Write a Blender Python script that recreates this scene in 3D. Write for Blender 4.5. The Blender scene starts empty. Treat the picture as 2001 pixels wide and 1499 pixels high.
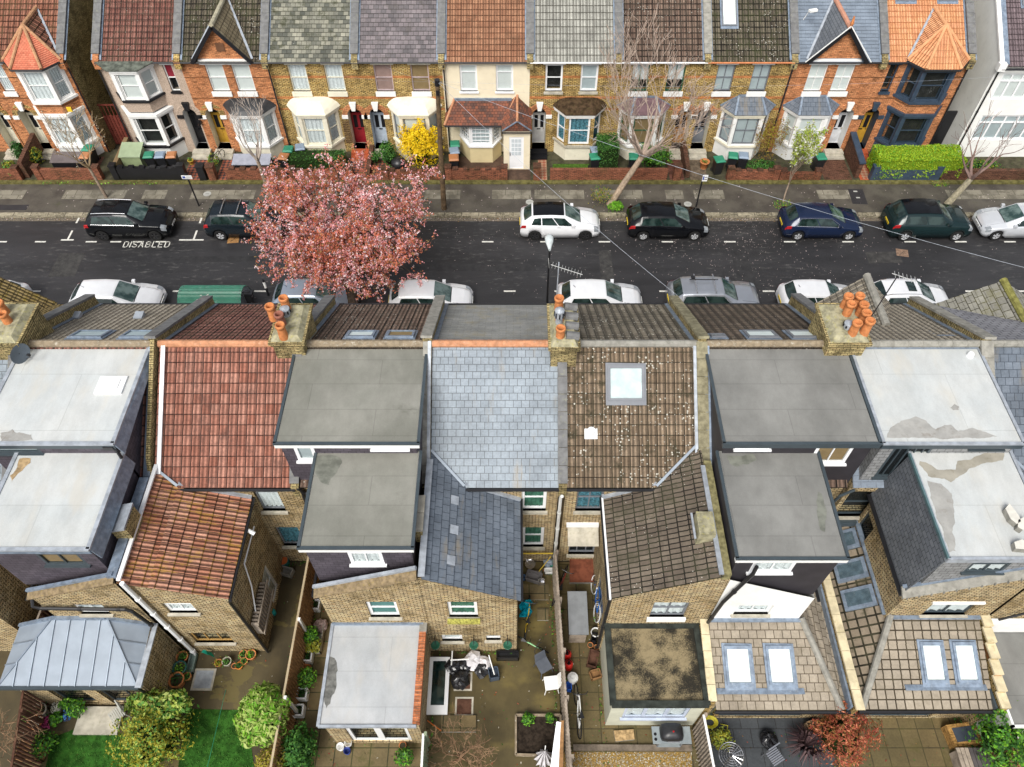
import bpy, math, random
from mathutils import Vector, Matrix, noise
R = math.radians
rnd = random.Random(11)
scene = bpy.context.scene
COL = scene.collection

# ---------------------------------------------------------------- camera, sky, sun, exposure
FPX, CXP, CYP, CH, PITCH = 1499.0, 1003.0, 749.5, 28.0, R(52.5)
cam_d = bpy.data.cameras.new("camera")
cam = bpy.data.objects.new("camera", cam_d); COL.objects.link(cam)
cam.location = (0, 0, CH); cam.rotation_euler = (R(90) - PITCH, 0, 0)
cam_d.sensor_fit = 'HORIZONTAL'; cam_d.sensor_width = 36.0
cam_d.lens = 36.0 * FPX / 2001.0
cam_d.shift_x = -(CXP - 1000.5) / 2001.0
cam_d.clip_end = 500
scene.camera = cam
SUN_EL, SUN_AZ = 50.0, 200.0            # azimuth clockwise from +y
w = bpy.data.worlds.new("World"); scene.world = w; w.use_nodes = True
nt = w.node_tree; nt.nodes.clear()
sky = nt.nodes.new('ShaderNodeTexSky'); sky.sky_type = 'NISHITA'; sky.sun_disc = False
sky.sun_elevation = R(SUN_EL); sky.sun_rotation = R(SUN_AZ); sky.dust_density = 3.0; sky.air_density = 1.0
hs = nt.nodes.new('ShaderNodeHueSaturation'); hs.inputs['Saturation'].default_value = 0.30
bg = nt.nodes.new('ShaderNodeBackground'); bg.inputs['Strength'].default_value = 0.082
wo = nt.nodes.new('ShaderNodeOutputWorld')
nt.links.new(sky.outputs[0], hs.inputs['Color']); nt.links.new(hs.outputs[0], bg.inputs[0]); nt.links.new(bg.outputs[0], wo.inputs[0])
sd = bpy.data.lights.new("sun", 'SUN'); sd.energy = 1.5; sd.angle = R(28); sd.color = (1, .965, .9)
so = bpy.data.objects.new("sun", sd); COL.objects.link(so)
d = Vector((math.sin(R(SUN_AZ)) * math.cos(R(SUN_EL)), math.cos(R(SUN_AZ)) * math.cos(R(SUN_EL)), math.sin(R(SUN_EL))))
so.rotation_euler = (-d).to_track_quat('-Z', 'Y').to_euler(); so.location = (0, 0, 60)
scene.view_settings.view_transform = 'Standard'; scene.view_settings.look = 'None'
scene.view_settings.gamma = 1; scene.view_settings.exposure = 1.14
scene.cycles.max_bounces = 5; scene.cycles.transparent_max_bounces = 8
scene.cycles.use_denoising = True

# survey helpers: a photograph pixel meets a plane of known place
def _ray(px, py):
    u = (px - CXP) / FPX; v = (py - CYP) / FPX
    return (u, math.cos(PITCH) - v * math.sin(PITCH), -math.sin(PITCH) - v * math.cos(PITCH))
def PZ(px, py, z=0.0):
    r = _ray(px, py); t = (z - CH) / r[2]; return Vector((r[0] * t, r[1] * t, z))
def PY(px, py, y):
    r = _ray(px, py); t = y / r[1]; return Vector((r[0] * t, y, CH + r[2] * t))

# ---------------------------------------------------------------- materials
def srgb(h):
    c = [int(h[i:i + 2], 16) / 255 for i in (0, 2, 4)]
    return tuple(x / 12.92 if x <= .04045 else ((x + .055) / 1.055) ** 2.4 for x in c) + (1,)
def C(c):
    if isinstance(c, str): return srgb(c)
    return tuple(c) + (1,) if len(c) == 3 else tuple(c)
class NT:
    def __init__(s, name):
        s.m = bpy.data.materials.new(name); s.m.use_nodes = True
        s.t = s.m.node_tree; s.t.nodes.clear()
        s.out = s.n('ShaderNodeOutputMaterial'); s.b = s.n('ShaderNodeBsdfPrincipled')
        s.l(s.b.outputs[0], s.out.inputs[0])
    def n(s, k): return s.t.nodes.new(k)
    def l(s, a, b): s.t.links.new(a, b)
    def uv(s):
        if not hasattr(s, '_uv'): s._uv = s.n('ShaderNodeUVMap').outputs[0]
        return s._uv
    def geo(s):
        if not hasattr(s, '_g'): s._g = s.n('ShaderNodeNewGeometry').outputs['Position']
        return s._g
    def vec(s, scale, src=None):
        m = s.n('ShaderNodeMapping'); s.l(src or s.geo(), m.inputs[0]); m.inputs['Scale'].default_value = scale; return m.outputs[0]
    def noise(s, scale, detail=3, rough=.6, vec=None):
        k = s.n('ShaderNodeTexNoise'); k.inputs['Scale'].default_value = scale; k.inputs['Detail'].default_value = detail
        k.inputs['Roughness'].default_value = rough; s.l(vec or s.geo(), k.inputs['Vector']); return k.outputs[0]
    def ramp(s, f, a, b, smooth=True):
        k = s.n('ShaderNodeMapRange'); k.inputs[1].default_value = a; k.inputs[2].default_value = b
        if smooth: k.interpolation_type = 'SMOOTHSTEP'
        s.l(f, k.inputs[0]); return k.outputs[0]
    def mix(s, f, a, b, mode='MIX'):
        k = s.n('ShaderNodeMix'); k.data_type = 'RGBA'; k.blend_type = mode
        for v, i in ((f, 0), (a, 6), (b, 7)):
            if hasattr(v, 'links'): s.l(v, k.inputs[i])
            else: k.inputs[i].default_value = v if i == 0 else C(v)
        return k.outputs[2]
    def math(s, op, a, b=0.0, c=0.0):
        k = s.n('ShaderNodeMath'); k.operation = op
        for i, v in enumerate((a, b, c)):
            if hasattr(v, 'links'): s.l(v, k.inputs[i])
            else: k.inputs[i].default_value = v
        return k.outputs[0]
    def bump(s, h, strength=.5, dist=.02):
        k = s.n('ShaderNodeBump'); k.inputs['Strength'].default_value = strength; k.inputs['Distance'].default_value = dist
        s.l(h, k.inputs['Height']); s.l(k.outputs[0], s.b.inputs['Normal'])
    def fin(s, col, rough=.8, spec=.3, metal=0.0):
        if hasattr(col, 'links'): s.l(col, s.b.inputs['Base Color'])
        else: s.b.inputs['Base Color'].default_value = C(col)
        if hasattr(rough, 'links'): s.l(rough, s.b.inputs['Roughness'])
        else: s.b.inputs['Roughness'].default_value = rough
        s.b.inputs['Specular IOR Level'].default_value = spec; s.b.inputs['Metallic'].default_value = metal
        return s.m
MATS = {}
def plain(name, col, rough=.6, spec=.4, metal=0.0, var=.12, sc=3.0, coat=0.0, dirt=None):
    if name in MATS: return MATS[name]
    t = NT(name); c = C(col)
    if var:
        f = t.noise(sc, 4)
        lo = tuple(x * (1 - var) for x in c[:3]); hi = tuple(min(1, x * (1 + var)) for x in c[:3])
        k = t.mix(t.ramp(f, .3, .7), lo, hi)
        if dirt: k = t.mix(t.math('MULTIPLY', t.ramp(t.noise(sc * 1.7, 5, .7), .52, .75), dirt[1]), k, dirt[0])
    else: k = c
    m = t.fin(k, rough, spec, metal)
    if coat: t.b.inputs['Coat Weight'].default_value = coat; t.b.inputs['Coat Roughness'].default_value = .05
    MATS[name] = m; return m
def brick(name, c1, c2, mortar, stain=None, bw=.225, bh=.075, ms=.011, band=None, amt=.5, rough=.9):
    if name in MATS: return MATS[name]
    t = NT(name); uv = t.uv()
    k = t.n('ShaderNodeTexBrick'); t.l(uv, k.inputs['Vector'])
    k.inputs['Scale'].default_value = 1; k.inputs['Brick Width'].default_value = bw; k.inputs['Row Height'].default_value = bh
    k.inputs['Mortar Size'].default_value = ms; k.inputs['Bias'].default_value = 0; k.inputs['Mortar Smooth'].default_value = .3
    n1 = t.noise(9, 3, .6)
    a = t.mix(t.ramp(n1, .35, .65), c1, c2); b = t.mix(t.ramp(n1, .35, .65), c2, tuple(x * .28 for x in C(c2)[:3]))
    t.l(a, k.inputs['Color1']); t.l(b, k.inputs['Color2']); k.inputs['Mortar'].default_value = C(mortar)
    col = k.outputs[0]
    if band:                                       # courses of another brick at given heights
        sep = t.n('ShaderNodeSeparateXYZ'); t.l(t.geo(), sep.inputs[0])
        for (z0, z1, bc) in band:
            g = t.math('MULTIPLY', t.math('GREATER_THAN', sep.outputs[2], z0), t.math('LESS_THAN', sep.outputs[2], z1))
            col = t.mix(t.math('MULTIPLY', g, .75), col, bc)
    if stain:
        s_ = t.ramp(t.math('ADD', t.noise(.9, 5, .7), t.math('MULTIPLY', t.noise(7, 2, .5), .25)), .60, .80)
        col = t.mix(t.math('MULTIPLY', s_, amt), col, stain)
    col = t.mix(.55, col, t.mix(t.ramp(t.noise(2.3, 4), .3, .7), (.42, .42, .42), (.62, .62, .62)), 'OVERLAY')
    col = t.mix(.8, col, t.mix(t.ramp(t.noise(1, 2, .5, t.vec((2.2, 21, 1), uv)), .35, .65), (.30, .30, .30), (.70, .70, .70)), 'OVERLAY')
    t.bump(k.outputs['Fac'], -.5, .01)
    MATS[name] = t.fin(col, rough, .2); return MATS[name]
def tile(name, c1, c2, joint_shade, tw=.3, th=.33, off=.0, ribs=0, lichen=0.0, moss=None, mossamt=.5, jw=.017, rough=.85, streak=None, spec=.3):
    if name in MATS: return MATS[name]
    t = NT(name); uv = t.uv()
    k = t.n('ShaderNodeTexBrick'); t.l(uv, k.inputs['Vector'])
    k.offset = off; k.inputs['Scale'].default_value = 1; k.inputs['Brick Width'].default_value = tw; k.inputs['Row Height'].default_value = th
    k.inputs['Mortar Size'].default_value = jw; k.inputs['Mortar Smooth'].default_value = .2; k.inputs['Bias'].default_value = 0
    k.inputs['Color1'].default_value = C(c1); k.inputs['Color2'].default_value = C(c2); k.inputs['Mortar'].default_value = C(joint_shade)  # dark joint lines also carry relief shade painted into the colour
    col = k.outputs[0]
    col = t.mix(.6, col, t.mix(t.ramp(t.noise(1.1, 5, .65), .3, .7), (.36, .36, .36), (.64, .64, .64)), 'OVERLAY')
    col = t.mix(.5 if ribs else .3, col, t.mix(t.ramp(t.noise(14, 3, .6), .3, .7), (.35, .35, .35), (.65, .65, .65)), 'OVERLAY')
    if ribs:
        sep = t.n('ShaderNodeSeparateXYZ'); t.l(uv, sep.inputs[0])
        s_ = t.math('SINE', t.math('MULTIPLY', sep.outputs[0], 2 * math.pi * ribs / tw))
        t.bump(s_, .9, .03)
        col = t.mix(t.math('MULTIPLY', t.ramp(s_, -.1, -1), .62), col, joint_shade)  # rib troughs darkened: shade of the relief painted into the colour
    else: t.bump(k.outputs['Fac'], -.4, .012)
    if moss:
        v = t.math('ADD', t.noise(1.3, 6, .72), t.math('MULTIPLY', k.outputs['Fac'], .10))
        col = t.mix(t.math('MULTIPLY', t.ramp(v, .52, .66), mossamt), col, moss)
    if streak:
        v = t.noise(1.0, 5, .7, t.vec((2.2, .35, .35))); col = t.mix(t.math('MULTIPLY', t.ramp(v, .55, .75), .5), col, streak)
    if lichen:
        vo = t.n('ShaderNodeTexVoronoi'); vo.inputs['Scale'].default_value = 8.5; t.l(t.geo(), vo.inputs['Vector'])
        sz = t.math('MULTIPLY', t.ramp(t.noise(1.2, 3), .3, .7), .26 * lichen)
        f = t.math('LESS_THAN', vo.outputs['Distance'], sz)
        col = t.mix(t.math('MULTIPLY', f, .75), col, (.62, .6, .52))
    MATS[name] = t.fin(col, rough, spec); return MATS[name]
def flatroof(name, base, base2, stain, thr=.6, soft=.02, rough=.55, sw=1.0, sl=None, seam=.75, bias=None):
    t = NT(name); uv = t.uv()
    f = t.noise(.45, 5, .6); col = t.mix(t.ramp(f, .3, .7), base, base2)
    if sl:
        k = t.n('ShaderNodeTexBrick'); t.l(uv, k.inputs['Vector']); k.inputs['Scale'].default_value = 1
        k.inputs['Brick Width'].default_value = sw; k.inputs['Row Height'].default_value = sl; k.inputs['Mortar Size'].default_value = .012
        k.inputs['Color1'].default_value = C((.47, .47, .47)); k.inputs['Color2'].default_value = C((.53, .53, .54)); k.inputs['Mortar'].default_value = C((.25, .25, .25))
        col = t.mix(seam, col, k.outputs[0], 'OVERLAY')
    col = t.mix(.5, col, t.mix(t.noise(40, 2), (.35, .35, .35), (.65, .65, .65)), 'OVERLAY')
    col = t.mix(.35, col, t.mix(t.ramp(t.noise(1.3, 6, .75, t.vec((1, .45, 1))), .3, .7), (.36, .35, .33), (.62, .62, .60)), 'OVERLAY')
    n2 = t.noise(.55, 6, .55, t.vec((1, 1.4, 1)))
    if not sl or sl > 2 or sl == 1.1: col = t.mix(t.math('MULTIPLY', t.ramp(t.noise(.7, 4, .6, t.vec((1.8, .6, 1))), .5, .72), .45), col, tuple(x * y for x, y in zip(C(base2)[:3], (1.02, .93, .80))))
    if stain: col = t.mix(t.math('MULTIPLY', t.ramp(n2, thr, thr + soft), .8), col, stain)
    MATS[name] = t.fin(col, rough, .4); return MATS[name]
def leafmat(name, c1, c2, rough=.6):
    t = NT(name); oi = t.n('ShaderNodeNewGeometry')
    k = t.mix(t.ramp(oi.outputs['Random Per Island'], .1, .9, False), c1, c2)
    t.fin(k, rough, .3); MATS[name] = t.m
    tr = t.n('ShaderNodeBsdfTranslucent'); t.l(k, tr.inputs[0]); mx = t.n('ShaderNodeMixShader'); mx.inputs[0].default_value = .3
    t.l(t.b.outputs[0], mx.inputs[1]); t.l(tr.outputs[0], mx.inputs[2]); t.l(mx.outputs[0], t.out.inputs[0])
    return t.m
def glassmat(name, tint, amount=.3, rough=.03, bl=.12):
    t = NT(name); t.t.nodes.remove(t.b)
    g = t.n('ShaderNodeBsdfPrincipled'); g.inputs['Base Color'].default_value = C(tint); g.inputs['Roughness'].default_value = rough; g.inputs['Specular IOR Level'].default_value = .9
    tr = t.n('ShaderNodeBsdfTransparent'); tr.inputs[0].default_value = (.93, .97, .96, 1)
    lw = t.n('ShaderNodeLayerWeight'); lw.inputs[0].default_value = bl
    f = t.ramp(lw.outputs['Fresnel'], 0, 1, False); f = t.math('MULTIPLY_ADD', f, 1 - amount, amount)
    mx = t.n('ShaderNodeMixShader'); t.l(f, mx.inputs[0]); t.l(tr.outputs[0], mx.inputs[1]); t.l(g.outputs[0], mx.inputs[2]); t.l(mx.outputs[0], t.out.inputs[0])
    MATS[name] = t.m; return t.m

OCH = (.42, .33, .20)
M_yb = brick('yellow stock brick', 'ae8e4e', 'd8ba7c', '33280f', '44351a', amt=.6, ms=.015, band=[(4.87, 5.02, (.42, .14, .05)), (3.62, 3.78, (.42, .14, .05)), (5.84, 6.0, (.30, .10, .04)), (2.92, 3.05, (.40, .14, .05))])
M_yr = brick('rear yellow brick', 'b69a6a', 'dac69e', '352b1e', '54421f', amt=.55, ms=.016)
M_yd = brick('weathered yellow brick', '94805a', 'b8a878', '2b2418', '2c2616', amt=.6)
M_ob = brick('orange brick', 'bc7a50', 'ce8e62', '76523a', '7a4424', amt=.3, band=[(4.87, 4.95, (.10, .045, .02)), (3.62, 3.70, (.10, .045, .02))])
M_rb = brick('garden wall red brick', '7c4a34', '99604a', '463428', '36301c', amt=.5)
M_rb2 = brick('dark garden brick', '5c4034', '704c3c', '33281f', '2c2a18', amt=.5)
M_dark = plain('dark interior', (.012, .012, .014), .9, .1, var=0)
M_room = plain('dim room', (.03, .028, .025), .9, .1, var=.3)
M_white = plain('white paint', (.78, .78, .76), .45, .4, var=.04, dirt=((.45, .43, .38), .15))
M_upvc = plain('white plastic frame', (.80, .81, .82), .3, .5, var=.02)
M_cream = plain('cream paint', (.72, .68, .55), .5, .3, var=.05, dirt=((.4, .36, .25), .3))
M_creamr = plain('cream render', (.74, .66, .49), .8, .2, var=.05, sc=1.2, dirt=((.5, .42, .28), .25))
M_creamy = plain('yellow cream render', (.62, .52, .30), .8, .2, var=.06, sc=1.2)
M_whiter = plain('white render', (.76, .76, .73), .8, .2, var=.05, sc=1.0, dirt=((.5, .49, .45), .3))
M_peb = plain('pebbledash', (.42, .33, .26), .95, .1, var=.22, sc=16, dirt=((.30, .25, .2), .4))
M_navy = plain('slate blue paint', (.035, .055, .085), .4, .5, var=.15)
M_black = plain('black paint', (.012, .012, .014), .35, .5, var=.1)
M_blackp = plain('black plastic', (.015, .015, .017), .4, .5, var=.1)
M_grey = plain('grey paint', (.16, .17, .19), .45, .4, var=.08)
M_anth = plain('anthracite frame', (.045, .06, .07), .4, .5, var=.1)
M_lead = plain('lead sheet', (.20, .25, .32), .5, .5, metal=.3, var=.25, sc=5, dirt=((.42, .44, .46), .5))
M_leadl = plain('pale lead', (.34, .37, .41), .5, .5, metal=.2, var=.2, sc=4)
M_zinc = plain('zinc sheet', (.24, .28, .33), .5, .4, metal=.1, var=.08, sc=1.5)
M_stone = plain('concrete coping', (.26, .25, .22), .9, .2, var=.2, sc=4, dirt=((.12, .12, .09), .6))
M_stonel = plain('pale concrete', (.42, .39, .32), .9, .2, var=.2, sc=3, dirt=((.2, .2, .12), .5))
M_cop = plain('ridge coping dark', (.15, .15, .15), .85, .2, var=.2, sc=4, dirt=((.30, .3, .2), .4))
M_mortar = plain('lichened cement', (.29, .27, .18), .95, .1, var=.35, sc=5, dirt=((.42, .38, .05), .6))
M_terra = plain('terracotta', (.50, .19, .07), .8, .2, var=.2, sc=8, dirt=((.3, .14, .08), .4))
M_ridge = plain('terracotta ridge', (.46, .22, .12), .85, .2, var=.2, sc=6, dirt=((.6, .55, .45), .3))
M_ridgeb = plain('brown ridge', (.24, .19, .13), .9, .2, var=.2, sc=6, dirt=((.6, .58, .5), .6))
M_ridgeo = plain('orange ridge', (.58, .30, .15), .8, .2, var=.1, sc=3)
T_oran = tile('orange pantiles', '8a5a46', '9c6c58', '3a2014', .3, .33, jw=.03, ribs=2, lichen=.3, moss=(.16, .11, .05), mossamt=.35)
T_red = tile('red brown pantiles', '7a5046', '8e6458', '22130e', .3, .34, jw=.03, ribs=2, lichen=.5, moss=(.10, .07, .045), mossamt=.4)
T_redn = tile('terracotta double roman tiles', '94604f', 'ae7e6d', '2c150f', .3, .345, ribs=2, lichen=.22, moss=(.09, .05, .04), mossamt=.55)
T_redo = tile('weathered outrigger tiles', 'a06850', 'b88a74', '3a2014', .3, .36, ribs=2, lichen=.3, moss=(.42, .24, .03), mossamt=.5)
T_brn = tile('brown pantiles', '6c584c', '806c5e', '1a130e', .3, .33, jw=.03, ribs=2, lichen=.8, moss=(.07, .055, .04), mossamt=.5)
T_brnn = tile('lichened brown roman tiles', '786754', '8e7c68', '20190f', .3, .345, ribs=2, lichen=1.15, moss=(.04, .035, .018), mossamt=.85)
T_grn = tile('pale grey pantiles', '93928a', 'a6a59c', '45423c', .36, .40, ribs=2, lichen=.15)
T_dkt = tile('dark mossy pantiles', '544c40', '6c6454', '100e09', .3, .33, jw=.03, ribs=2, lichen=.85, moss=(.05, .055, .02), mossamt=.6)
T_sl1 = tile('mossy mixed slates', '8c8a7c', '4c4e48', '15160e', .26, .24, .5, lichen=.45, moss=(.05, .052, .028), mossamt=.88, jw=.010)
T_sl2 = tile('purple grey slates', '7c7476', '5c585a', '2c2927', .27, .25, .5, lichen=.35, moss=(.08, .07, .06), mossamt=.5, jw=.010)
T_slb = tile('blue grey slates', '858e96', '7b848c', '4c5256', .27, .24, .5, jw=.010, streak=(.30, .25, .18), rough=.5)
T_slo = tile('dark blue slates', '68707a', '5a626c', '2f353e', .27, .26, .5, jw=.010, streak=(.28, .22, .13), rough=.5)
T_slf = tile('smooth grey slates', '78828e', '707a86', '5a626c', .5, .2, .5, jw=.008, rough=.5)
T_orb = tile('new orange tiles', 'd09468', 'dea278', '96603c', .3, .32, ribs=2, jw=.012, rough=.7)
T_plain = tile('salmon plain tiles', 'b5664e', 'c47a60', '7a3a28', .17, .10, .5, jw=.006)
T_bay5 = tile('mixed porch tiles', '84503c', '54403a', '26150f', .18, .16, .5, jw=.008, lichen=.2)
T_con = tile('flat concrete tiles', '8c8273', '998f80', '4a4034', .28, .27, .5, jw=.014, moss=(.12, .10, .06), mossamt=.35)
T_con2 = tile('rounded concrete tiles', '968c7d', '8d8374', '362e22', .29, .30, .0, jw=.024, moss=(.12, .10, .06), mossamt=.3)
T_cmoss = tile('mossy side tiles', '8f8270', '7c7060', '1f1b12', .30, .32, .0, jw=.035, moss=(.06, .055, .03), mossamt=.7)
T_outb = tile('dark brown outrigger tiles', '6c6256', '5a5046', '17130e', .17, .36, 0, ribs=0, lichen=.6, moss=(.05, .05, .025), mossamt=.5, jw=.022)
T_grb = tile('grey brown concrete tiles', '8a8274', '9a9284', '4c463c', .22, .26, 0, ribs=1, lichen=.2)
T_hang = tile('purple slate hanging', '544e56', '474249', '2a272c', .25, .16, .5, jw=.007, rough=.6)
T_hangg = tile('grey slate hanging', '8d8e8e', '7c7d7e', '4a4a4a', .25, .17, .5, jw=.010, rough=.6)
T_hangd = tile('dark grey slate cladding', '6c7075', '5e6268', '34363a', .25, .16, .5, jw=.010, rough=.5)
M_clad = plain('near black cladding', (.03, .027, .032), .6, .4, var=.15, sc=2)
G_win = glassmat('window glass', (.02, .03, .035), .12)
G_car = glassmat('car glass', (.015, .03, .028), .45)
M_net = plain('net curtain', (.84, .86, .88), .9, .1, var=.1, sc=9)
M_blind = plain('white blind', (.85, .86, .85), .8, .1, var=.03)
M_pinkb = plain('pink blind', (.42, .27, .24), .8, .1, var=.08)
M_tanb = plain('tan blind', (.36, .24, .12), .8, .1, var=.08)
M_greyb = plain('grey blind', (.52, .57, .60), .8, .1, var=.05)
M_green = plain('green fabric', (.08, .22, .15), .9, .1, var=.3, sc=5)
M_bluec = plain('blue curtains', (.10, .25, .32), .9, .1, var=.5, sc=10)

# ---------------------------------------------------------------- mesh helpers
ORI = {}
class MB:
    def __init__(s, mat=None): s.v = []; s.f = []; s.fm = []; s.uvs = []; s.mats = []; s.mat = mat
    def face(s, pts, mat=None, uv=None):
        m = mat or s.mat
        if m not in s.mats: s.mats.append(m)
        i = len(s.v); s.v += [Vector(p) for p in pts]; s.f.append(tuple(range(i, i + len(pts)))); s.fm.append(s.mats.index(m)); s.uvs.append(uv)
        return s
    def grid(s, rows, mat=None, close=False):           # rows of points, shared vertices (smooth)
        m = mat or s.mat
        if m not in s.mats: s.mats.append(m)
        i = len(s.v); n = len(rows[0])
        for r in rows: s.v += [Vector(p) for p in r]
        for a in range(len(rows) - 1):
            for b in range(n if close else n - 1):
                c = (b + 1) % n
                s.f.append((i + a * n + b, i + a * n + c, i + (a + 1) * n + c, i + (a + 1) * n + b)); s.fm.append(s.mats.index(m)); s.uvs.append(None)
        return s
    def box(s, x0, x1, y0, y1, z0, z1, mat=None, rz=0, M=None):
        P = [Vector((x, y, z)) for z in (z0, z1) for x, y in ((x0, y0), (x1, y0), (x1, y1), (x0, y1))]
        if rz:
            c = Vector(((x0 + x1) / 2, (y0 + y1) / 2, 0)); q = Matrix.Rotation(rz, 3, 'Z'); P = [q @ (p - c) + c for p in P]
        if M: P = [M @ p for p in P]
        for f in ((3, 2, 1, 0), (4, 5, 6, 7), (0, 1, 5, 4), (1, 2, 6, 5), (2, 3, 7, 6), (3, 0, 4, 7)): s.face([P[i] for i in f], mat)
        return s
    def cyl(s, c, r, h, mat=None, n=12, r2=None, cap=True):
        c = Vector(c); r2 = r if r2 is None else r2
        a = [c + Vector((r * math.cos(2 * math.pi * i / n), r * math.sin(2 * math.pi * i / n), 0)) for i in range(n)]
        b = [c + Vector((r2 * math.cos(2 * math.pi * i / n), r2 * math.sin(2 * math.pi * i / n), h)) for i in range(n)]
        s.grid([a, b], mat, True)
        if cap: s.face(b, mat); s.face(a[::-1], mat)
        return s
    def lathe(s, c, prof, mat=None, n=14):
        c = Vector(c); s.grid([[c + Vector((r * math.cos(2 * math.pi * i / n), r * math.sin(2 * math.pi * i / n), z)) for i in range(n)] for r, z in prof], mat, True); return s
    def prism(s, pts, z0, z1, mat=None, side=None, bottom=True):
        a = [Vector((p[0], p[1], z0)) for p in pts]; b = [Vector((p[0], p[1], z1)) for p in pts]; n = len(pts)
        s.face(b, mat)
        if bottom: s.face(a[::-1], mat)
        for i in range(n): s.face([a[i], a[(i + 1) % n], b[(i + 1) % n], b[i]], side or mat)
        return s
    def slab(s, pts, n, t, mat=None):                    # planar polygon given thickness t against n
        n = Vector(n).normalized() * t; a = [Vector(p) for p in pts]; b = [p - n for p in a]; k = len(a)
        s.face(a, mat); s.face(b[::-1], mat)
        for i in range(k): s.face([a[(i + 1) % k], a[i], b[i], b[(i + 1) % k]], mat)
        return s
    def beam(s, p0, p1, w_, h_, mat=None, up=(0, 0, 1)):
        p0 = Vector(p0); p1 = Vector(p1); d_ = (p1 - p0).normalized(); sd_ = d_.cross(Vector(up))
        if sd_.length < 1e-4: sd_ = Vector((1, 0, 0))
        sd_.normalize(); u_ = sd_.cross(d_).normalized(); sd_ *= w_ / 2; u_ *= h_ / 2
        A = [p0 - sd_ - u_, p0 + sd_ - u_, p0 + sd_ + u_, p0 - sd_ + u_]; B = [p + (p1 - p0) for p in A]
        s.face(A, mat); s.face(B[::-1], mat)
        for i in range(4): s.face([A[i], B[i], B[(i + 1) % 4], A[(i + 1) % 4]], mat)
        return s
    def tube(s, pts, r, mat=None, n=7, cap=True):
        pts = [Vector(p) for p in pts]; rs = r if isinstance(r, (list, tuple)) else [r] * len(pts); rows = []; x = None
        for i, p in enumerate(pts):
            d_ = (pts[min(i + 1, len(pts) - 1)] - pts[max(i - 1, 0)]).normalized()
            if x is None: x = d_.cross(Vector((0, 0, 1)) if abs(d_.z) < .9 else Vector((1, 0, 0))).normalized()
            x = (x - d_ * x.dot(d_)); x = x.normalized() if x.length > 1e-5 else d_.orthogonal().normalized()
            y = d_.cross(x); rows.append([p + (x * math.cos(2 * math.pi * k / n) + y * math.sin(2 * math.pi * k / n)) * rs[i] for k in range(n)])
        s.grid(rows, mat, True)
        if cap and rs[0] > .01: s.face(rows[0][::-1], mat)
        if cap and rs[-1] > .01: s.face(rows[-1], mat)
        return s
    def build(s, name, parent=None, smooth=False, local=False, flip=False):
        if not s.f: return None
        o0 = Vector((0, 0, 0))
        if not local:
            if parent is not None: o0 = ORI[parent.name]
            else:
                o0 = Vector(((min(p.x for p in s.v) + max(p.x for p in s.v)) / 2, (min(p.y for p in s.v) + max(p.y for p in s.v)) / 2, min(p.z for p in s.v)))
        me = bpy.data.meshes.new(name); me.from_pydata([p - o0 for p in s.v], [], s.f)
        uvl = me.uv_layers.new(name='UVMap').data
        for pi, pl in enumerate(me.polygons):
            pl.material_index = s.fm[pi]; pl.use_smooth = smooth
            uv = s.uvs[pi]
            if uv is None:
                n_ = pl.normal
                if abs(n_.z) > .985: t_, b_ = Vector((1, 0, 0)), Vector((0, 1, 0))
                else:
                    t_ = Vector((0, 0, 1)).cross(n_).normalized(); b_ = n_.cross(t_)
                    if abs(t_.x) > abs(t_.y):
                        if t_.x < 0: t_ = -t_
                    elif t_.y < 0: t_ = -t_
                uv = [(s.v[i].dot(t_), s.v[i].dot(b_)) for i in s.f[pi]]
            for k, li in enumerate(pl.loop_indices): uvl[li].uv = uv[k]
        for m in s.mats: me.materials.append(m)
        o = bpy.data.objects.new(name, me); COL.objects.link(o)
        if parent is not None: o.parent = parent; ORI[o.name] = ORI[parent.name]
        else: o.location = o0; ORI[o.name] = o0
        return o
def tag(o, label, cat=None, group=None, kind=None):
    if label: o['label'] = label
    if cat: o['category'] = cat
    if group: o['group'] = group
    if kind: o['kind'] = kind
    return o
def struct(o): o['kind'] = 'structure'; return o
def thing(name, label, cat, loc=(0, 0, 0), group=None, local=False, rz=0):
    o = bpy.data.objects.new(name, None); COL.objects.link(o); o.location = loc; o.rotation_euler = (0, 0, rz); o.empty_display_size = .3
    ORI[o.name] = Vector((0, 0, 0)) if local else Vector(loc); tag(o, label, cat, group); return o
KIDS = {}
def dup(o, loc=None, rz=None, label=None, parent=None, scale=None):
    c = o.copy(); COL.objects.link(c)
    if parent is not None: c.parent = parent
    if loc is not None: c.location = loc
    if rz is not None: c.rotation_euler = (0, 0, rz)
    if scale: c.scale = scale
    if label: c['label'] = label
    ORI[c.name] = Vector((0, 0, 0))
    for ch in list(o.children): dup(ch, parent=c)
    return c
V = Vector
X = V((1, 0, 0)); Y = V((0, 1, 0)); Z = V((0, 0, 1))

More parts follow.
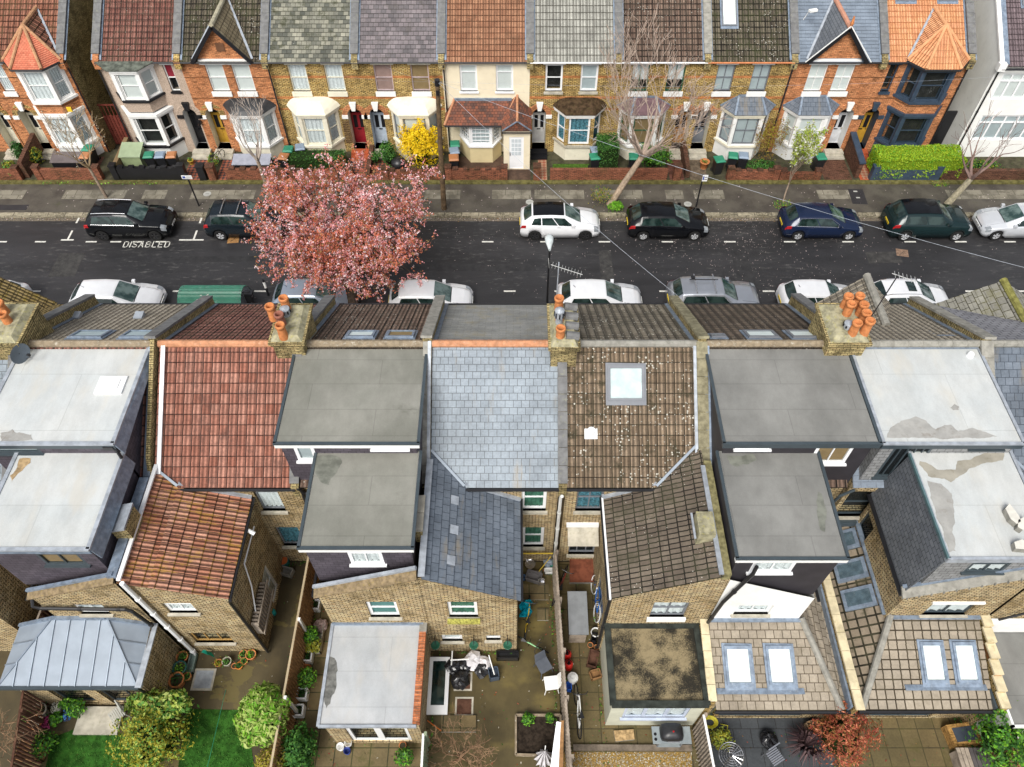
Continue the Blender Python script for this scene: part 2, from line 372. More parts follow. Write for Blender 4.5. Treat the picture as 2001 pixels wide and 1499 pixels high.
# ---------------------------------------------------------------- building helpers
def wallp(mb, O, u, w_, h_, holes=(), mat=None, n=None, depth=.45, reveal=None):
    """rectangular wall from O along u; holes (x,z,w,h) get reveals and a dim room behind"""
    O = V(O); u = V(u).normalized(); n = V(n)
    xs = sorted({0, w_, *[q for h in holes for q in (h[0], h[0] + h[2])]}); zs = sorted({0, h_, *[q for h in holes for q in (h[1], h[1] + h[3])]})
    P = lambda x, z, k=0: O + u * x + Z * z - n * k
    for i in range(len(xs) - 1):
        for j in range(len(zs) - 1):
            cx, cz = (xs[i] + xs[i + 1]) / 2, (zs[j] + zs[j + 1]) / 2
            if any(h[0] < cx < h[0] + h[2] and h[1] < cz < h[1] + h[3] for h in holes): continue
            f = [P(xs[i], zs[j]), P(xs[i + 1], zs[j]), P(xs[i + 1], zs[j + 1]), P(xs[i], zs[j + 1])]
            mb.face(f if u.cross(Z).dot(n) > 0 else f[::-1], mat)
    for (x, z, a, b, *ex) in holes:
        dp = ex[0] if ex else depth; rv = ex[1] if len(ex) > 1 else (reveal or mat); bk = ex[2] if len(ex) > 2 else M_room
        q = [(x, z), (x + a, z), (x + a, z + b), (x, z + b)]
        for k in range(4):
            p, r_ = q[k], q[(k + 1) % 4]; mb.face([P(*p), P(*r_), P(*r_, dp), P(*p, dp)], rv)
        mb.face([P(*c, dp) for c in q], bk)
def window(parent, O, u, w_, h_, n, style='sash', fm=None, inner=None, rec=.10, v=Z, fw=.06, sill=None, lintel=None, glass=None, name='window', half=None, bar=.04):
    """a glazed frame set back rec metres in its opening; pane, curtain and sill are its own pieces"""
    fm = fm or M_white; O = V(O); fw = max(fw, .105) if fm is M_upvc else fw; u = V(u).normalized(); n = V(n).normalized(); v = V(v).normalized()
    mb = MB(fm)
    def bx(x0, x1, z0, z1, d0, d1, m=None, b=None):
        b = b or mb
        P = [O + u * x + v * z - n * d_ for d_ in (d0, d1) for x, z in ((x0, z0), (x1, z0), (x1, z1), (x0, z1))]
        for f in ((0, 1, 2, 3), (7, 6, 5, 4), (0, 4, 5, 1), (1, 5, 6, 2), (2, 6, 7, 3), (3, 7, 4, 0)): b.face([P[i] for i in f], m)
    r = rec
    bx(0, fw, 0, h_, r, r + .06); bx(w_ - fw, w_, 0, h_, r, r + .06); bx(fw, w_ - fw, 0, fw, r, r + .06); bx(fw, w_ - fw, h_ - fw, h_, r, r + .06)
    vs, hs_ = {'sash': ([], [.5]), 'sash2': ([.5], [.5]), 'case2': ([.5], []), 'one': ([], []), 'case3': ([.33, .67], []), 'top2': ([.5], [.68]),
               'grid': ([.33, .67], [.25, .5, .75]), 'top3': ([.33, .67], [.7]), 'top4': ([.2, .4, .6, .8], [.7]), 'top1': ([], [.7]), 'grid2': ([.25, .5, .75], [.2, .4, .6, .8]), 'vert4': ([.2, .4, .6, .8], [])}[style]
    for q in vs: bx(w_ * q - bar / 2, w_ * q + bar / 2, fw, h_ - fw, r + .005, r + .05)
    for q in hs_: bx(fw, w_ - fw, h_ * q - bar / 2, h_ * q + bar / 2, r - .003, r + .055)
    o = mb.build(name, parent)
    g = MB(glass or G_win); g.face([O + u * fw + v * fw - n * (r + .03), O + u * (w_ - fw) + v * fw - n * (r + .03), O + u * (w_ - fw) + v * (h_ - fw) - n * (r + .03), O + u * fw + v * (h_ - fw) - n * (r + .03)])
    g.build('pane', o)
    if inner:
        c = MB(inner); z0 = fw if not half else h_ * (1 - half)
        k = 14; A = []; B = []
        for i in range(k + 1):
            dd = r + .065 + (.03 * math.sin(i * 2.1 + O.x) if inner in (M_net, M_bluec, M_green) else 0)
            x = fw * .5 + (w_ - fw) * i / k; A.append(O + u * x + v * z0 - n * dd); B.append(O + u * x + v * (h_ - fw * .5) - n * dd)
        c.grid([A, B]); c.build('curtain' if inner in (M_net, M_bluec, M_green) else 'blind', o)
    if sill:
        b = MB(sill[0]); bx(-.06, w_ + .06, -sill[1], 0, -.09, r, None, b); b.build('sill', o)
    if lintel:
        b = MB(lintel[0]); bx(-.13, w_ + .13, h_, h_ + lintel[1], -.02, r, None, b); b.build('lintel', o)
    return o
def _clip(poly, a, b, axis=1):
    def half(P, val, keep):
        out = []
        for i in range(len(P)):
            p, q = P[i], P[(i + 1) % len(P)]; ip, iq = keep(p[axis]), keep(q[axis])
            if ip: out.append(p)
            if ip != iq:
                t = (val - p[axis]) / (q[axis] - p[axis]); out.append((p[0] + (q[0] - p[0]) * t, p[1] + (q[1] - p[1]) * t))
        return out
    P = half(poly, a, lambda z: z >= a - 1e-9)
    return half(P, b, lambda z: z <= b + 1e-9) if len(P) > 2 else []
def roof(parent, pts, mat, th=.34, lap=.035, name='roof', build=True, mb=None, slope=None, base=True, u0=None, ref=None):
    """convex roof plane laid in real overlapping courses; pts coplanar, seen counterclockwise from above"""
    pts = [V(p) for p in pts]; n = (pts[1] - pts[0]).cross(pts[2] - pts[0]).normalized()
    if n.z < 0: n = -n
    t_ = Z.cross(n)
    t_ = t_.normalized() if t_.length > .02 else V((1, 0, 0)); b_ = n.cross(t_)
    if b_.z < 0: b_ = -b_; t_ = -t_
    o = pts[0]; P2 = [((p - o).dot(t_), (p - o).dot(b_)) for p in pts]
    v0 = min(p[1] for p in P2); v1 = max(p[1] for p in P2); mb = mb or MB(mat); k = 0
    if ref is not None: vr = (V(ref) - o).dot(b_); v0 = vr + math.floor((v0 - vr) / th + 1e-6) * th
    su = (u0 if u0 is not None else 0)
    while v0 + k * th < v1 - 1e-4:
        a = v0 + k * th; b = min(a + th, v1); q = _clip(P2, a, b); k += 1
        if len(q) < 3: continue
        up = [o + t_ * x + b_ * z + n * (lap * (1 - (z - a) / th)) for x, z in q]
        uv = [(x + su, z - v0 + .0) for x, z in q]
        mb.face(up, mat, uv)
        for i in range(len(q)):
            p, r_ = q[i], q[(i + 1) % len(q)]
            if abs(p[1] - a) < 1e-5 and abs(r_[1] - a) < 1e-5 and abs(p[0] - r_[0]) > 1e-4:
                A = o + t_ * p[0] + b_ * p[1]; B = o + t_ * r_[0] + b_ * r_[1]
                mb.face([A, B, B + n * lap, A + n * lap], mat, [(p[0], 0.02), (r_[0], .02), (r_[0], .06), (p[0], .06)])
    if base: mb.face([p - n * .02 for p in pts][::-1], mat)
    return mb.build(name, parent) if build else mb
def ridge(mb, p0, p1, r=.11, mat=None, seg=.45, lift=.02):
    p0 = V(p0); p1 = V(p1); L = (p1 - p0).length; k = max(1, int(L / seg)); d_ = (p1 - p0) / k
    for i in range(k):
        a = p0 + d_ * i; b = a + d_ * 1.02
        mb.tube([a + Z * lift, a + d_ * .08 + Z * lift, b + Z * lift], [r * 1.08, r, r * .97], mat, 8)
    return mb
def coping(mb, p0, p1, w_, t, mat, seg=.6):
    p0 = V(p0); p1 = V(p1); L = (p1 - p0).length; k = max(1, round(L / seg)); d_ = (p1 - p0) / k
    for i in range(k): mb.beam(p0 + d_ * (i + .012), p0 + d_ * (i + .988), w_ + .012 * (i % 2), t, mat)
    return mb
def hopen(a, b, z): return [V((a[0], a[1], z)), V((b[0], b[1], z))]
def fmat(M, pts): return [M @ V(p) for p in pts]
# ================================================================ the setting: ground, road, pavements
g = MB(plain('earth', (.07, .06, .04), .95, .1, var=.3, sc=1)); g.face([(-90, -40, -.03), (90, -40, -.03), (90, 110, -.03), (-90, 110, -.03)])
struct(g.build('ground'))
t = NT('asphalt road'); c = t.mix(t.ramp(t.noise(.5, 5, .65, t.vec((.35, 1.6, 1))), .3, .7), (.016, .0155, .0165), (.030, .029, .031))
c = t.mix(t.math('MULTIPLY', t.ramp(t.noise(60, 2), .5, .75), .3), c, (.08, .08, .08))
c = t.mix(t.math('MULTIPLY', t.math('MULTIPLY', t.ramp(t.noise(3, 6, .75, t.vec((.5, 2, 1))), .53, .68), t.ramp(t.noise(.22, 2), .45, .55)), .55), c, (.15, .145, .135))
t.bump(t.noise(70, 2), .25, .01); M_road = t.fin(c, t.ramp(t.noise(.8, 4), .3, .7) if False else .5, .45)
t = NT('old asphalt pavement'); c = t.mix(t.ramp(t.noise(.9, 5, .65), .35, .65), (.045, .038, .032), (.085, .075, .06))
c = t.mix(t.math('MULTIPLY', t.ramp(t.noise(60, 2), .5, .75), .5), c, (.16, .15, .12))
c = t.mix(t.math('MULTIPLY', t.ramp(t.noise(1.6, 6, .75), .56, .7), .5), c, (.05, .055, .02)); M_pave = t.fin(c, .6, .4)
t = NT('worn paving slabs'); k = t.n('ShaderNodeTexBrick'); t.l(t.uv(), k.inputs[0]); k.inputs['Scale'].default_value = 1; k.inputs['Brick Width'].default_value = .9; k.inputs['Row Height'].default_value = .6; k.inputs['Mortar Size'].default_value = .012
k.inputs['Color1'].default_value = C((.24, .22, .17)); k.inputs['Color2'].default_value = C((.18, .165, .13)); k.inputs['Mortar'].default_value = C((.05, .045, .03))
c = t.mix(t.math('MULTIPLY', t.ramp(t.noise(1.3, 6, .7), .42, .62), .75), k.outputs[0], (.09, .08, .06)); M_slab = t.fin(c, .7, .3)
M_kerb = brick('kerb stones', (.34, .30, .22), (.27, .24, .17), (.06, .05, .04), stain=(.12, .10, .06), bw=.95, bh=3, ms=.02)
M_line = plain('road paint', (.60, .59, .54), .7, .3, var=.15, sc=8, dirt=((.12, .12, .12), .5))
g = MB(M_road); g.face([(-60, 25.3, 0), (60, 25.3, 0), (60, 33.0, 0), (-60, 33.0, 0)]); struct(g.build('road'))
t = NT('road repair'); M_rep = t.fin(t.mix(t.ramp(t.noise(2.5, 5, .7), .3, .7), (.016, .016, .017), (.034, .033, .034)), .55, .4); MATS['road repair'] = M_rep
t = NT('worn road repair'); M_rep2 = t.fin(t.mix(t.ramp(t.noise(3, 5, .75), .35, .65), (.028, .027, .027), (.055, .053, .05)), .7, .3); MATS['worn road repair'] = M_rep2
for (x0, x1, y0, y1, m_) in ((-24, -22.6, 28.4, 30.2, M_rep2), (-6.0, 1.2, 28.8, 29.35, M_rep), (11.5, 12.4, 27.6, 31.2, M_rep), (18.6, 20.4, 29.4, 30.3, M_rep2), (4.5, 5.2, 28.1, 30.4, M_rep2), (-19, -13, 29.5, 29.95, M_rep)):
    g = MB(m_); g.face([(x0, y0, .003), (x1, y0 + .05, .003), (x1 - .04, y1, .003), (x0 + .03, y1 - .04, .003)]); struct(g.build('road_repair'))
g = MB(M_pave); g.box(-60, 60, 33.3, 36.05, -.02, .12); struct(g.build('far_pavement'))
g = MB(M_pave); g.box(-60, 60, 22.6, 25.0, -.02, .12); struct(g.build('near_pavement'))
g = MB(M_kerb)
for (a, b) in ((33.0, 33.3), (25.0, 25.3)): g.box(-60, 60, a, b, -.02, .127)
struct(g.build('kerb'))
g = MB(M_slab)
for (x0, x1) in ((-31, -27.6), (-25.4, -21.9), (-20.9, -19.6), (-18.2, -14.6), (-13.8, -10.2), (-5, -3.0), (-1.2, 1.0), (1.2, 4.0), (4.6, 7.3), (8.6, 9.6), (10.2, 11.9), (17.2, 19.2), (24.5, 32)):
    g.face([(x0, 34.45, .125), (x1, 34.45, .125), (x1, 35.25, .125), (x0, 35.25, .125)])
struct(g.build('pavement_slabs'))
g = MB(plain('gutter silt', (.13, .11, .085), .9, .1, var=.5, sc=12)); g.face([(-60, 32.72, .004), (60, 32.72, .004), (60, 33.0, .004), (-60, 33.0, .004)]); struct(g.build('gutter_channel'))
g = MB(plain('mossy verge', (.11, .10, .035), .95, .1, var=.4, sc=4, dirt=((.19, .17, .11), .7)))
g.box(-60, 60, 35.75, 36.05, .1, .20); struct(g.build('wall_footing'))
M_black_tile = plain('dark quarry tiles', (.03, .028, .03), .6, .3)
def chequer(name, a, b, j, s_=.17):
    t = NT(name); k = t.n('ShaderNodeTexChecker'); mp = t.n('ShaderNodeMapping'); mp.inputs['Rotation'].default_value = (0, 0, R(45)); t.l(t.uv(), mp.inputs[0]); t.l(mp.outputs[0], k.inputs[0])
    k.inputs['Scale'].default_value = 1 / s_; k.inputs[1].default_value = C(a); k.inputs[2].default_value = C(b)
    c = t.mix(t.math('MULTIPLY', t.ramp(t.noise(3, 5), .45, .7), .6), k.outputs[0], j); MATS[name] = t.fin(c, .7, .3); return MATS[name]
M_chq = chequer('red and black path tiles', (.30, .09, .05), (.05, .035, .035), (.12, .07, .05))
M_chq2 = chequer('buff and red path tiles', (.36, .22, .14), (.28, .08, .045), (.2, .12, .08))
M_redt = plain('red quarry tiles', (.38, .085, .035), .5, .4, var=.15, sc=5)
g = MB(M_rb2)          # front garden beds behind the walls
g = MB(plain('front garden soil', (.06, .055, .035), .95, .1, var=.35, sc=3, dirt=((.08, .11, .03), .6))); g.box(-60, 60, 36.05, 39.0, -.02, .14); struct(g.build('front_gardens'))

# painted road markings: each dash a mark of its own
def mark(pts, label, name='road_marking', cat='road marking', group='white dashes painted on the road'):
    m = MB(M_line); m.face([(x, y, .006) for x, y in pts]); o = m.build(name); tag(o, label, cat, group); return o
def dash(xc, y, wd=.62, t_=.10, label='', group='white dashes painted on the road'):
    return mark([(xc - wd / 2, y - t_ / 2), (xc + wd / 2, y - t_ / 2), (xc + wd / 2, y + t_ / 2), (xc - wd / 2, y + t_ / 2)], label, group=group)
yF, yN = 31.06, 27.38
for px in (5, 81, 180, 228, 272, 316): dash(PZ(px, 469).x, yF, .58, .1, 'short white dash edging the disabled bay on the far side of the road', 'dashes edging the disabled bay')
for px in (509, 953, 1067, 1181, 1304, 1426, 1543, 1657, 1778, 1877, 1973): dash(PZ(px, 472).x, yF, .62, .1, 'short white dash edging the far parking lane beyond the disabled bay', 'dashes edging the far parking lane')
for px in (996, 1095, 1300, 1502, 1898, 1996, 68, 349, 508, 640, 891): dash(PZ(px, 569).x, yN, .60, .1, 'short white dash edging the near parking lane', 'dashes edging the near parking lane')
for (a, b, px) in ((119, 144, 132), (350, 398, 378)):
    p = PZ(a, 469); q = PZ(b, 469); c0 = PZ(px, 469); e = MB(M_line)
    e.face([(p.x, p.y - .05, .006), (q.x, p.y - .05, .006), (q.x, p.y + .05, .006), (p.x, p.y + .05, .006)])
    mark([(c0.x - .05, c0.y + 1.35), (c0.x + .05, c0.y + 1.35), (c0.x + .05, c0.y + 1.95), (c0.x - .05, c0.y + 1.95)], 'short white tick by the kerb at the %s end of the disabled bay' % ('left' if px < 200 else 'right'), group=None)
    for (u0, u1) in ((.04, .75),): e.face([(c0.x - .05, c0.y + u0, .0065), (c0.x + .05, c0.y + u0, .0065), (c0.x + .05, c0.y + u1, .0065), (c0.x - .05, c0.y + u1, .0065)])
    tag(e.build('bay_end_marking'), 'white T shaped mark at the %s end of the disabled bay' % ('left' if px < 200 else 'right'), 'road marking', 'T marks of the disabled bay')
STROKES = {'D': [[(0, 0), (0, 1), (.5, 1), (.7, .8), (.7, .2), (.5, 0), (0, 0)]], 'I': [[(0, 0), (0, 1)]], 'S': [[(.65, .85), (.5, 1), (.15, 1), (0, .85), (0, .62), (.65, .4), (.65, .15), (.5, 0), (.15, 0), (0, .15)]],
 'A': [[(0, 0), (.35, 1), (.7, 0)], [(.13, .35), (.57, .35)]], 'B': [[(0, 0), (0, 1), (.5, 1), (.65, .85), (.65, .65), (.5, .52), (0, .52)], [(.5, .52), (.7, .38), (.7, .15), (.5, 0), (0, 0)]], 'L': [[(0, 1), (0, 0), (.6, 0)]], 'E': [[(.65, 1), (0, 1), (0, 0), (.65, 0)], [(0, .52), (.5, .52)]],
 'C': [[(.65, .85), (.5, 1), (.15, 1), (0, .8), (0, .2), (.15, 0), (.5, 0), (.65, .15)]], 'Y': [[(0, 1), (.33, .5), (.66, 1)], [(.33, .5), (.33, 0)]], 'R': [[(0, 0), (0, 1), (.5, 1), (.65, .85), (.65, .65), (.5, .5), (0, .5)], [(.35, .5), (.68, 0)]]}
def letters(mb, word, O, u, v, h, gap=.22, wf=1.0, t_=.13, lift=None):
    x = 0; O = V(O); u = V(u); v = V(v); n = u.cross(v).normalized()
    for ch in word:
        S = STROKES.get(ch, []); wd = max([p[0] for s_ in S for p in s_] or [.4])
        for s_ in S:
            for a, b in zip(s_[:-1], s_[1:]):
                A = O + u * (x + a[0] * wf) * h + v * a[1] * h + n * .001; B = O + u * (x + b[0] * wf) * h + v * b[1] * h + n * .001
                if (B - A).length < 1e-5: continue
                d_ = (B - A).normalized(); s2 = n.cross(d_) * t_ * h / 2; e = d_ * t_ * h * .45
                mb.face([A - e - s2, B + e - s2, B + e + s2, A - e + s2])
        x += wd * wf + gap + .12
    return x * h
mb = MB(M_line); p = PZ(240, 483); letters(mb, 'DISABLED', (p.x, p.y, .006), X, Y, .42, .2, .75)
tag(mb.build('road_lettering'), 'word DISABLED painted in white beside the black car bay', 'road lettering')
def cover(px, py, w_, h_, mat, label, z=.007, rz=.1):
    p = PZ(px, py, z); m = MB(mat); m.box(p.x - w_ / 2, p.x + w_ / 2, p.y - h_ / 2, p.y + h_ / 2, z - .02, z + .004, rz=rz); m.mat = M_black
    m.box(p.x - w_ * .36, p.x + w_ * .36, p.y - .012, p.y + .012, z, z + .007, rz=rz + .9); tag(m.build('access_cover'), label, 'access cover')
cover(456, 468, .6, .55, plain('rusty iron', (.30, .16, .06), .8, .3, var=.3, sc=9), 'rusty orange square cover in the road beside the half hidden black car')
cover(1763, 494, .62, .55, plain('brown iron', (.20, .13, .09), .8, .3, var=.3, sc=9), 'brown square cover in the road in front of the dark green car', rz=-.2)
pl = plain('pale cover', (.36, .36, .33), .8, .3)
for px, py, lb in ((405, 379, 'pale round cover in the far pavement beside the sign pole'), (1344, 399, 'pale round cover in the far pavement behind the black hatchback'), (1035, 395, 'pale round cover in the far pavement by the white estate car')):
    m = MB(pl); p = PZ(px, py, .12); m.cyl((p.x, p.y, .1), .22, .032, n=16); m.mat = M_black; m.box(p.x - .1, p.x + .1, p.y - .012, p.y + .012, .12, .135); tag(m.build('inspection_cover'), lb, 'access cover')
m = MB(M_black_tile); p = PZ(1675, 382, .12); m.box(p.x - .42, p.x + .42, p.y - .75, p.y + .55, .1, .127, rz=-.05)
for yy in (.3, -.25): m.box(p.x - .12, p.x + .1, p.y + yy, p.y + yy + .1, .12, .131, pl)
tag(m.build('trench_patch'), 'dark asphalt patch with two small pale covers in the far pavement', 'asphalt patch')
m = MB(M_black_tile); p = PZ(28, 405, .12); m.box(p.x - .9, p.x + .75, p.y - .25, p.y + .2, .1, .126); tag(m.build('asphalt_patch'), 'black asphalt patch by the kerb at the left end of the far pavement', 'asphalt patch')

# ================================================================ far terrace
YF = 38.8; SLP = .62
def bay(house, x0, x1, z0=.14, sz=1.15, top=3.05, proj=.8, wall=None, pier=None, fm=None, style='sash', inner=M_net, cor=None, roofk=None, roofm=None, side='sash', cut=.62, sillm=None, sides=None, rh=.55):
    wall = wall or M_creamr; pier = pier or M_white; fm = fm or M_white; cor = cor or M_white; sillm = sillm or cor
    yf = YF - proj; P = [V((x0, YF, 0)), V((x0 + cut, yf, 0)), V((x1 - cut, yf, 0)), V((x1, YF, 0))]
    mb = MB(wall); wins = []
    for i in range(3):
        a, b = P[i], P[i + 1]; u = (b - a).normalized(); n = u.cross(Z); L = (b - a).length
        wallp(mb, a + Z * z0, u, L, sz - z0, [], wall, n)
        m_ = .13 if i == 1 else .16; wallp(mb, a + Z * sz, u, L, top - sz, [(m_, .06, L - 2 * m_, top - sz - .12)], pier, n, depth=.35)
        wins.append((a + Z * (sz + .06) + u * m_, u, L - 2 * m_, top - sz - .12, n, style if i == 1 else side))
    mb.mat = pier
    for p in (P[1], P[2]): mb.box(p.x - .09, p.x + .09, p.y - .05, p.y + .13, sz, top)
    o = mb.build('bay', house)
    for w_ in wins: window(house, w_[0], w_[1], w_[2], w_[3], w_[4], w_[5], fm, inner, rec=.05, fw=.07)
    def ring(off): return [(x0 - off, YF), (x0 + cut - off * .6, yf - off), (x1 - cut + off * .6, yf - off), (x1 + off, YF)]
    mb = MB(cor); mb.prism(ring(.13), top, top + .16); mb.prism(ring(.07), top - .12, top); mb.build('cornice', house)
    mb = MB(sillm); mb.prism(ring(.10), sz - .13, sz + .005); mb.build('sill', house)
    if roofk:
        r_ = ring(.2); zt = top + .165; E = [V((x, y, zt)) for x, y in r_]; xc = (x0 + x1) / 2
        if roofk == 'hip':
            A = V((x0 + .75, YF, zt + rh)); B = V((x1 - .75, YF, zt + rh)); mb = MB(roofm)
            for q in ([E[0], E[1], A], [E[1], E[2], B, A], [E[2], E[3], B]): roof(None, q, roofm, .16, .012, build=False, mb=mb, base=False)
            for q in ((E[1], A), (E[2], B)): mb.beam(q[0] + Z * .02, q[1] + Z * .02, .11, .04, M_lead)
            mb.beam(A + Z * .02 - Y * .03, B + Z * .02 - Y * .03, .10, .08, M_lead); mb.beam(E[0] + Z * .02, A + Z * .02, .1, .05, M_lead); mb.beam(E[3] + Z * .02, B + Z * .02, .1, .05, M_lead)
            mb.build('bay_roof', house)
        else:                                              # curved hood
            rows = []
            for k in range(5):
                f = k / 4; zz = zt + rh * math.sin(f * math.pi / 2); s_ = 1 - f ** 1.3 * .55
                rows.append([V((xc + (e.x - xc) * s_, YF - (YF - e.y) * (1 - f ** 1.4), zz)) for e in E])
            mb = MB(roofm); mb.grid(rows); mb.build('bay_roof', house)
def arch_door(house, mbw, x0, xd, wd=.85, top=3.02, wallm=None, doorm=None, key=None, archm=None, glazed=.45, step=M_stonel, sidem=None, dark=False, base=.35, halfglass=True):
    """returns the hole; adds spandrels to the wall and builds arch, keystone, door and step"""
    r = wd / 2; sp = top - r; xc = xd + r; key = key or M_white
    for s_ in (-1, 1):
        pts = [V((xc + s_ * r, YF, top)), V((xc + s_ * r, YF, sp))] + [V((xc + s_ * r * math.cos(a), YF, sp + r * math.sin(a))) for a in [math.pi / 2 * k / 6 for k in range(1, 7)]]
        mbw.face(pts if s_ < 0 else pts[::-1], wallm)
    mb = MB(archm or M_ob); N = 12
    for k in range(N):
        a, b = math.pi * (k + .06) / N, math.pi * (k + .94) / N
        q = [V((xc + rr * math.cos(t_), 0, sp + rr * math.sin(t_))) for rr, t_ in ((r, a), (r + .26, a), (r + .26, b), (r, b))]
        mb.face([V((p.x, YF - .03, p.z)) for p in q][::-1])
    mb.tube([(xc + (r + .26) * math.cos(math.pi * k / 12), YF, sp + (r + .26) * math.sin(math.pi * k / 12)) for k in range(13)], .03, n=4)
    mb.build('door_arch', house)
    mb = MB(key); zt = sp + r
    mb.slab([(xc - .10, YF - .16, zt - .08), (xc + .10, YF - .16, zt - .08), (xc + .19, YF - .16, zt + .42), (xc - .19, YF - .16, zt + .42)], (0, -1, 0), .18)
    mb.build('keystone', house)
    for q in (xc - r - .32, xc + r - .02): mb = MB(key); mb.box(q, q + .34, YF - .1, YF + .02, sp - .2, sp); mb.build('impost', house)
    d0 = YF + .62; mb = MB(doorm); w2 = wd - .04; x1 = xd + .02; zb = base
    mb.box(x1, x1 + w2, d0, d0 + .06, zb, zb + 2.0)
    for a in (0, 1):
        mb.box(x1 + .1 + a * (w2 / 2 - .04), x1 + w2 / 2 - .06 + a * (w2 / 2 - .04), d0 - .02, d0, zb + .2, zb + .85)
    o = mb.build('door', house)
    g_ = MB(G_win if halfglass else M_dark); 
    g_.mat = M_dark
    if halfglass:
        for a in (0, 1): g_.box(x1 + .12 + a * (w2 / 2 - .03), x1 + w2 / 2 - .06 + a * (w2 / 2 - .03), d0 - .014, d0 + .01, zb + 1.05, zb + 1.85)
    g_.box(x1 + w2 / 2 - .11, x1 + w2 / 2 + .11, d0 - .035, d0 - .02, zb + .92, zb + .98)
    g_.build('door_glazing', o)
    g_ = MB(MATS.get('brass') or plain('brass', (.5, .38, .15), .3, .5, .9)); g_.cyl((x1 + w2 - .09, d0 - .05, zb + .98), .03, .05, n=8); g_.build('door_handle', o)
    mb = MB(M_dark); mb.box(x1, x1 + w2, d0 + .01, d0 + .05, zb + 2.04, top - .02); mb.build('fanlight', house)
    mb = MB(step); mb.box(xd - .12, xd + wd + .12, YF - .45, YF + .6, .12, base); mb.box(xd - .12, xd + wd + .12, YF - .8, YF - .45, .12, base - .12); mb.build('step', house)
    return (xd - x0, base, wd, top - base, .7, sidem or M_white, M_dark)
def far_roof(h, x0, x1, mat, th=.33, gut=M_black, lap=.03, top=43.2):
    z0 = 5.98 - .2 * SLP + .06; e = 38.58; zr = z0 + (top - e) * SLP
    mb = MB(mat); roof(None, [(x0, e, z0), (x1, e, z0), (x1, top, zr), (x0, top, zr)], mat, th, lap, build=False, mb=mb, u0=x0 * 1.37)
    mb.face([(x0, top, zr), (x1, top, zr), (x1, 2 * top - e, z0), (x0, 2 * top - e, z0)])
    o = mb.build('roof', h)
    m = MB(M_ridgeb); ridge(m, (x0, top, zr), (x1, top, zr), .13); m.build('ridge_tiles', o)
    m = MB(gut); m.tube([(x0, e - .05, z0 - .0), (x1, e - .05, z0 - .0)], .045, n=6); m.box(x0, x1, e + .02, YF + .02, z0 - .07, z0 - .0, gut if gut is not M_black else M_black); m.build('gutter', h)
    return o
def parapet(h, x, y0=38.62, y1=43.2, wd=.32, brickm=None, cop=None, up=.14, flash=M_lead, e=38.58, z0=5.98 - .2 * SLP + .06):
    mb = MB(brickm or M_yd); zz = lambda y: z0 + (y - e) * SLP
    mb.slab([(x - wd / 2, y0, zz(y0) - .4), (x - wd / 2, y1, zz(y1) - .4), (x - wd / 2, y1, zz(y1) + up), (x - wd / 2, y0, zz(y0) + up)], (-1, 0, 0), wd)
    mb.box(x - wd / 2 - .01, x + wd / 2 + .01, y0 - .12, y0 + .25, z0 - .35, z0 + .13)
    o = mb.build('parapet', h)
    m = MB(cop or M_cop); coping(m, (x, y0 + .22, zz(y0 + .22) + up + .04), (x, y1, zz(y1) + up + .04), wd + .1, .08, None); m.build('coping', o)
    m = MB(flash)
    for s_ in (-1, 1): m.beam((x + s_ * (wd / 2 + .06), y0 + .05, zz(y0) + .06), (x + s_ * (wd / 2 + .06), y1, zz(y1) + .04), .11, .03)
    m.build('flashing', o)
def pipe(h, pts, r=.045, mat=None, name='downpipe'):
    m = MB(mat or M_blackp); m.tube(pts, r, n=7)
    for a, b in zip(pts[:-1], pts[1:]):
        a, b = V(a), V(b); L = (b - a).length
        if L > 1.2:
            for k in range(1, int(L / 1.2) + 1): q = a + (b - a) * (k * 1.2 / L); dd = (b - a).normalized() * .05; m.tube([q - dd, q + dd], r * 1.3, n=7)
    return m.build(name, h)
UW = dict(z=4.1, h=1.68)
def far_house(x0, x1, label, wall, roofm, ups=(), door=None, group='terraced houses along the far side of the street', cat='terraced house', holes=(), lint=M_white, sillm=M_white, sillh=.27, th=.33, gut=M_black, gable=None, wz=4.08, wh=1.58, left=True, extra=None):
    h = thing('terraced_house', label, cat, ((x0 + x1) / 2, YF, 0), group)
    mb = MB(wall); hs_ = [(x - x0, wz, w_, wh) for (x, w_, *_) in ups] + list(holes)
    if door: hs_.append(arch_door(h, mb, x0, **door))
    wallp(mb, (x0, YF, 0), X, x1 - x0, 6.0, hs_, wall, -Y)
    mb.face([(x0, YF, 0), (x0, YF, 6), (x0, 2 * 43.2 - YF, 6), (x0, 2 * 43.2 - YF, 0)], M_yd); mb.face([(x1, YF, 0), (x1, YF, 6), (x1, 2 * 43.2 - YF, 6), (x1, 2 * 43.2 - YF, 0)], M_yd)
    mb.face([(x0, 2 * 43.2 - YF, 0), (x1, 2 * 43.2 - YF, 0), (x1, 2 * 43.2 - YF, 6), (x0, 2 * 43.2 - YF, 6)], M_yd)
    for xx in (x0, x1): mb.face([(xx, YF, 6), (xx, 43.2, 8.68), (xx, 2 * 43.2 - YF, 6)], M_yd)
    mb.build('wall', h)
    for (x, w_, st, fm, inner, *ex) in ups:
        window(h, (x, YF, wz), X, w_, wh, -Y, st, fm, inner, sill=(sillm, sillh) if sillm else None, lintel=(lint, .17) if lint else None, half=ex[0] if ex else None)
    far_roof(h, x0, x1, roofm, th, gut)
    return h
wf, wu = M_white, M_upvc
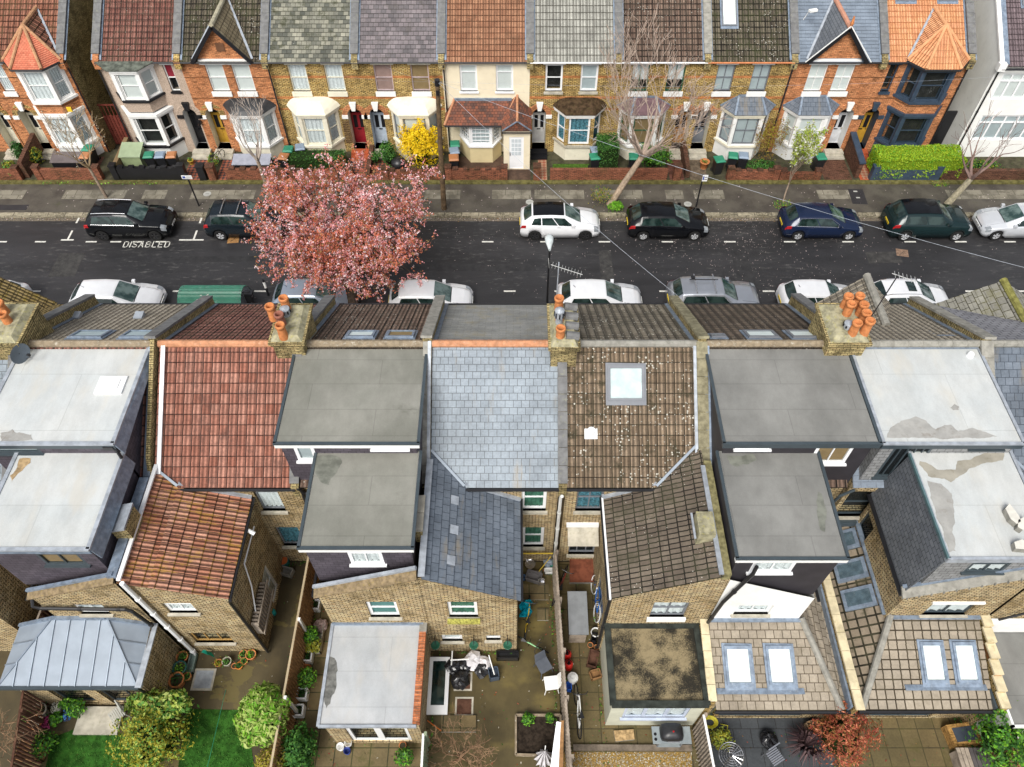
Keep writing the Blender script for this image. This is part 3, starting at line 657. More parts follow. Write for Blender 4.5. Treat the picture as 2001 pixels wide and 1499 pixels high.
# 0 orange brick with turret bay
h0 = far_house(-28.9, -24.0, 'orange brick end house with a two storey white bay under a salmon turret roof', M_ob, T_oran, [(-28.25, .62, 'sash', wf, M_net)], dict(xd=-28.25, wd=.9, wallm=M_ob, doorm=M_cream, archm=M_yb, sidem=M_cream))
bay(h0, -27.0, -24.35, wall=M_white, fm=wf, inner=M_net); bay(h0, -27.0, -24.35, z0=3.2, sz=3.95, top=5.82, wall=M_ob, fm=wf, inner=M_net)
def turret(h, x0, x1, mat, rmat, zz=6.0, top=7.55):
    xc = (x0 + x1) / 2; E = [V((x0 - .22, 38.62, zz + .02)), V((x0 + .5, 37.72, zz)), V((x1 - .5, 37.72, zz)), V((x1 + .22, 38.62, zz + .02))]
    A = V((xc, 39.35, top)); B = V((xc, 38.58 + (top - 5.92) / SLP, top)); mb = MB(mat)
    for q in ([E[0], E[1], A], [E[1], E[2], A], [E[2], E[3], A]): roof(None, q, mat, .3 if mat is T_orb else .1, .02, build=False, mb=mb, base=False)
    mb.face([p - Z * .03 for p in E][::-1], M_white)
    for q in ([B, E[0], A], [E[3], B, A]): roof(None, q, mat if mat is T_orb else T_oran, .33, .03, build=False, mb=mb, base=False)
    o = mb.build('bay_roof', h); m = MB(rmat)
    for e in E: ridge(m, e + Z * .03, A + Z * .02, .085)
    ridge(m, A, B, .10); m.build('ridge_tiles', o)
    m = MB(M_leadl); m.beam(E[3] + Z * .06, B + Z * .04, .12, .03); m.beam(E[0] + Z * .06, B + Z * .04, .12, .03); m.build('valley', o)
    m = MB(M_black); m.tube([E[0] - Z * .06, E[1] - Z * .06, E[2] - Z * .06, E[3] - Z * .06], .05, n=6); m.build('bay_gutter', h)
turret(h0, -27.0, -24.35, T_plain, plain('buff ridge', (.40, .22, .12), .85, .2, var=.2, sc=6))
parapet(h0, -24.18, brickm=M_ob); parapet(h0, -28.9, brickm=M_ob)
pipe(h0, [(-24.1, 38.5, 5.8), (-24.05, 38.72, 5.5), (-24.05, 38.72, .2)])
m = MB(plain('yellow alarm box', (.75, .5, .03), .4, .4)); m.box(-24.75, -24.5, 37.95, 38.02, 3.35, 3.62); m.build('alarm_box', h0)
# further left house of the same pair
hm = far_house(-33.6, -28.95, 'orange brick house cut by the left edge of the photo', M_ob, T_oran, [(-30.1, .9, 'sash', wf, M_net)], dict(xd=-29.9, wd=.85, wallm=M_ob, doorm=M_cream, archm=M_yb, sidem=M_cream))
# 1 pebbledash
h1 = far_house(-22.4, -17.98, 'pebbledashed house with two white bay windows and black sills', M_peb, T_red, [(-18.95, .5, 'sash', wf, plain('red curtain', (.35, .03, .05), .9, .1), .5)], dict(xd=-18.85, wd=.8, wallm=M_peb, doorm=M_black, archm=M_peb, key=M_black, sidem=M_whiter), sillm=M_black, sillh=.1, lint=M_white)
bay(h1, -22.05, -19.35, wall=M_whiter, fm=wf, inner=None, sillm=M_black, style='sash'); bay(h1, -22.0, -19.45, z0=3.3, sz=4.05, top=5.7, wall=M_peb, fm=wf, inner=M_blind, sillm=M_black)
m = MB(plain('mossy felt hood', (.10, .11, .09), .9, .2, var=.5, sc=4)); m.slab([(-22.4, 38.55, 6.0), (-22.0 + .45, 37.8, 5.9), (-19.45 - .45, 37.8, 5.9), (-19.2, 38.55, 6.0)], (0, 0, 1), .06); m.build('bay_roof', h1)
parapet(h1, -22.3, brickm=M_ob); pipe(h1, [(-22.35, 38.5, 5.85), (-22.42, 38.7, 5.6), (-22.42, 38.7, .2)]); parapet(h1, -17.98, brickm=M_yb)
m = MB(M_black); m.cyl((-18.0, 38.7, 2.1), .1, .2, n=8); m.box(-18.02, -17.98, 38.3, 38.7, 2.2, 2.25); m.build('wall_lamp', h1)
# 2 gabled
h2 = far_house(-17.98, -13.25, 'orange brick house with a pointed brick gable under lichened tiles', M_ob, T_dkt, [(-16.68, .98, 'sash', wf, M_blind), (-15.25, .98, 'sash', wf, M_blind)], dict(xd=-17.55, wd=.85, wallm=M_ob, doorm=plain('mustard door', (.42, .24, .03), .4, .4), archm=M_yb, sidem=M_cream))
def gable(h, xl, xr, xa, zt, wall, roofm, barge, rm, vent=True, sidem=None):
    zb = 6.0; yf = 38.60; yb = 38.58 + (zt - 5.92) / SLP; mb = MB(wall)
    mb.face([(xl + .18, 38.75, zb - .02), (xr - .18, 38.75, zb - .02), (xa, 38.75, zt - .1)]); o = mb.build('gable', h)
    if vent: m = MB(plain('rust vent', (.14, .07, .04), .9, .1)); m.box(xa - .2, xa + .25, 38.71, 38.76, zb + .45, zb + .9); m.build('gable_vent', o)
    mb = MB(roofm); L_ = V((xl - .05, yf, zb - .05)); R_ = V((xr + .05, yf, zb - .05)); A = V((xa, yf - .12, zt)); B = V((xa, yb, zt)); L2 = V((xl - .05, yf + .1, zb)); R2 = V((xr + .05, yf + .1, zb))
    for q in ([B, L_ - Y * .12, A], [R_ - Y * .12, B, A]): roof(None, q, roofm, .3, .025, build=False, mb=mb, base=False)
    mb.slab([L_, A + Y * .12, A + Y * .3 - Z * .12, L_ + Y * .3 + Z * 0], (0, -1, 0), .02, M_dark); mb.slab([A + Y * .12, R_, R_ + Y * .3, A + Y * .3 - Z * .12], (0, -1, 0), .02, M_dark)
    r_ = mb.build('gable_roof', h); m = MB(rm); ridge(m, A, B, .12); m.build('ridge_tiles', r_)
    m = MB(barge)
    for q in (L_, R_): m.beam(q - Y * .14 - Z * .02, A - Y * .02 - Z * .05, .05, .2)
    m.build('bargeboard', h); m = MB(M_leadl)
    for q in (L2, R2): m.beam(q + Z * .05, B + Z * .03, .12, .04)
    m.build('valley', r_)
    m = MB(M_white); m.box(xl + .25, xr - .25, 38.6, 38.82, 5.78, 6.03); m.build('lintel_band', h)
gable(h2, -17.1, -14.0, -15.5, 7.95, M_ob, tile('gable concrete tiles', '8a7c62', '9c9074', '4a4030', .3, .42, ribs=3, lichen=.5), M_black, plain('pale ridge', (.36, .33, .24), .9, .2, var=.25, sc=5))
bay(h2, -16.2, -13.55, wall=M_cream, fm=wf, inner=M_net, roofk='curve', roofm=plain('black hood', (.03, .032, .035), .5, .4, var=.3), rh=.45)
parapet(h2, -13.3); pipe(h2, [(-13.2, 38.45, 5.8), (-13.2, 38.6, 5.5), (-13.2, 38.7, .2)])
# 3 yellow brick, red door
h3 = far_house(-13.25, -8.5, 'yellow brick house with a cream bay, net curtains and a dark red door', M_yb, T_sl1, [(-12.22, .98, 'sash', M_cream, M_net), (-10.25, .98, 'sash', M_cream, M_net)], dict(xd=-9.45, wd=.82, wallm=M_yb, doorm=plain('dark red door', (.22, .012, .02), .35, .5), sidem=M_cream, step=M_redt), lint=M_cream, sillm=M_cream, th=.24)
bay(h3, -12.6, -9.95, wall=M_creamr, pier=M_cream, fm=M_cream, cor=M_cream, roofk='curve', roofm=M_cream, inner=M_net)
m = MB(plain('brown trellis', (.13, .08, .05), .9, .1))
for k in range(6): m.box(-9.83 + k * .055 * 1.4, -9.81 + k * .055 * 1.4, 38.74, 38.77, .8, 2.3)
for k in range(10): m.box(-9.85, -9.4, 38.73, 38.75, .85 + k * .15, .87 + k * .15)
m.build('trellis', h3); parapet(h3, -8.5)
# 4 yellow brick, pale blue door
h4 = far_house(-8.5, -3.85, 'yellow brick house with pink and tan blinds behind the forsythia', M_yb, T_sl2, [(-7.58, .98, 'sash', plain('pinkish frame', (.48, .38, .38), .5, .3), M_pinkb), (-5.58, .98, 'sash', MATS['pinkish frame'], M_tanb)], dict(xd=-8.2, wd=.82, wallm=M_yb, doorm=plain('pale blue door', (.40, .46, .53), .4, .4), sidem=plain('pale blue side', (.5, .55, .62), .5, .3)), lint=M_cream, th=.25)
bay(h4, -6.95, -4.2, wall=M_creamr, pier=M_cream, fm=M_grey, cor=M_cream, roofk='curve', roofm=M_cream, inner=M_blind)
parapet(h4, -3.85); pipe(h4, [(-3.75, 38.45, 5.8), (-3.75, 38.6, 5.5), (-3.75, 38.7, .2)])
# 5 cream render with tiled lean-to
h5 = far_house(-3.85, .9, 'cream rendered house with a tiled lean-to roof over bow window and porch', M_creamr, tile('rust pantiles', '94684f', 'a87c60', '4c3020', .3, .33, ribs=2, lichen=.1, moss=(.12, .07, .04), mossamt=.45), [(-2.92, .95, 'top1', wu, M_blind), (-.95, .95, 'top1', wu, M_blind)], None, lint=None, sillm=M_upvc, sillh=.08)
yl = 37.55; zl = 2.75
mb = MB(T_bay5)
E0, E1, E2 = V((-3.85, yl, zl)), V((-.75, yl, zl)), V((.9, yl - .5, zl)); A0, A1 = V((-3.3, YF, zl + .85)), V((.75, YF, zl + .85))
roof(None, [E0, (-.55, yl, zl), (-.2, YF, zl + .85), A0], T_bay5, .16, .012, build=False, mb=mb)
roof(None, [(-3.85, YF, zl), E0, A0], T_bay5, .16, .012, build=False, mb=mb)
# porch gable
GA, GB = V((.22, 36.95, zl + .62)), V((.22, YF, zl + .62 + .45)); PL, PR = V((-.62, 37.0, zl - .02)), V((1.02, 37.0, zl - .02))
roof(None, [PL, GA, GB, (-.62, YF, zl + .25)], T_bay5, .16, .012, build=False, mb=mb); roof(None, [GA, PR, (1.02, YF, zl + .25), GB], T_bay5, .16, .012, build=False, mb=mb)
mb.slab([(-.58, 37.02, zl), (.98, 37.02, zl), (.22, 37.0, zl + .56)], (0, -1, 0), .05, T_bay5)
o = mb.build('porch_roof', h5); m = MB(M_ridge)
for q in ((E0, A0), (GA, GB)): ridge(m, q[0], q[1], .07)
ridge(m, V((-.6, yl, zl)), V((.1, YF, zl + .95)), .05); m.build('ridge_tiles', o)
m = MB(M_lead); m.beam(A0 + Z * .02 - Y * .04, V((-.1, YF - .04, zl + .87)), .1, .14); m.beam(PL + Z * .05, GA + Z * .05, .08, .05); m.beam(PR + Z * .05, GA + Z * .05, .08, .05); m.build('flashing', o)
m = MB(M_black); m.tube([E0 - Y * .05, (-.6, yl - .05, zl - .03)], .05); m.tube([(-.65, 36.95, zl - .06), (1.05, 36.95, zl - .06)], .04); m.build('porch_gutter', h5)
mb = MB(M_creamy); Pb = [V((-3.1, YF, 0)), V((-2.5, 37.75, 0)), V((-1.2, 37.75, 0)), V((-.7, YF - .3, 0))]
for a, b in zip(Pb[:-1], Pb[1:]):
    u = (b - a).normalized(); n = u.cross(Z); L = (b - a).length
    wallp(mb, a + Z * .12, u, L, 1.2, [], M_creamy, n); wallp(mb, a + Z * 1.32, u, L, 1.35, [(.07, .05, L - .14, 1.2)], M_upvc, n, depth=.3)
    window(h5, a + Z * 1.37 + u * .07, u, L - .14, 1.2, n, 'grid2', M_upvc, M_greyb, rec=.03, fw=.05, bar=.025)
mb.prism([(-3.15, YF), (-2.55, 37.65), (-1.15, 37.65), (-.62, YF - .2)], 1.22, 1.33, M_upvc)
mb.build('bay', h5)
mb = MB(M_creamr); wallp(mb, (-.55, 37.1, .12), X, 1.5, 2.65, [(.32, .1, .82, 2.1)], M_creamr, -Y, depth=.1, reveal=M_upvc)
mb.face([(-.55, 37.1, .12), (-.55, 37.1, 2.77), (-.55, YF, 2.77), (-.55, YF, .12)]); mb.face([(.95, 37.1, .12), (.95, 37.1, 2.77), (.95, YF, 2.77), (.95, YF, .12)]); mb.build('porch', h5)
mb = MB(M_upvc); mb.box(-.23, .59, 37.13, 37.19, .22, 2.32); o = mb.build('door', h5); m = MB(G_win)
m.mat = M_greyb
for i in range(3):
    for j in range(4): m.box(-.10 + i * .19, .06 + i * .19, 37.115, 37.14, 1.1 + j * .28, 1.33 + j * .28)
m.build('door_glazing', o); m = MB(M_black); m.box(-.2, -.17, 37.08, 37.13, 1.1, 1.3); m.build('door_handle', o)
parapet(h5, .9)
# 6
h6 = far_house(.9, 5.65, 'yellow brick house with dark upstairs windows and a mossy brown bay roof', M_yb, T_grn, [(1.75, .95, 'sash', wu, None), (3.68, .95, 'sash', wu, M_greyb, .0)], dict(xd=1.1, wd=.78, wallm=M_yb, doorm=plain('pale grey door', (.5, .5, .5), .4, .4), sidem=M_cream, step=M_dark), lint=M_white, sillm=M_stonel, sillh=.14, th=.40, gut=M_upvc)
bay(h6, 2.4, 5.1, wall=M_cream, pier=M_yb, fm=wu, roofk='curve', roofm=plain('mossy brown bay felt', (.055, .035, .02), .95, .1, var=.5, sc=5, dirt=((.07, .07, .02), .7)), inner=M_bluec, sillm=M_stonel, rh=.5)
parapet(h6, 5.65)
# 7
h7 = far_house(5.65, 10.4, 'yellow brick house with green window frames behind the leaning bare tree', M_yb, T_brn, [(6.45, .95, 'case2', plain('dark green paint', (.02, .10, .05), .5, .4), M_net, .6), (8.4, .95, 'case2', MATS['dark green paint'], M_net, .6)], dict(xd=9.35, wd=.82, wallm=M_yb, doorm=plain('orange brown door', (.35, .16, .03), .5, .4), sidem=M_cream), gut=M_upvc)
bay(h7, 6.05, 8.7, wall=M_cream, fm=MATS['dark green paint'], roofk='hip', roofm=plain('purple bay roof', (.16, .10, .11), .8, .2, var=.2), inner=M_tanb)
parapet(h7, 10.4, cop=M_stone)
# 8
h8 = far_house(10.4, 15.05, 'yellow brick house with grey sash windows and a blue slate bay roof', M_yb, T_dkt, [(11.08, .95, 'sash2', M_grey, M_greyb), (13.02, .95, 'sash2', M_grey, M_greyb)], dict(xd=10.5, wd=.8, wallm=M_yb, doorm=M_grey, sidem=M_cream), gut=plain('orange gutter', (.55, .2, .08), .5, .3))
bay(h8, 11.85, 14.6, wall=M_whiter, fm=M_grey, roofk='hip', roofm=T_slo, inner=M_greyb, style='sash2', side='sash', cor=M_cream, rh=.62)
# roof window
e_ = 38.58; z_ = 5.98 - .2 * SLP + .06
def roofwin(h, x, y0, y1, w_, z_at, slope, fm=M_grey, inner=M_blind, style='one', name='roof_window', flash=M_lead, flip=1, lift=.10):
    """roof light lying on a slope that climbs along +y (flip=1) or -y"""
    n = V((0, -slope * flip, 1)).normalized(); v = V((0, flip, slope)).normalized(); L = abs(y1 - y0) * math.sqrt(1 + slope * slope)
    O = V((x, y0, z_at)) + n * lift; u = X * flip; O = O if flip == 1 else O + X * w_
    m = MB(flash); m.slab([O - u * .07 - v * .15 - n * (lift - .04), O + u * (w_ + .07) - v * .15 - n * (lift - .04), O + u * (w_ + .07) + v * (L + .06) - n * (lift - .04), O - u * .07 + v * (L + .08) - n * (lift - .04)], n, .03)
    m.mat = fm
    def bx(x0, x1, z0, z1, d0, d1):
        P = [O + u * a + v * b - n * q for q in (d0, d1) for a, b in ((x0, z0), (x1, z0), (x1, z1), (x0, z1))]
        for f in ((0, 1, 2, 3), (7, 6, 5, 4), (0, 4, 5, 1), (1, 5, 6, 2), (2, 6, 7, 3), (3, 7, 4, 0)): m.face([P[k] for k in f])
    fw = .08; bx(0, fw, 0, L, 0, lift); bx(w_ - fw, w_, 0, L, 0, lift); bx(fw, w_ - fw, 0, fw, 0, lift); bx(fw, w_ - fw, L - fw * 1.4, L, -.01, lift)
    o = m.build(name, h)
    q = lambda d_, e_: [O + u * e_ + v * e_ - n * d_, O + u * (w_ - e_) + v * e_ - n * d_, O + u * (w_ - e_) + v * (L - e_) - n * d_, O + u * e_ + v * (L - e_) - n * d_]
    m = MB(G_sky); m.face(q(.02, .06)); m.build('pane', o)
    m = MB(inner); m.face(q(.045, .05)); m.build('blind', o)
    return o
G_sky = glassmat('roof light glass', (.03, .035, .04), .04, bl=.03)
# keep to thing > part > sub-part: the frame's pane is folded below
zr_ = lambda y: 5.98 - .2 * SLP + .06 + (y - 38.58) * SLP
roofwin(h8, 11.2, 40.3, 42.0, .82, zr_(40.3), SLP)
parapet(h8, 15.05, cop=M_cop); pipe(h8, [(15.0, 38.45, 5.8), (15.05, 38.6, 5.5), (15.05, 38.7, .2)])
m = MB(M_terra); m.cyl((12.0, 38.0, .15), .22, .4, n=12, r2=.28); m.build('pot_stand', h8) if False else None
# 9
h9 = far_house(15.05, 19.85, 'orange brick gabled house with white windows and a slate bay roof', M_ob, T_slf, [(16.08, .95, 'sash2', wf, M_blind), (17.55, .95, 'sash2', wf, M_blind)], dict(xd=18.55, wd=.85, wallm=M_ob, doorm=plain('white grey door', (.55, .56, .58), .4, .4), archm=M_ob, sidem=M_white), th=.2)
gable(h9, 15.75, 18.85, 17.32, 7.85, M_ob, T_hangd, M_black, plain('salmon ridge', (.5, .25, .17), .8, .2), vent=False)
m = MB(M_terra); m.tube([(17.32, 38.5, 7.9), (17.32, 38.45, 8.1), (17.32, 38.5, 8.45)], [.06, .09, .04], n=6); m.build('finial', h9)
m = MB(M_white)
for s_ in ((15.65, 5.98), (18.95, 5.98)): m.beam((s_[0] + (-.1 if s_[0] < 17 else .1), 38.42, 6.02), (17.32, 38.42, 7.98), .03, .05)
m.build('bargeboard_trim', h9)
bay(h9, 15.4, 18.2, wall=M_whiter, fm=wf, roofk='hip', roofm=T_slo, inner=M_blind, style='sash', rh=.6)
m = MB(M_white); m.tube([(15.5, 40.4, 7.3), (15.62, 40.2, 7.9), (15.65, 40.0, 8.0)], .02, n=5); m.box(15.5, 15.95, 39.9, 40.1, 7.95, 8.05, rz=.3); m.build('aerial', h9)
parapet(h9, 19.85, cop=M_cop)
# 10
h10 = far_house(19.85, 24.6, 'orange brick house with slate blue bays and a bright orange tiled roof', M_ob, T_orb, [(20.35, .5, 'sash', M_navy, None)], dict(xd=20.0, wd=.85, wallm=M_ob, doorm=MATS['mustard door'], archm=M_ob, key=M_navy, sidem=M_navy, step=M_redt), lint=M_navy, sillm=M_navy, sillh=.15, th=.32)
bay(h10, 21.25, 24.1, wall=M_navy, pier=M_navy, fm=M_navy, cor=M_navy, inner=None); bay(h10, 21.25, 24.1, z0=3.2, sz=3.95, top=5.82, wall=M_ob, pier=M_navy, fm=M_navy, cor=M_navy, inner=None)
turret(h10, 21.25, 24.1, T_orb, M_ridgeo)
roofwin(h10, 20.65, 41.5, 42.6, 1.0, zr_(41.5), SLP); roofwin(h10, 22.9, 41.5, 42.6, 1.0, zr_(41.5), SLP)
parapet(h10, 24.5, cop=M_cop); pipe(h10, [(24.5, 38.45, 5.8), (24.55, 38.7, 5.5), (24.55, 38.7, .2)])
m = MB(M_white); m.cyl((21.05, 38.78, 1.7), .12, .05, n=10); m.build('number_plaque', h10) if False else None
# 11 white rendered
h11 = thing('detached_house', 'white rendered house at the right edge with wide casement windows', 'house', (29.5, 38.3, 0))
YF11 = 38.3
mb = MB(M_whiter); wallp(mb, (25.85, YF11, 0), X, 8, 6.0, [(.5, 3.9, 3.0, 1.55), (.6, 1.3, 3.6, 1.6)], M_whiter, -Y)
mb.face([(25.85, YF11, 0), (25.85, YF11, 6), (25.85, 48, 6), (25.85, 48, 0)]); mb.face([(25.85, YF11, 6), (25.85, 43.2, 9.1), (25.85, 48, 6)]); mb.face([(25.85, 48, 0), (33.85, 48, 0), (33.85, 48, 6), (25.85, 48, 6)]); mb.face([(33.85, YF11, 0), (33.85, YF11, 6), (33.85, 48, 6), (33.85, 48, 0)])
mb.build('wall', h11)
window(h11, (26.35, YF11, 3.9), X, 3.0, 1.55, -Y, 'top4', M_upvc, M_blind, rec=.06, fw=.09, bar=.1); window(h11, (26.45, YF11, 1.3), X, 3.6, 1.6, -Y, 'top4', M_upvc, M_greyb, rec=.06, fw=.09, bar=.1)
T_p = tile('purple brown tiles', '6e6063', '7c6d70', '3c3335', .3, .3, ribs=2)
mb = MB(T_p); roof(None, [(26.0, 38.1, 5.95), (34, 38.1, 5.95), (34, 43.2, 9.1), (26.0, 43.2, 9.1)], T_p, .3, .03, build=False, mb=mb); mb.face([(25.9, 43.2, 9.1), (34, 43.2, 9.1), (34, 48.3, 5.9), (25.9, 48.3, 5.9)]); mb.build('roof', h11)
m = MB(M_white); m.beam((25.9, 38.0, 5.95), (25.9, 43.2, 9.18), .22, .12); m.box(25.7, 26.1, 37.95, 38.25, 5.75, 6.15); m.build('verge', h11)
m = MB(M_lead); m.beam((26.15, 38.15, 6.05), (26.15, 43.2, 9.2), .3, .04); m.build('flashing', h11)
m = MB(M_black); m.tube([(25.9, 38.0, 5.85), (34, 38.0, 5.85)], .06); m.build('gutter', h11); pipe(h11, [(26.0, 38.0, 5.8), (25.98, 38.22, 5.6), (25.98, 38.22, .2)])
pipe(h11, [(25.75, 41.0, 5.1), (25.75, 42.5, 6.6)], .05)
roofwin(h11, 27.2, 41.0, 42.4, 1.0, 5.95 + (41.0 - 38.1) * .6176, .6176)
m = MB(M_black); m.box(24.75, 25.8, 39.6, 39.7, 0.1, 2.3); tag(m.build('side_gate'), 'black timber gate closing the passage beside the white rendered house', 'gate')
m = MB(plain('rust red boards', (.14, .035, .025), .9, .1, var=.3, sc=5))
for k in range(8): m.box(-23.95 + k * .19, -23.79 + k * .19, 39.6, 39.66, .1, 2.0 + .02 * (k % 3))
for k in range(7): m.box(-23.9 + k * .21, -23.86 + k * .21, 39.61, 39.65, 2.0, 2.7)
m.box(-23.98, -22.45, 39.66, 39.72, 1.6, 1.7); m.box(-23.98, -22.45, 39.62, 39.68, 2.66, 2.74)
tag(m.build('side_gate'), 'rust red timber gate in the passage left of the pebbledashed house', 'gate')
# end walls of the passage on the left: taller dark flank seen between the two verges
# ================================================================ near terrace, seen from behind
RY, RZ, FE, FZ, BE, BZ, YB, YO = 16.6, 8.5, 20.9, 5.85, 12.6, 5.95, 12.75, 9.25
SB = (RZ - BZ) / (RY - BE); SF = (RZ - FZ) / (FE - RY)
GRP = flatroof('pale grey resin roof', (.45, .475, .48), (.50, .51, .50), None, rough=.35, sw=4, sl=2.2, seam=.35)
GRP2 = flatroof('grey resin roof', (.36, .38, .40), (.46, .47, .48), None, rough=.4, sw=4, sl=1.1, seam=.35)
FELT = flatroof('grey green mineral felt', (.165, .166, .143), (.24, .237, .21), (.10, .10, .08), thr=.66, soft=.1, rough=.85, sw=4.3, sl=1.0, seam=.45)
FELT2 = flatroof('grey mineral felt', (.15, .15, .142), (.218, .217, .205), (.10, .10, .09), thr=.68, soft=.1, rough=.8, sw=4.3, sl=1.0, seam=.45)
t = NT('mossy black felt'); n_ = t.math('ADD', t.noise(.95, 4, .6), t.math('MULTIPLY', t.noise(26, 3, .8), .5)); c = t.mix(t.ramp(n_, .62, .86), (.022, .020, .015), (.25, .20, .115)); c = t.mix(t.math('MULTIPLY', t.ramp(t.noise(2.2, 5, .7), .55, .7), .6), c, (.04, .035, .02)); MOSSF = t.fin(c, .9, .2); MATS['mossy black felt'] = MOSSF
WETS = plain('puddle stain', (.33, .325, .305), .15, .5, var=.12, sc=2.2, dirt=((.20, .17, .14), .6))
def near_house(x0, x1, label, front, back, hole_rear=(), th_f=.33, th_b=.34, rm=M_ridgeb, wallm=None, dormer=False, lapb=.035, flap=.03, cat='terraced house', gut=M_black):
    h = thing('terraced_house', label, cat, ((x0 + x1) / 2, YB, 0), 'terraced houses along the near side of the street'); wallm = wallm or M_yr
    mb = MB(wallm); wallp(mb, (x0, YB, 0), X, x1 - x0, 6.0, [(a - x0, b, c, d_) for (a, b, c, d_, *_) in hole_rear], wallm, -Y)
    for (a, b, c, d_, st, fm, inner, *ex) in hole_rear:
        window(h, (a, YB, b), X, c, d_, -Y, st, fm, inner, sill=(M_stonel, .12) if not ex else None)
    mb.face([(x1, 20.7, 0), (x0, 20.7, 0), (x0, 20.7, 5.9), (x1, 20.7, 5.9)], M_yb)
    for xx in (x0, x1):
        mb.face([(xx, YB, 0), (xx, 20.7, 0), (xx, 20.7, 5.9), (xx, RY, RZ - .05), (xx, YB, 6.0)])
    mb.build('wall', h)
    mb = MB(front); roof(None, [(x1, FE, FZ), (x0, FE, FZ), (x0, RY, RZ), (x1, RY, RZ)], front, th_f, flap, build=False, mb=mb); o = mb.build('roof', h)
    mb = MB(back); roof(None, [(x0, BE, BZ), (x1, BE, BZ), (x1, RY, RZ), (x0, RY, RZ)], back, th_b, lapb, build=False, mb=mb); mb.build('roof', h)
    m = MB(rm); ridge(m, (x0, RY, RZ + .03), (x1, RY, RZ + .03), .13); m.build('ridge_tiles', o)
    m = MB(gut); m.tube([(x0, FE + .05, FZ - .02), (x1, FE + .05, FZ - .02)], .055); m.build('gutter', h)
    if not dormer: m = MB(gut); m.tube([(x0, BE - .06, BZ - .04), (x1, BE - .06, BZ - .04)], .055); m.box(x0, x1, BE + .02, YB + .02, BZ - .16, BZ - .04); m.build('gutter', h)
    return h
def nparapet(h, x, wd=.3, up=.42, front=True, back=True, cop=M_cop, brickm=None, upb=.16, y0=12.75, lead=True, bw=None, ff=None):
    brickm = brickm or M_yd; mb = MB(brickm); zf = lambda y: RZ - (y - RY) * SF; zb = lambda y: RZ - (RY - y) * SB
    m = MB(cop); l_ = MB(M_lead)
    if front:
        ye = ff or 20.95
        mb.slab([(x - wd / 2, RY, RZ - .3), (x - wd / 2, ye, zf(ye) - .3), (x - wd / 2, ye, zf(ye) + up), (x - wd / 2, RY, RZ + up)], (-1, 0, 0), wd)
        coping(m, (x, RY - .1, RZ + up + .05), (x, ye, zf(ye) + up + .04), wd + .08, .09, None)
        s_ = 1 if x < 0 else -1; l_.beam((x + s_ * (wd / 2 + .07), RY, RZ + .07), (x + s_ * (wd / 2 + .07), ye, zf(ye) + .06), .14, .03)
    if back:
        wb = bw or wd
        mb.slab([(x - wb / 2, y0, zb(y0) - .3), (x - wb / 2, RY, RZ - .3), (x - wb / 2, RY, RZ + upb), (x - wb / 2, y0, zb(y0) + upb)], (-1, 0, 0), wb)
        mb.box(x - wb / 2, x + wb / 2, y0 - .2, y0, BZ - .5, BZ + .12)
        coping(m, (x, y0 - .1, zb(y0 - .1) + upb + .04), (x, RY, RZ + upb + .06), wb + .05, .08, None, .62)
    mb.build('parapet', h); m.build('coping', h)
    if lead and l_.f: l_.build('flashing', h)
def potcow(kind, x, y, z, h, r=.13):
    pass
def chimney(h, x, y, wx, wy, zc, pots, zb=7.0, cowls=()):
    mb = MB(M_yd); mb.box(x - wx / 2, x + wx / 2, y - wy / 2, y + wy / 2, zb, zc - .28)
    for k, e in enumerate((.05, .10)): mb.box(x - wx / 2 - e, x + wx / 2 + e, y - wy / 2 - e, y + wy / 2 + e, zc - .28 + k * .1, zc - .18 + k * .1)
    o = mb.build('chimney', h); a, b = wx / 2 + .02, wy / 2 + .02
    c = MB(M_mortar); P = [V((x + sx * a, y + sy * b, zc - .08)) for sx, sy in ((-1, -1), (1, -1), (1, 1), (-1, 1))]; Q = [V((x + sx * a * .72, y + sy * b * .8, zc + .09)) for sx, sy in ((-1, -1), (1, -1), (1, 1), (-1, 1))]
    c.face(Q)
    for i in range(4): c.face([P[i], P[(i + 1) % 4], Q[(i + 1) % 4], Q[i]])
    c.build('flaunching', o)
    for (px, py, ht, m_) in pots:
        p = PZ(px, py, zc + ht); b_ = MB(m_); z0 = zc - .02; r = .145
        b_.lathe((p.x, p.y, z0), [(r * 1.06, 0), (r * .93, ht * .72), (r * .92, ht * .82), (r * 1.12, ht * .85), (r * 1.14, ht * .97), (r * 1.05, ht + .02), (r * .8, ht + .02), (r * .78, ht * .5)], n=16); b_.mat = M_dark; b_.cyl((p.x, p.y, z0 + ht * .45), r * .8, .01, n=12); b_.build('chimney_pot', o, smooth=True)
    for (px, py, ht) in cowls:
        p = PZ(px, py, zc + ht); b_ = MB(M_leadl); b_.lathe((p.x, p.y, zc), [(.12, 0), (.12, ht * .4), (.16, ht * .5), (.16, ht * .9), (.05, ht), (.0, ht)], n=12); b_.mat = M_dark
        for k in range(8): a_ = k * math.pi / 4; b_.box(p.x + .16 * math.cos(a_) - .02, p.x + .16 * math.cos(a_) + .02, p.y + .16 * math.sin(a_) - .02, p.y + .16 * math.sin(a_) + .02, zc + ht * .55, zc + ht * .82)
        b_.build('cowl', o)
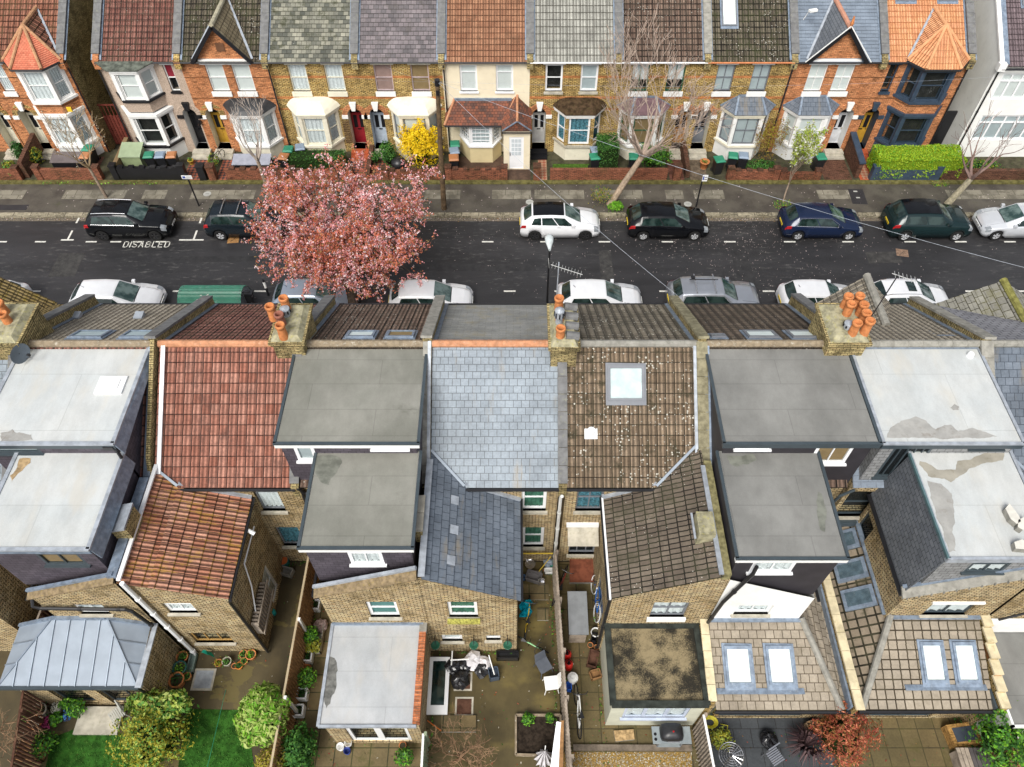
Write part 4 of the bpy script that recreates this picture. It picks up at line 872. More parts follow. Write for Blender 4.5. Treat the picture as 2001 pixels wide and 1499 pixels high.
def flat_box(h, x0, x1, y0, y1, z0, z1, wallm, roofm, fascia=M_white, trim=M_anth, holes=(), edge=.09, name='dormer', over=.1, sidetop=None, faces='LRS', lead=False, fh=.12, dz=.0):
    """flat roofed box: clad walls, fascia, raised edge and roof sheet"""
    mb = MB(wallm)
    if 'S' in faces:
        wallp(mb, (x0, y0, z0), X, x1 - x0, z1 - z0, [(a - x0, b - z0, c, d_) for (a, b, c, d_, *_) in holes], wallm, -Y)
    for s_, xx in (('L', x0), ('R', x1)): mb.face([(xx, y0, z0), (xx, y1, z0), (xx, y1, z1), (xx, y0, z1)])
    o = mb.build(name, h)
    for (a, b, c, d_, st, fm, inner, *ex) in holes: window(h, (a, y0, b), X, c, d_, -Y, st, fm, inner, rec=.0, fw=.08, sill=(fm, .06))
    m = MB(roofm); m.face([(x0 - over + .06, y0 - over + .06, z1 + .03), (x1 + over - .06, y0 - over + .06, z1 + .03), (x1 + over - .06, y1, z1 + .03 + dz), (x0 - over + .06, y1, z1 + .03 + dz)]); m.build('roof', o) if False else m.build('flat_roof', h)
    m = MB(trim)
    for a, b in (((x0 - over, y0 - over), (x0 - over, y1)), ((x1 + over, y0 - over), (x1 + over, y1)), ((x0 - over - .04, y0 - over), (x1 + over + .04, y0 - over))):
        m.beam((a[0], a[1], z1 + .03), (b[0], b[1], z1 + .03 + (dz if b[1] == y1 else 0)), edge, .07)
    m.build('edge_trim', h)
    if fascia:
        m = MB(fascia); m.box(x0 - over - .02, x1 + over + .02, y0 - over - .035, y0 - .0, z1 - fh - .06, z1 - .01); m.box(x0 - over + .02, x0, y0, y1, z1 - fh, z1); m.box(x1, x1 + over - .02, y0, y1, z1 - fh, z1); m.build('fascia', h)
    return o
def blob(h, pts, z, mat, seed=0, amp=.05, name='puddle'):
    P = [PZ(px, py, z) for px, py in pts]; out = []
    for i in range(len(P)):
        a, b = P[i], P[(i + 1) % len(P)]; k = max(2, int((b - a).length / .07))
        for j in range(k):
            q = a + (b - a) * j / k; nn = noise.noise(q * 2.3 + V((seed, 0, 0))) * amp * 1.6 + noise.noise(q * 9 + V((0, seed, 0))) * amp * .7; dd = (b - a).normalized(); q = q + V((-dd.y, dd.x, 0)) * nn; q.z = z; out.append(q)
    m = MB(mat); m.face(out); return m.build(name, h)
def outrigger(h, xa, xb, xp, zhi, zlo, wallm, roofm, th=.345, verge=None, flat_l=None, holes=(), side_holes=(), yb=YB, nroof=True, sidew=None):
    """xp: party side (high); other side low. rear wall with windows, side wall, lean-to roof"""
    xl = xb if xp == xa else xa; s_ = 1 if xl > xp else -1; W = abs(xl - xp)
    mb = MB(wallm); wallp(mb, (xa, YO, 0), X, xb - xa, zlo, [(a - xa, b, c, d_) for (a, b, c, d_, *_) in holes], wallm, -Y)
    for (a, b, c, d_, st, fm, inner, *ex) in holes: window(h, (a, YO, b), X, c, d_, -Y, st, fm, inner, sill=ex[0] if ex else (M_stonel, .08), rec=.08)
    tri = [(xl, YO, zlo), (xp, YO, zlo), (xp, YO, zhi - .04)]; mb.face(tri)
    if side_holes or True:
        wallp(mb, (xl, YO if s_ > 0 else yb, 0), Y if s_ > 0 else -Y, yb - YO, zlo, [((a - YO) if s_ > 0 else (yb - a - c), b, c, d_) for (a, b, c, d_, *_) in side_holes], wallm, X * s_)
        for (a, b, c, d_, st, fm, inner) in side_holes: window(h, (xl, a if s_ > 0 else a + c, b), Y if s_ > 0 else -Y, c, d_, X * s_, st, fm, inner, rec=.06)
    mb.build('outrigger_wall', h)
    if roofm and nroof:
        mb = MB(roofm); k = (zhi - zlo) / W; ol = xl + s_ * .10; zl = zlo - .10 * k; e = .05
        zz = lambda x: zhi - abs(x - xp) * k; xm = xp + s_ * (zhi - 5.97) / k if zhi > 5.97 else xp
        def fix(P): 
            P = [V(p) for p in P]; n_ = (P[1] - P[0]).cross(P[2] - P[0]); return P if n_.z > 0 else P[::-1]
        ref = V((ol, YO, zl)); ym = YB if zhi > 5.97 else YB
        roof(None, fix([(ol, YO - .08, zl), (xm, YO - .08, zz(xm)), (xm, YB, zz(xm)), (ol, YB, zl)]), roofm, th, .03, build=False, mb=mb, ref=ref)
        if zhi > 5.97: roof(None, fix([(xm, YO - .08, zz(xm)), (xp, YO - .08, zhi), (xp, BE + (zhi - BZ) / SB, zhi), (xm, YB - .02, zz(xm))]), roofm, th, .03, build=False, mb=mb, ref=ref)
        o = mb.build('outrigger_roof', h)
        m = MB(M_leadl)
        if zhi > 5.97: m.beam((xm, YB - .12, zz(xm) + .07), (xp, BE + (zhi - BZ) / SB, zhi + .07), .085, .04, M_zinc, (0, -.5, 1))
        m.beam((xm, YB - .03, zz(xm) + .06), (ol, YB - .03, zl + .08), .14, .1); m.build('valley', o)
    m = MB(M_black); m.tube([(xl + s_ * .14, YO - .08, zlo - .08), (xl + s_ * .14, YB, zlo - .08)], .05); m.build('gutter', h)

# ---- A: white resin dormers, purple slate hanging, zinc roofed extension
hA = near_house(-16.5, -11.95, 'near house with pale flat roofs, purple slate hanging and a zinc roofed extension', T_grb, T_red, dormer=True, th_f=.26)
flat_box(hA, -16.3, -12.25, 12.82, 16.6, 5.9, 8.4, T_hang, GRP, M_anth, M_leadl, [(-16.25, 7.75, 1.6, .5, 'one', M_anth, M_greyb)], edge=.12, fh=.16)
flat_box(hA, -15.35, -12.25, 9.68, 12.9, 5.0, 7.7, T_hang, GRP, M_lead, M_leadl, [(-13.95, 6.5, 1.25, .75, 'case2', M_anth, M_tanb)], edge=.12, fh=.14)
m = MB(M_lead)
m.slab([(-12.12, 9.58, 7.72), (-11.98, 9.58, 7.15), (-11.98, 12.8, 7.15), (-12.12, 12.8, 7.72)], (1, 0, .3), .03); m.slab([(-12.12, 12.7, 8.42), (-11.98, 12.7, 7.9), (-11.98, 16.4, 8.2), (-12.12, 16.4, 8.42)], (1, 0, .3), .03)
m.beam((-12.0, 12.8, 6.15), (-12.0, 16.5, 8.5), .22, .08); m.beam((-11.95, 9.3, 6.4), (-11.95, 12.7, 6.4), .30, .12); m.build('lead_apron', hA)
m = MB(M_black); m.tube([(-12.3, 12.75, 8.3), (-12.15, 12.68, 8.1), (-12.1, 12.6, 7.8)], .055); m.box(-12.5, -12.2, 12.65, 12.8, 8.15, 8.3); m.build('rainwater_hopper', hA)
blob(hA, [(0, 845), (25, 838), (32, 846), (65, 848), (64, 860), (0, 864)], 8.434, WETS, 1)
blob(hA, [(38, 897), (60, 896), (60, 905), (46, 915), (30, 930), (22, 943), (21, 930), (34, 912)], 7.734, plain('rusty puddle', (.34, .24, .13), .3, .5, var=.4, sc=6), 2)
m = MB(M_upvc); p = PZ(218, 754, 8.45); m.box(p.x - .45, p.x + .42, p.y - .33, p.y + .36, 8.43, 8.5); m.box(p.x - .28, p.x + .25, p.y - .2, p.y + .2, 8.5, 8.53, MATS['white paint']); m.build('roof_hatch', hA)
outrigger(hA, -15.0, -11.95, -11.95, 6.3, 5.05, M_yr, None, holes=[(-14.05, 3.62, .98, .8, 'case2', M_upvc, M_net)])
m = MB(plain('brown verge tiles', (.20, .15, .09), .9, .1, var=.35, sc=7, dirt=((.35, .26, .05), .5))); m.slab([(-15.1, 9.15, 5.05), (-11.9, 9.15, 6.3), (-11.9, 9.42, 6.45), (-15.1, 9.42, 5.15)], (0, -.3, 1), .08); m.build('verge_tiles', hA)
m = MB(M_lead); m.beam((-15.1, 9.4, 5.2), (-11.9, 9.38, 6.48), .1, .1); m.build('flashing', hA)
pipe(hA, [(-14.95, 12.6, 5.2), (-15.15, 9.5, 4.9), (-15.1, 9.12, 4.6), (-14.9, 9.1, 4.5), (-12.3, 9.12, 4.35), (-12.15, 9.12, 4.2), (-11.98, 9.12, 2.9)], .06)
mb = MB(M_yr); wallp(mb, (-16.35, 7.4, 0), X, 4.3, 2.6, [(.9, .15, 1.15, 2.2), (2.5, .15, 1.6, 2.2)], M_yr, -Y, depth=.6)
mb.face([(-12.05, 7.4, 0), (-12.05, YO, 0), (-12.05, YO, 2.9), (-12.05, 7.4, 2.6)]); mb.face([(-16.35, 7.4, 0), (-16.35, YO, 0), (-16.35, YO, 2.6), (-16.35, 7.4, 2.6)]); mb.build('extension_wall', hA)
window(hA, (-15.45, 7.4, .15), X, 1.15, 2.2, -Y, 'one', M_anth, M_bluec, rec=.1, half=.3, name='garden_window'); window(hA, (-13.85, 7.4, .15), X, 1.6, 2.2, -Y, 'case2', M_anth, None, rec=.1, name='patio_door')
zb0, zt0 = 2.62, 3.35; E = [V((-16.5, 7.25, zb0)), V((-12.05, 7.25, zb0)), V((-12.05, YO, zb0 + .1)), V((-16.5, YO, zb0 + .1))]; A, B = V((-15.1, YO, zt0)), V((-13.35, YO, zt0)); A2, B2 = V((-15.25, 8.3, zt0)), V((-13.2, 8.3, zt0))
mb = MB(M_zinc); Et = [V((-15.1, YO, zt0)), V((-13.4, YO, zt0))]; Q = [E[0], E[1], B2 * 1, A2 * 1]; mb.face([E[0], E[1], B, A]); mb.face([E[0], A, E[3]]); mb.face([E[1], E[2], B]); zr = mb.build('extension_roof', hA)
m = MB(plain('zinc seam', (.22, .26, .31), .4, .5, .4))
for k in range(1, 9):
    x = -16.5 + 4.45 * k / 9; f = (x + 16.5) / 4.45; lim = min(1, f * 4.45 / 1.4, (1 - f) * 4.45 / 1.35); yt = 7.25 + lim * (YO - 7.25); zt = zb0 + lim * (zt0 - zb0); m.beam((x, 7.25, zb0 + .02), (x, yt, zt + .02), .03, .05)
m.beam(E[0], A + Z * .02, .05, .06); m.beam(E[1], B + Z * .02, .05, .06)
for f in (.33, .66):
    for (e, a, w_) in ((E[0], A, E[3]), (E[1], B, E[2])): p = e.lerp(a, f); q = e.lerp(w_, f); m.beam(p + Z * .02, q + Z * .02, .03, .04)
m.build('standing_seam', zr)
m = MB(M_lead); m.beam((-16.5, YO - .05, zb0 + .12), A + V((0, -.05, .04)), .1, .1); m.beam(A + V((0, -.05, .04)), B + V((0, -.05, .04)), .1, .14); m.beam(B + V((0, -.05, .04)), (-12.0, YO - .05, zb0 + .15), .1, .1); m.build('flashing', zr)
m = MB(M_anth); m.beam((-16.5, 7.2, zb0 - .02), (-11.98, 7.2, zb0 - .02), .1, .1); m.build('gutter', hA)
m = MB(M_leadl); m.beam((-11.98, 7.2, zb0 + .04), (-11.98, YO, zb0 + .14), .2, .06); m.box(-16.5, -11.95, 7.26, 7.4, 2.42, 2.55); m.build('parapet_cap', hA)
pipe(hA, [(-12.15, 7.2, 2.5), (-12.15, 7.3, 2.2), (-12.15, 7.33, .1)], .05)
roofwin(hA, -15.15, 17.75, 17.05, 1.15, RZ - (17.75 - RY) * SF + .02, SF, M_lead, M_greyb, flip=-1); roofwin(hA, -13.4, 17.75, 17.05, 1.15, RZ - (17.75 - RY) * SF + .02, SF, M_lead, M_greyb, flip=-1)
for px, py in ((171, 612), (291, 612)): m = MB(M_leadl); p = PZ(px, py, 6.7); yy = 19.4; m.box(p.x * 1.015 - .16, p.x * 1.015 + .16, yy - .2, yy + .15, zr_(0) * 0 + RZ - (yy - RY) * SF + .02, RZ - (yy - RY) * SF + .18); m.build('roof_vent', hA)

nparapet(hA, -16.5, up=.5); nparapet(hA, -11.93, up=.42, back=False)
mb = MB(M_yd); zbk = lambda y: RZ - (RY - y) * SB
mb.slab([(-11.98, YB, 6.0), (-11.98, RY, 8.2), (-11.98, RY, 8.85), (-11.98, 13.3, 6.7)], (-1, 0, 0), .14); mb.build('party_wall', hA)
# satellite dish
d_ = thing('satellite_dish', 'dark grey satellite dish on the chimney at the left edge', 'satellite dish', PZ(32, 690, 8.8)); c0 = ORI[d_.name]; M = Matrix.Translation(c0) @ Matrix.Rotation(R(75), 4, 'Y') @ Matrix.Rotation(R(20), 4, 'X')
mb = MB(M_grey if False else plain('dish grey', (.09, .11, .13), .5, .4)); mb.grid([[M @ V((r_ * math.cos(a), r_ * 1.15 * math.sin(a), r_ * r_ * .5 + .15)) for a in [2 * math.pi * k / 20 for k in range(20)]] for r_ in (.01, .12, .22, .31)], None, True); mb.build('dish', d_, smooth=True)
mb = MB(M_black); mb.tube([M @ V((0, 0, .15)), c0 + V((-.25, 0, -.1))], .025); mb.tube([M @ V((.28, 0, .18)), M @ V((.1, 0, .6))], .012); mb.box(-.04, .04, -.04, .04, .56, .66, M=M); mb.build('bracket', d_)

# ---- B: red tiled roof
hB = near_house(-11.8, -7.15, 'near house with a plain terracotta tiled rear roof and a lichened red tiled outrigger', T_red, T_redn, [(-8.72, 4.1, .82, 1.65, 'top1', M_grey, M_net), (-8.65, 1.35, .85, 1.5, 'one', M_grey, M_bluec)], th_f=.30, th_b=.345, rm=M_ridge)
outrigger(hB, -11.8, -8.92, -11.8, 6.3, 5.12, M_yr, T_redo, th=.36, holes=[(-11.15, 3.72, .95, .82, 'top2', M_upvc, M_net), (-11.2, .9, 1.35, .95, 'case3', plain('ochre timber', (.42, .25, .08), .5, .3), None)], side_holes=[(10.9, .15, .8, 2.0, 'sash', M_upvc, M_net)])
m = MB(M_upvc); m.beam((-11.62, YB + .2, 6.25), (-11.62, RY, 8.62), .13, .06); m.build('verge_strip', hB); m = MB(M_upvc); m.beam((-11.7, 9.2, 6.42), (-11.7, 13.2, 6.42), .12, .07); m.build('verge_strip', hB)
mb = MB(M_yd); mb.box(-12.15, -11.65, 10.55, 11.35, 6.0, 7.0); o = mb.build('chimney_stub', hB); m = MB(M_leadl); m.slab([(-12.2, 10.5, 7.0), (-11.65, 10.5, 7.15), (-11.65, 11.4, 7.15), (-12.2, 11.4, 7.0)], (0, 0, 1), .08); m.build('lead_cap', o)
chimney(hB, -7.35, 17.0, .98, 1.6, 9.2, [(526, 597, .62, M_terra), (553, 581, .62, M_terra), (544, 613, .6, plain('brown pot', (.25, .10, .07), .8, .2, var=.2)), (546, 634, .62, M_terra)], cowls=[(555, 601, .45)], zb=7.4)
nparapet(hB, -7.15, up=.45, wd=.3, bw=.26, upb=.12)
pipe(hB, [(-8.6, YO - .1, 4.9), (-11.6, YO - .12, 5.6)], .03, M_upvc) if False else None
p0, p1 = PY(238, 1140, YO - .12), PY(385, 1280, YO - .12); pipe(hB, [p0, p1], .075, M_upvc, 'soil_pipe')
pipe(hB, [(-8.72, 11.9, 4.6), (-8.8, 10.6, 4.5), (-8.8, 10.3, 3.4), (-8.8, 9.45, 1.9)], .025, M_upvc)
m = MB(plain('timber slats', (.30, .25, .2), .9, .1, var=.3))
for k in range(12): m.box(-8.86, -8.66, 9.32 + k * .13, 9.38 + k * .13, 1.6, 2.5)
m.box(-8.64, -8.6, 9.3, 10.9, 1.55, 1.68); m.box(-8.64, -8.6, 9.3, 10.9, 2.42, 2.52); m.build('slatted_shelf', hB)
m = MB(M_black); m.tube([(-8.8, 9.15, 5.0), (-8.86, 9.18, 4.8), (-8.86, 9.18, .1)], .05); m.build('downpipe', hB)
# ---- C: felt dormers
hC = near_house(-7.0, -2.85, 'near house with two grey felt flat roofs edged in white above a yellow brick outrigger', T_brn, T_brn, [(-6.5, 3.6, .8, 1.5, 'one', M_upvc, None)], dormer=True)
flat_box(hC, -7.15, -2.98, 12.82, 16.55, 5.9, 8.4, T_hang, FELT, M_white, M_anth, [(-6.78, 7.3, .62, .9, 'one', M_upvc, M_greyb), (-4.35, 8.0, 1.1, .3, 'one', M_upvc, M_greyb)])
flat_box(hC, -6.05, -2.98, 9.72, 12.9, 5.2, 7.7, T_hang, FELT, M_white, M_anth, [(-4.85, 6.45, 1.0, .82, 'case2', M_upvc, M_net)])
outrigger(hC, -6.05, -2.85, -2.85, 6.65, 5.3, M_yr, None, holes=[(-4.68, 3.35, .98, 1.3, 'sash', M_upvc, plain('teal blind', (.12, .28, .27), .9, .1))])
m = MB(MATS['brown verge tiles']); m.slab([(-6.15, 9.12, 5.25), (-2.85, 9.12, 6.65), (-2.85, 9.42, 6.85), (-6.15, 9.42, 5.42)], (0, -.3, 1), .08); m.build('verge_tiles', hC)
m = MB(M_leadl); m.beam((-6.15, 9.4, 5.48), (-2.85, 9.38, 6.92), .1, .1); m.build('flashing', hC)
blob(hC, [(618, 890), (650, 886), (668, 900), (660, 925), (648, 935), (642, 950), (628, 942), (612, 915)], 7.734, plain('damp felt', (.15, .155, .13), .6, .4, var=.3), 3)
pipe(hC, [(-7.05, 12.55, 6.0), (-6.9, 12.6, 5.6), (-6.3, 12.62, 5.55)], .06); pipe(hC, [(-7.0, 12.6, 5.9), (-7.0, 12.66, .2)], .06); pipe(hC, [(-6.75, 12.6, 5.6), (-6.75, 12.66, .2)], .06)
for a in (-5.65, -4.3): 
    yy = 17.0
roofwin(hC, -5.72, 17.72, 17.08, .95, RZ - (17.72 - RY) * SF + .02, SF, M_lead, M_blind, flip=-1); roofwin(hC, -4.35, 17.72, 17.08, .95, RZ - (17.72 - RY) * SF + .02, SF, M_lead, M_tanb, flip=-1)
mb = MB(M_yr); wallp(mb, (-5.98, 6.15, 0), X, 3.0, 2.6, [(.6, .2, 2.0, 2.1)], M_yr, -Y)
for xx in (-5.98, -2.98): mb.face([(xx, 6.15, 0), (xx, YO, 0), (xx, YO, 2.6), (xx, 6.15, 2.6)])
mb.build('extension_wall', hC); window(hC, (-5.38, 6.15, .2), X, 2.0, 2.1, -Y, 'case2', M_upvc, None, rec=.05, name='patio_door', fw=.12, bar=.22)
m = MB(GRP2); m.face([(-6.02, 6.05, 2.72), (-3.1, 6.05, 2.72), (-3.1, YO, 2.74), (-6.02, YO, 2.74)]); m.build('extension_roof', hC)
m = MB(M_leadl); m.beam((-6.04, 6.03, 2.71), (-6.04, YO, 2.73), .1, .12); m.beam((-6.04, 6.03, 2.71), (-3.0, 6.03, 2.71), .08, .12); m.mat = M_lead; m.beam((-6.04, YO - .03, 2.8), (-3, YO - .03, 2.8), .06, .14); m.build('edge_trim', hC)
blob(hC, [(640, 1285), (652, 1287), (660, 1310), (656, 1350), (645, 1375), (636, 1385), (633, 1360), (638, 1310)], 2.735, plain('grey puddle', (.13, .13, .12), .5, .4, var=.4, sc=6), 4)
m = MB(brick('red coping brick', (.50, .17, .07), (.42, .14, .06), (.2, .12, .08), bw=3, bh=.075, ms=.008)); m.box(-3.12, -2.9, 6.1, 8.95, 2.6, 2.82); m.build('brick_coping', hC); m = MB(M_stone); m.box(-3.12, -2.88, 8.95, YO, 2.6, 2.85); m.build('coping_end', hC)
nparapet(hC, -2.85, up=.45, bw=.22, upb=.1, cop=M_stone)
m = MB(M_leadl); m.beam((-2.78, YB, 6.2), (-2.78, RY, 8.68), .1, .06); m.beam((-2.7, 9.2, 6.72), (-2.7, 13.2, 6.75), .2, .06); m.build('flashing', hC)
mb = MB(M_yd); mb.box(-3.02, -2.75, 10.5, 11.7, 6.3, 7.0); m.mat = M_stonel; o = mb.build('chimney_stub', hC); m = MB(M_stonel); m.box(-3.05, -2.72, 10.5, 11.08, 7.0, 7.08); m.box(-3.05, -2.72, 11.1, 11.7, 7.0, 7.08); m.build('chimney_cap', o)
# ---- D: slates
hD = near_house(-2.7, 1.5, 'near house roofed in blue grey slates with a terracotta ridge and slate outrigger', tile('worn grey slates', '8a8a86', '7c7d7b', '5a5a55', .5, .1, .5, moss=(.26, .22, .12), mossamt=.5, jw=.006), T_slb, [(.28, 4.1, .85, 1.6, 'sash', M_upvc, M_green), (.33, 1.25, .8, 1.6, 'sash', M_upvc, M_green)], th_f=.1, flap=.008, th_b=.24, lapb=.012, rm=M_ridge)
outrigger(hD, -2.7, .13, -2.7, 6.6, 4.98, M_yr, T_slo, th=.26, holes=[(-2.1, 3.35, .95, 1.3, 'sash', M_upvc, M_green), (-2.5, 1.05, .72, .62, 'top1', M_upvc, M_blind), (-.95, 1.15, .5, .45, 'top1', M_upvc, M_dark)])
m = MB(plain('yellow sill weed', (.35, .33, .08), .9, .1, var=.5, sc=20)); m.box(-2.15, -1.08, 9.02, 9.17, 3.3, 3.42); m.build('sill_moss', hD)
m = MB(M_leadl)
for px, py in ((890, 985), (889, 1042), (883, 1102)):
    m = MB(M_leadl); p = PZ(px, py, 5.9); x = p.x; zz = 6.6 - (x + 2.7) * (1.62 / 2.83) + .05; m.slab([(x - .12, p.y - .15, zz + .07), (x + .12, p.y - .15, zz - .07), (x + .12, p.y + .15, zz - .07), (x - .12, p.y + .15, zz + .07)], (.5, 0, 1), .02); m.build('lead_slate', hD)
chimney(hD, 1.65, 16.88, .84, 1.8, 9.2, [(1093, 581, .62, M_terra), (1094, 612, .42, M_terra), (1096, 640, .5, M_terra)], zb=7.2, cowls=[(1094, 603, .75)])
m = MB(M_cop)
for k in range(4): m.tube([(1.65 + .05, 16.3 + k * .42, 9.32), (2.12, 16.3 + k * .42, 9.26)], .15, n=9)
m.build('half_round_caps', hD)
a_ = thing('tv_aerial', 'white television aerial on a pole above the middle chimney', 'aerial', (1.5, 16.6, 9.9)); m = MB(M_leadl); m.tube([(1.45, 17.9, 8.0), (1.45, 17.9, 11.0)], .02); m.build('mast', a_); m = MB(plain('aerial metal', (.6, .6, .58), .3, .5, .5))
m.tube([(1.2, 17.9, 10.9), (2.2, 17.6, 10.75)], .012)
for k in range(10): x = 1.25 + k * .10; m.tube([(x - .03, 17.88 - k * .03 - .14, 10.9 - k * .015), (x + .03, 17.88 - k * .03 + .14, 10.9 - k * .015)], .006, n=4)
for s_ in (-1, 1): m.tube([(1.15, 17.9, 10.75), (1.12, 17.9 + .14 * s_, 11.05)], .008, n=4)
m.build('antenna', a_)
nparapet(hD, 1.62, up=.3, front=False, bw=.26, upb=.12)
pipe(hD, [(1.6, 12.4, 5.75), (1.58, 12.55, 5.5), (1.58, 12.6, .2)], .06, plain('pale pipe', (.55, .55, .52), .5, .4))
# ---- E: brown lichened tiles
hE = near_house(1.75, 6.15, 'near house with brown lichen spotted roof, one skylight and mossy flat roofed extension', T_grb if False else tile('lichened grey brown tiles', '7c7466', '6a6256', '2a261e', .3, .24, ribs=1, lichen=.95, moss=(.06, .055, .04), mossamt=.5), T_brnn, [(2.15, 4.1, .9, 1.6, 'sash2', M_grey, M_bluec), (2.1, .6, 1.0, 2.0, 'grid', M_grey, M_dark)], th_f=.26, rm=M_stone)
outrigger(hE, 3.1, 6.15, 6.15, 6.75, 5.12, M_yr, T_outb, th=.345, holes=[(4.45, 3.35, 1.15, 1.25, 'sash2', M_grey, M_net, (M_white, .22))], side_holes=[(9.9, .3, 1.5, 1.9, 'case2', M_grey, M_greyb)])
m = MB(M_upvc); m.beam((3.0, 9.15, 5.1), (3.0, 12.7, 5.1), .06, .1); m.build('verge_strip', hE); m = MB(M_leadl); m.beam((6.02, 12.9, 6.25), (6.02, RY, 8.62), .10, .05); m.build('verge_strip', hE)
roofwin(hE, 3.13, 15.0, 16.0, 1.2, RZ - (RY - 15.0) * SB + .03, SB, M_grey, plain('frosted pane', (.55, .60, .62), .6, .3), flash=M_grey)
m = MB(M_leadl); v_ = V((0, 1, SB)).normalized(); n_ = V((0, -SB, 1)).normalized(); p = V((2.35, 13.95, RZ - (RY - 13.95) * SB)) + n_ * .05
m.slab([p, p + X * .42, p + X * .42 + v_ * .34, p + v_ * .34], n_, .05, M_upvc); m.cyl(p + X * .21 + v_ * .18, .11, .16, M_upvc, r2=.1); m.cyl(p + X * .21 + v_ * .18 + Z * .17, .13, .04, M_upvc); m.build('flue_terminal', hE)
mb = MB(M_mortar); mb.box(5.55, 6.05, 10.35, 11.1, 6.3, 7.15); mb.build('chimney_stub', hE)
mb = MB(plain('pale green render', (.50, .50, .40), .85, .2, var=.08, sc=1.5)); wallp(mb, (3.15, 6.72, 0), X, 3.0, 2.65, [(.45, 1.0, 2.1, 1.2)], None or mb.mat, -Y, reveal=M_grey)
for xx in (3.15, 6.15): mb.face([(xx, 6.72, 0), (xx, YO, 0), (xx, YO, 2.65), (xx, 6.72, 2.65)])
mb.build('extension_wall', hE); window(hE, (3.6, 6.72, 1.0), X, 2.1, 1.2, -Y, 'case3', plain('pale blue frame', (.45, .5, .6), .4, .4), M_net, rec=.02, fw=.09, bar=.12, sill=(MATS['pale blue frame'], .08))
m = MB(MOSSF); m.face([(3.12, 6.68, 2.70), (6.12, 6.68, 2.70), (6.12, YO, 2.72), (3.12, YO, 2.72)]); m.build('extension_roof', hE)
m = MB(plain('black felt edge', (.03, .035, .03), .8, .2, var=.4, sc=4))
for a, b in (((3.14, 6.66), (3.14, YO)), ((6.1, 6.66), (6.1, YO)), ((3.1, 6.68), (6.14, 6.68)), ((3.1, YO - .06), (6.14, YO - .06))): m.beam((a[0], a[1], 2.72), (b[0], b[1], 2.73), .2, .14)
m.build('edge_trim', hE)
cn = MB(M_stonel); cn.slab([(1.95, 12.05, 2.75), (3.05, 12.05, 2.75), (3.05, 12.72, 3.1), (1.95, 12.72, 3.1)], (0, -.5, 1), .05); cn.box(1.9, 3.05, 12.62, 12.74, 3.1, 3.25, M_upvc); cn.build('door_canopy', hE)
pipe(hE, [(3.02, 9.2, 5.0), (3.04, 9.3, 4.7), (3.04, 9.3, .2)], .05)
nparapet(hE, 6.25, up=.42, wd=.28, cop=plain('mossy coping', (.22, .2, .13), .95, .1, var=.3, sc=5), bw=.3, upb=.1)
m = MB(plain('mossy cap', (.20, .18, .09), .95, .1, var=.4, sc=6)); m.box(6.14, 6.38, 9.2, 13.1, 6.5, 6.85); m.box(6.152, 6.448, 9.26, 12.7, 0, 6.35, M_yr); m.build('party_wall', hE); m = MB(M_yr); m.box(-2.848, -2.702, 9.27, 12.7, 0, 6.4); m.build('party_wall', hC)
m = MB(M_leadl); m.beam((6.08, 9.2, 6.86), (6.08, 12.9, 6.86), .14, .05); m.beam((5.45, 10.3, 6.95), (5.45, 11.15, 6.95), .06, .05); m.build('flashing', hE)
# ---- F: felt dormers, black cladding
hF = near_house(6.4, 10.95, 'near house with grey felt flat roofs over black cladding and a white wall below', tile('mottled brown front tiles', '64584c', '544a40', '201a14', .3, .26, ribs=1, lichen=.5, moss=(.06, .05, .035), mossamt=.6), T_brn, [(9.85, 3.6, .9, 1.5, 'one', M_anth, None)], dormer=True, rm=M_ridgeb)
flat_box(hF, 6.5, 11.05, 12.82, 16.5, 5.9, 8.4, M_clad, FELT2, M_anth, M_anth, [(6.85, 8.0, 1.05, .3, 'case2', M_upvc, M_greyb), (9.35, 7.15, 1.15, 1.0, 'case2', M_upvc, M_tanb)])
flat_box(hF, 6.45, 9.4, 9.4, 12.9, 4.9, 7.7, M_clad, FELT2, M_white, M_anth, [(6.95, 6.6, 1.25, .8, 'case2', M_upvc, M_net)])
m = MB(M_lead); m.beam((6.42, 12.8, 6.2), (6.42, 16.5, 8.55), .16, .08); m.build('flashing', hF)
outrigger(hF, 6.45, 9.4, 6.45, 6.4, 4.95, M_whiter, None, holes=[(7.15, 3.6, 1.15, .75, 'case2', M_upvc, M_net)])
blob(hF, [(1420, 890), (1470, 886), (1478, 898), (1462, 908), (1440, 912), (1425, 906)], 7.734, MATS['damp felt'], 7)
blob(hF, [(1598, 960), (1606, 965), (1615, 1000), (1612, 1040), (1604, 1035), (1596, 1000)], 7.734, MATS['damp felt'], 8)
pipe(hF, [(7.0, 9.25, 7.3), (6.98, 9.2, 6.9), (6.5, 9.1, 5.0), (6.35, 9.05, 3.4)], .06)
for px in (1447, 1520): 
    pass
roofwin(hF, 8.0, 17.75, 17.05, 1.05, RZ - (17.75 - RY) * SF + .02, SF, M_grey, M_blind, flip=-1); roofwin(hF, 9.5, 17.75, 17.05, 1.1, RZ - (17.75 - RY) * SF + .02, SF, M_grey, M_blind, flip=-1); roofwin(hF, 6.75, 17.4, 17.1, .5, RZ - (17.4 - RY) * SF + .02, SF, M_grey, M_blind, flip=-1)
def ext_roof(h, pts_main, pts_hip, mat, hipm, hip, wins, th=.31):
    mb = MB(mat); roof(None, pts_main, mat, th, .025, build=False, mb=mb)
    for q in pts_hip: roof(None, q, mat, th, .025, build=False, mb=mb)
    o = mb.build('extension_roof', h); m = MB(hipm); ridge(m, hip[0], hip[1], .11, None, .5); m.build('hip_tiles', o)
ze, zt = 2.35, 3.15; sl = (zt - ze) / (YO - 6.6)
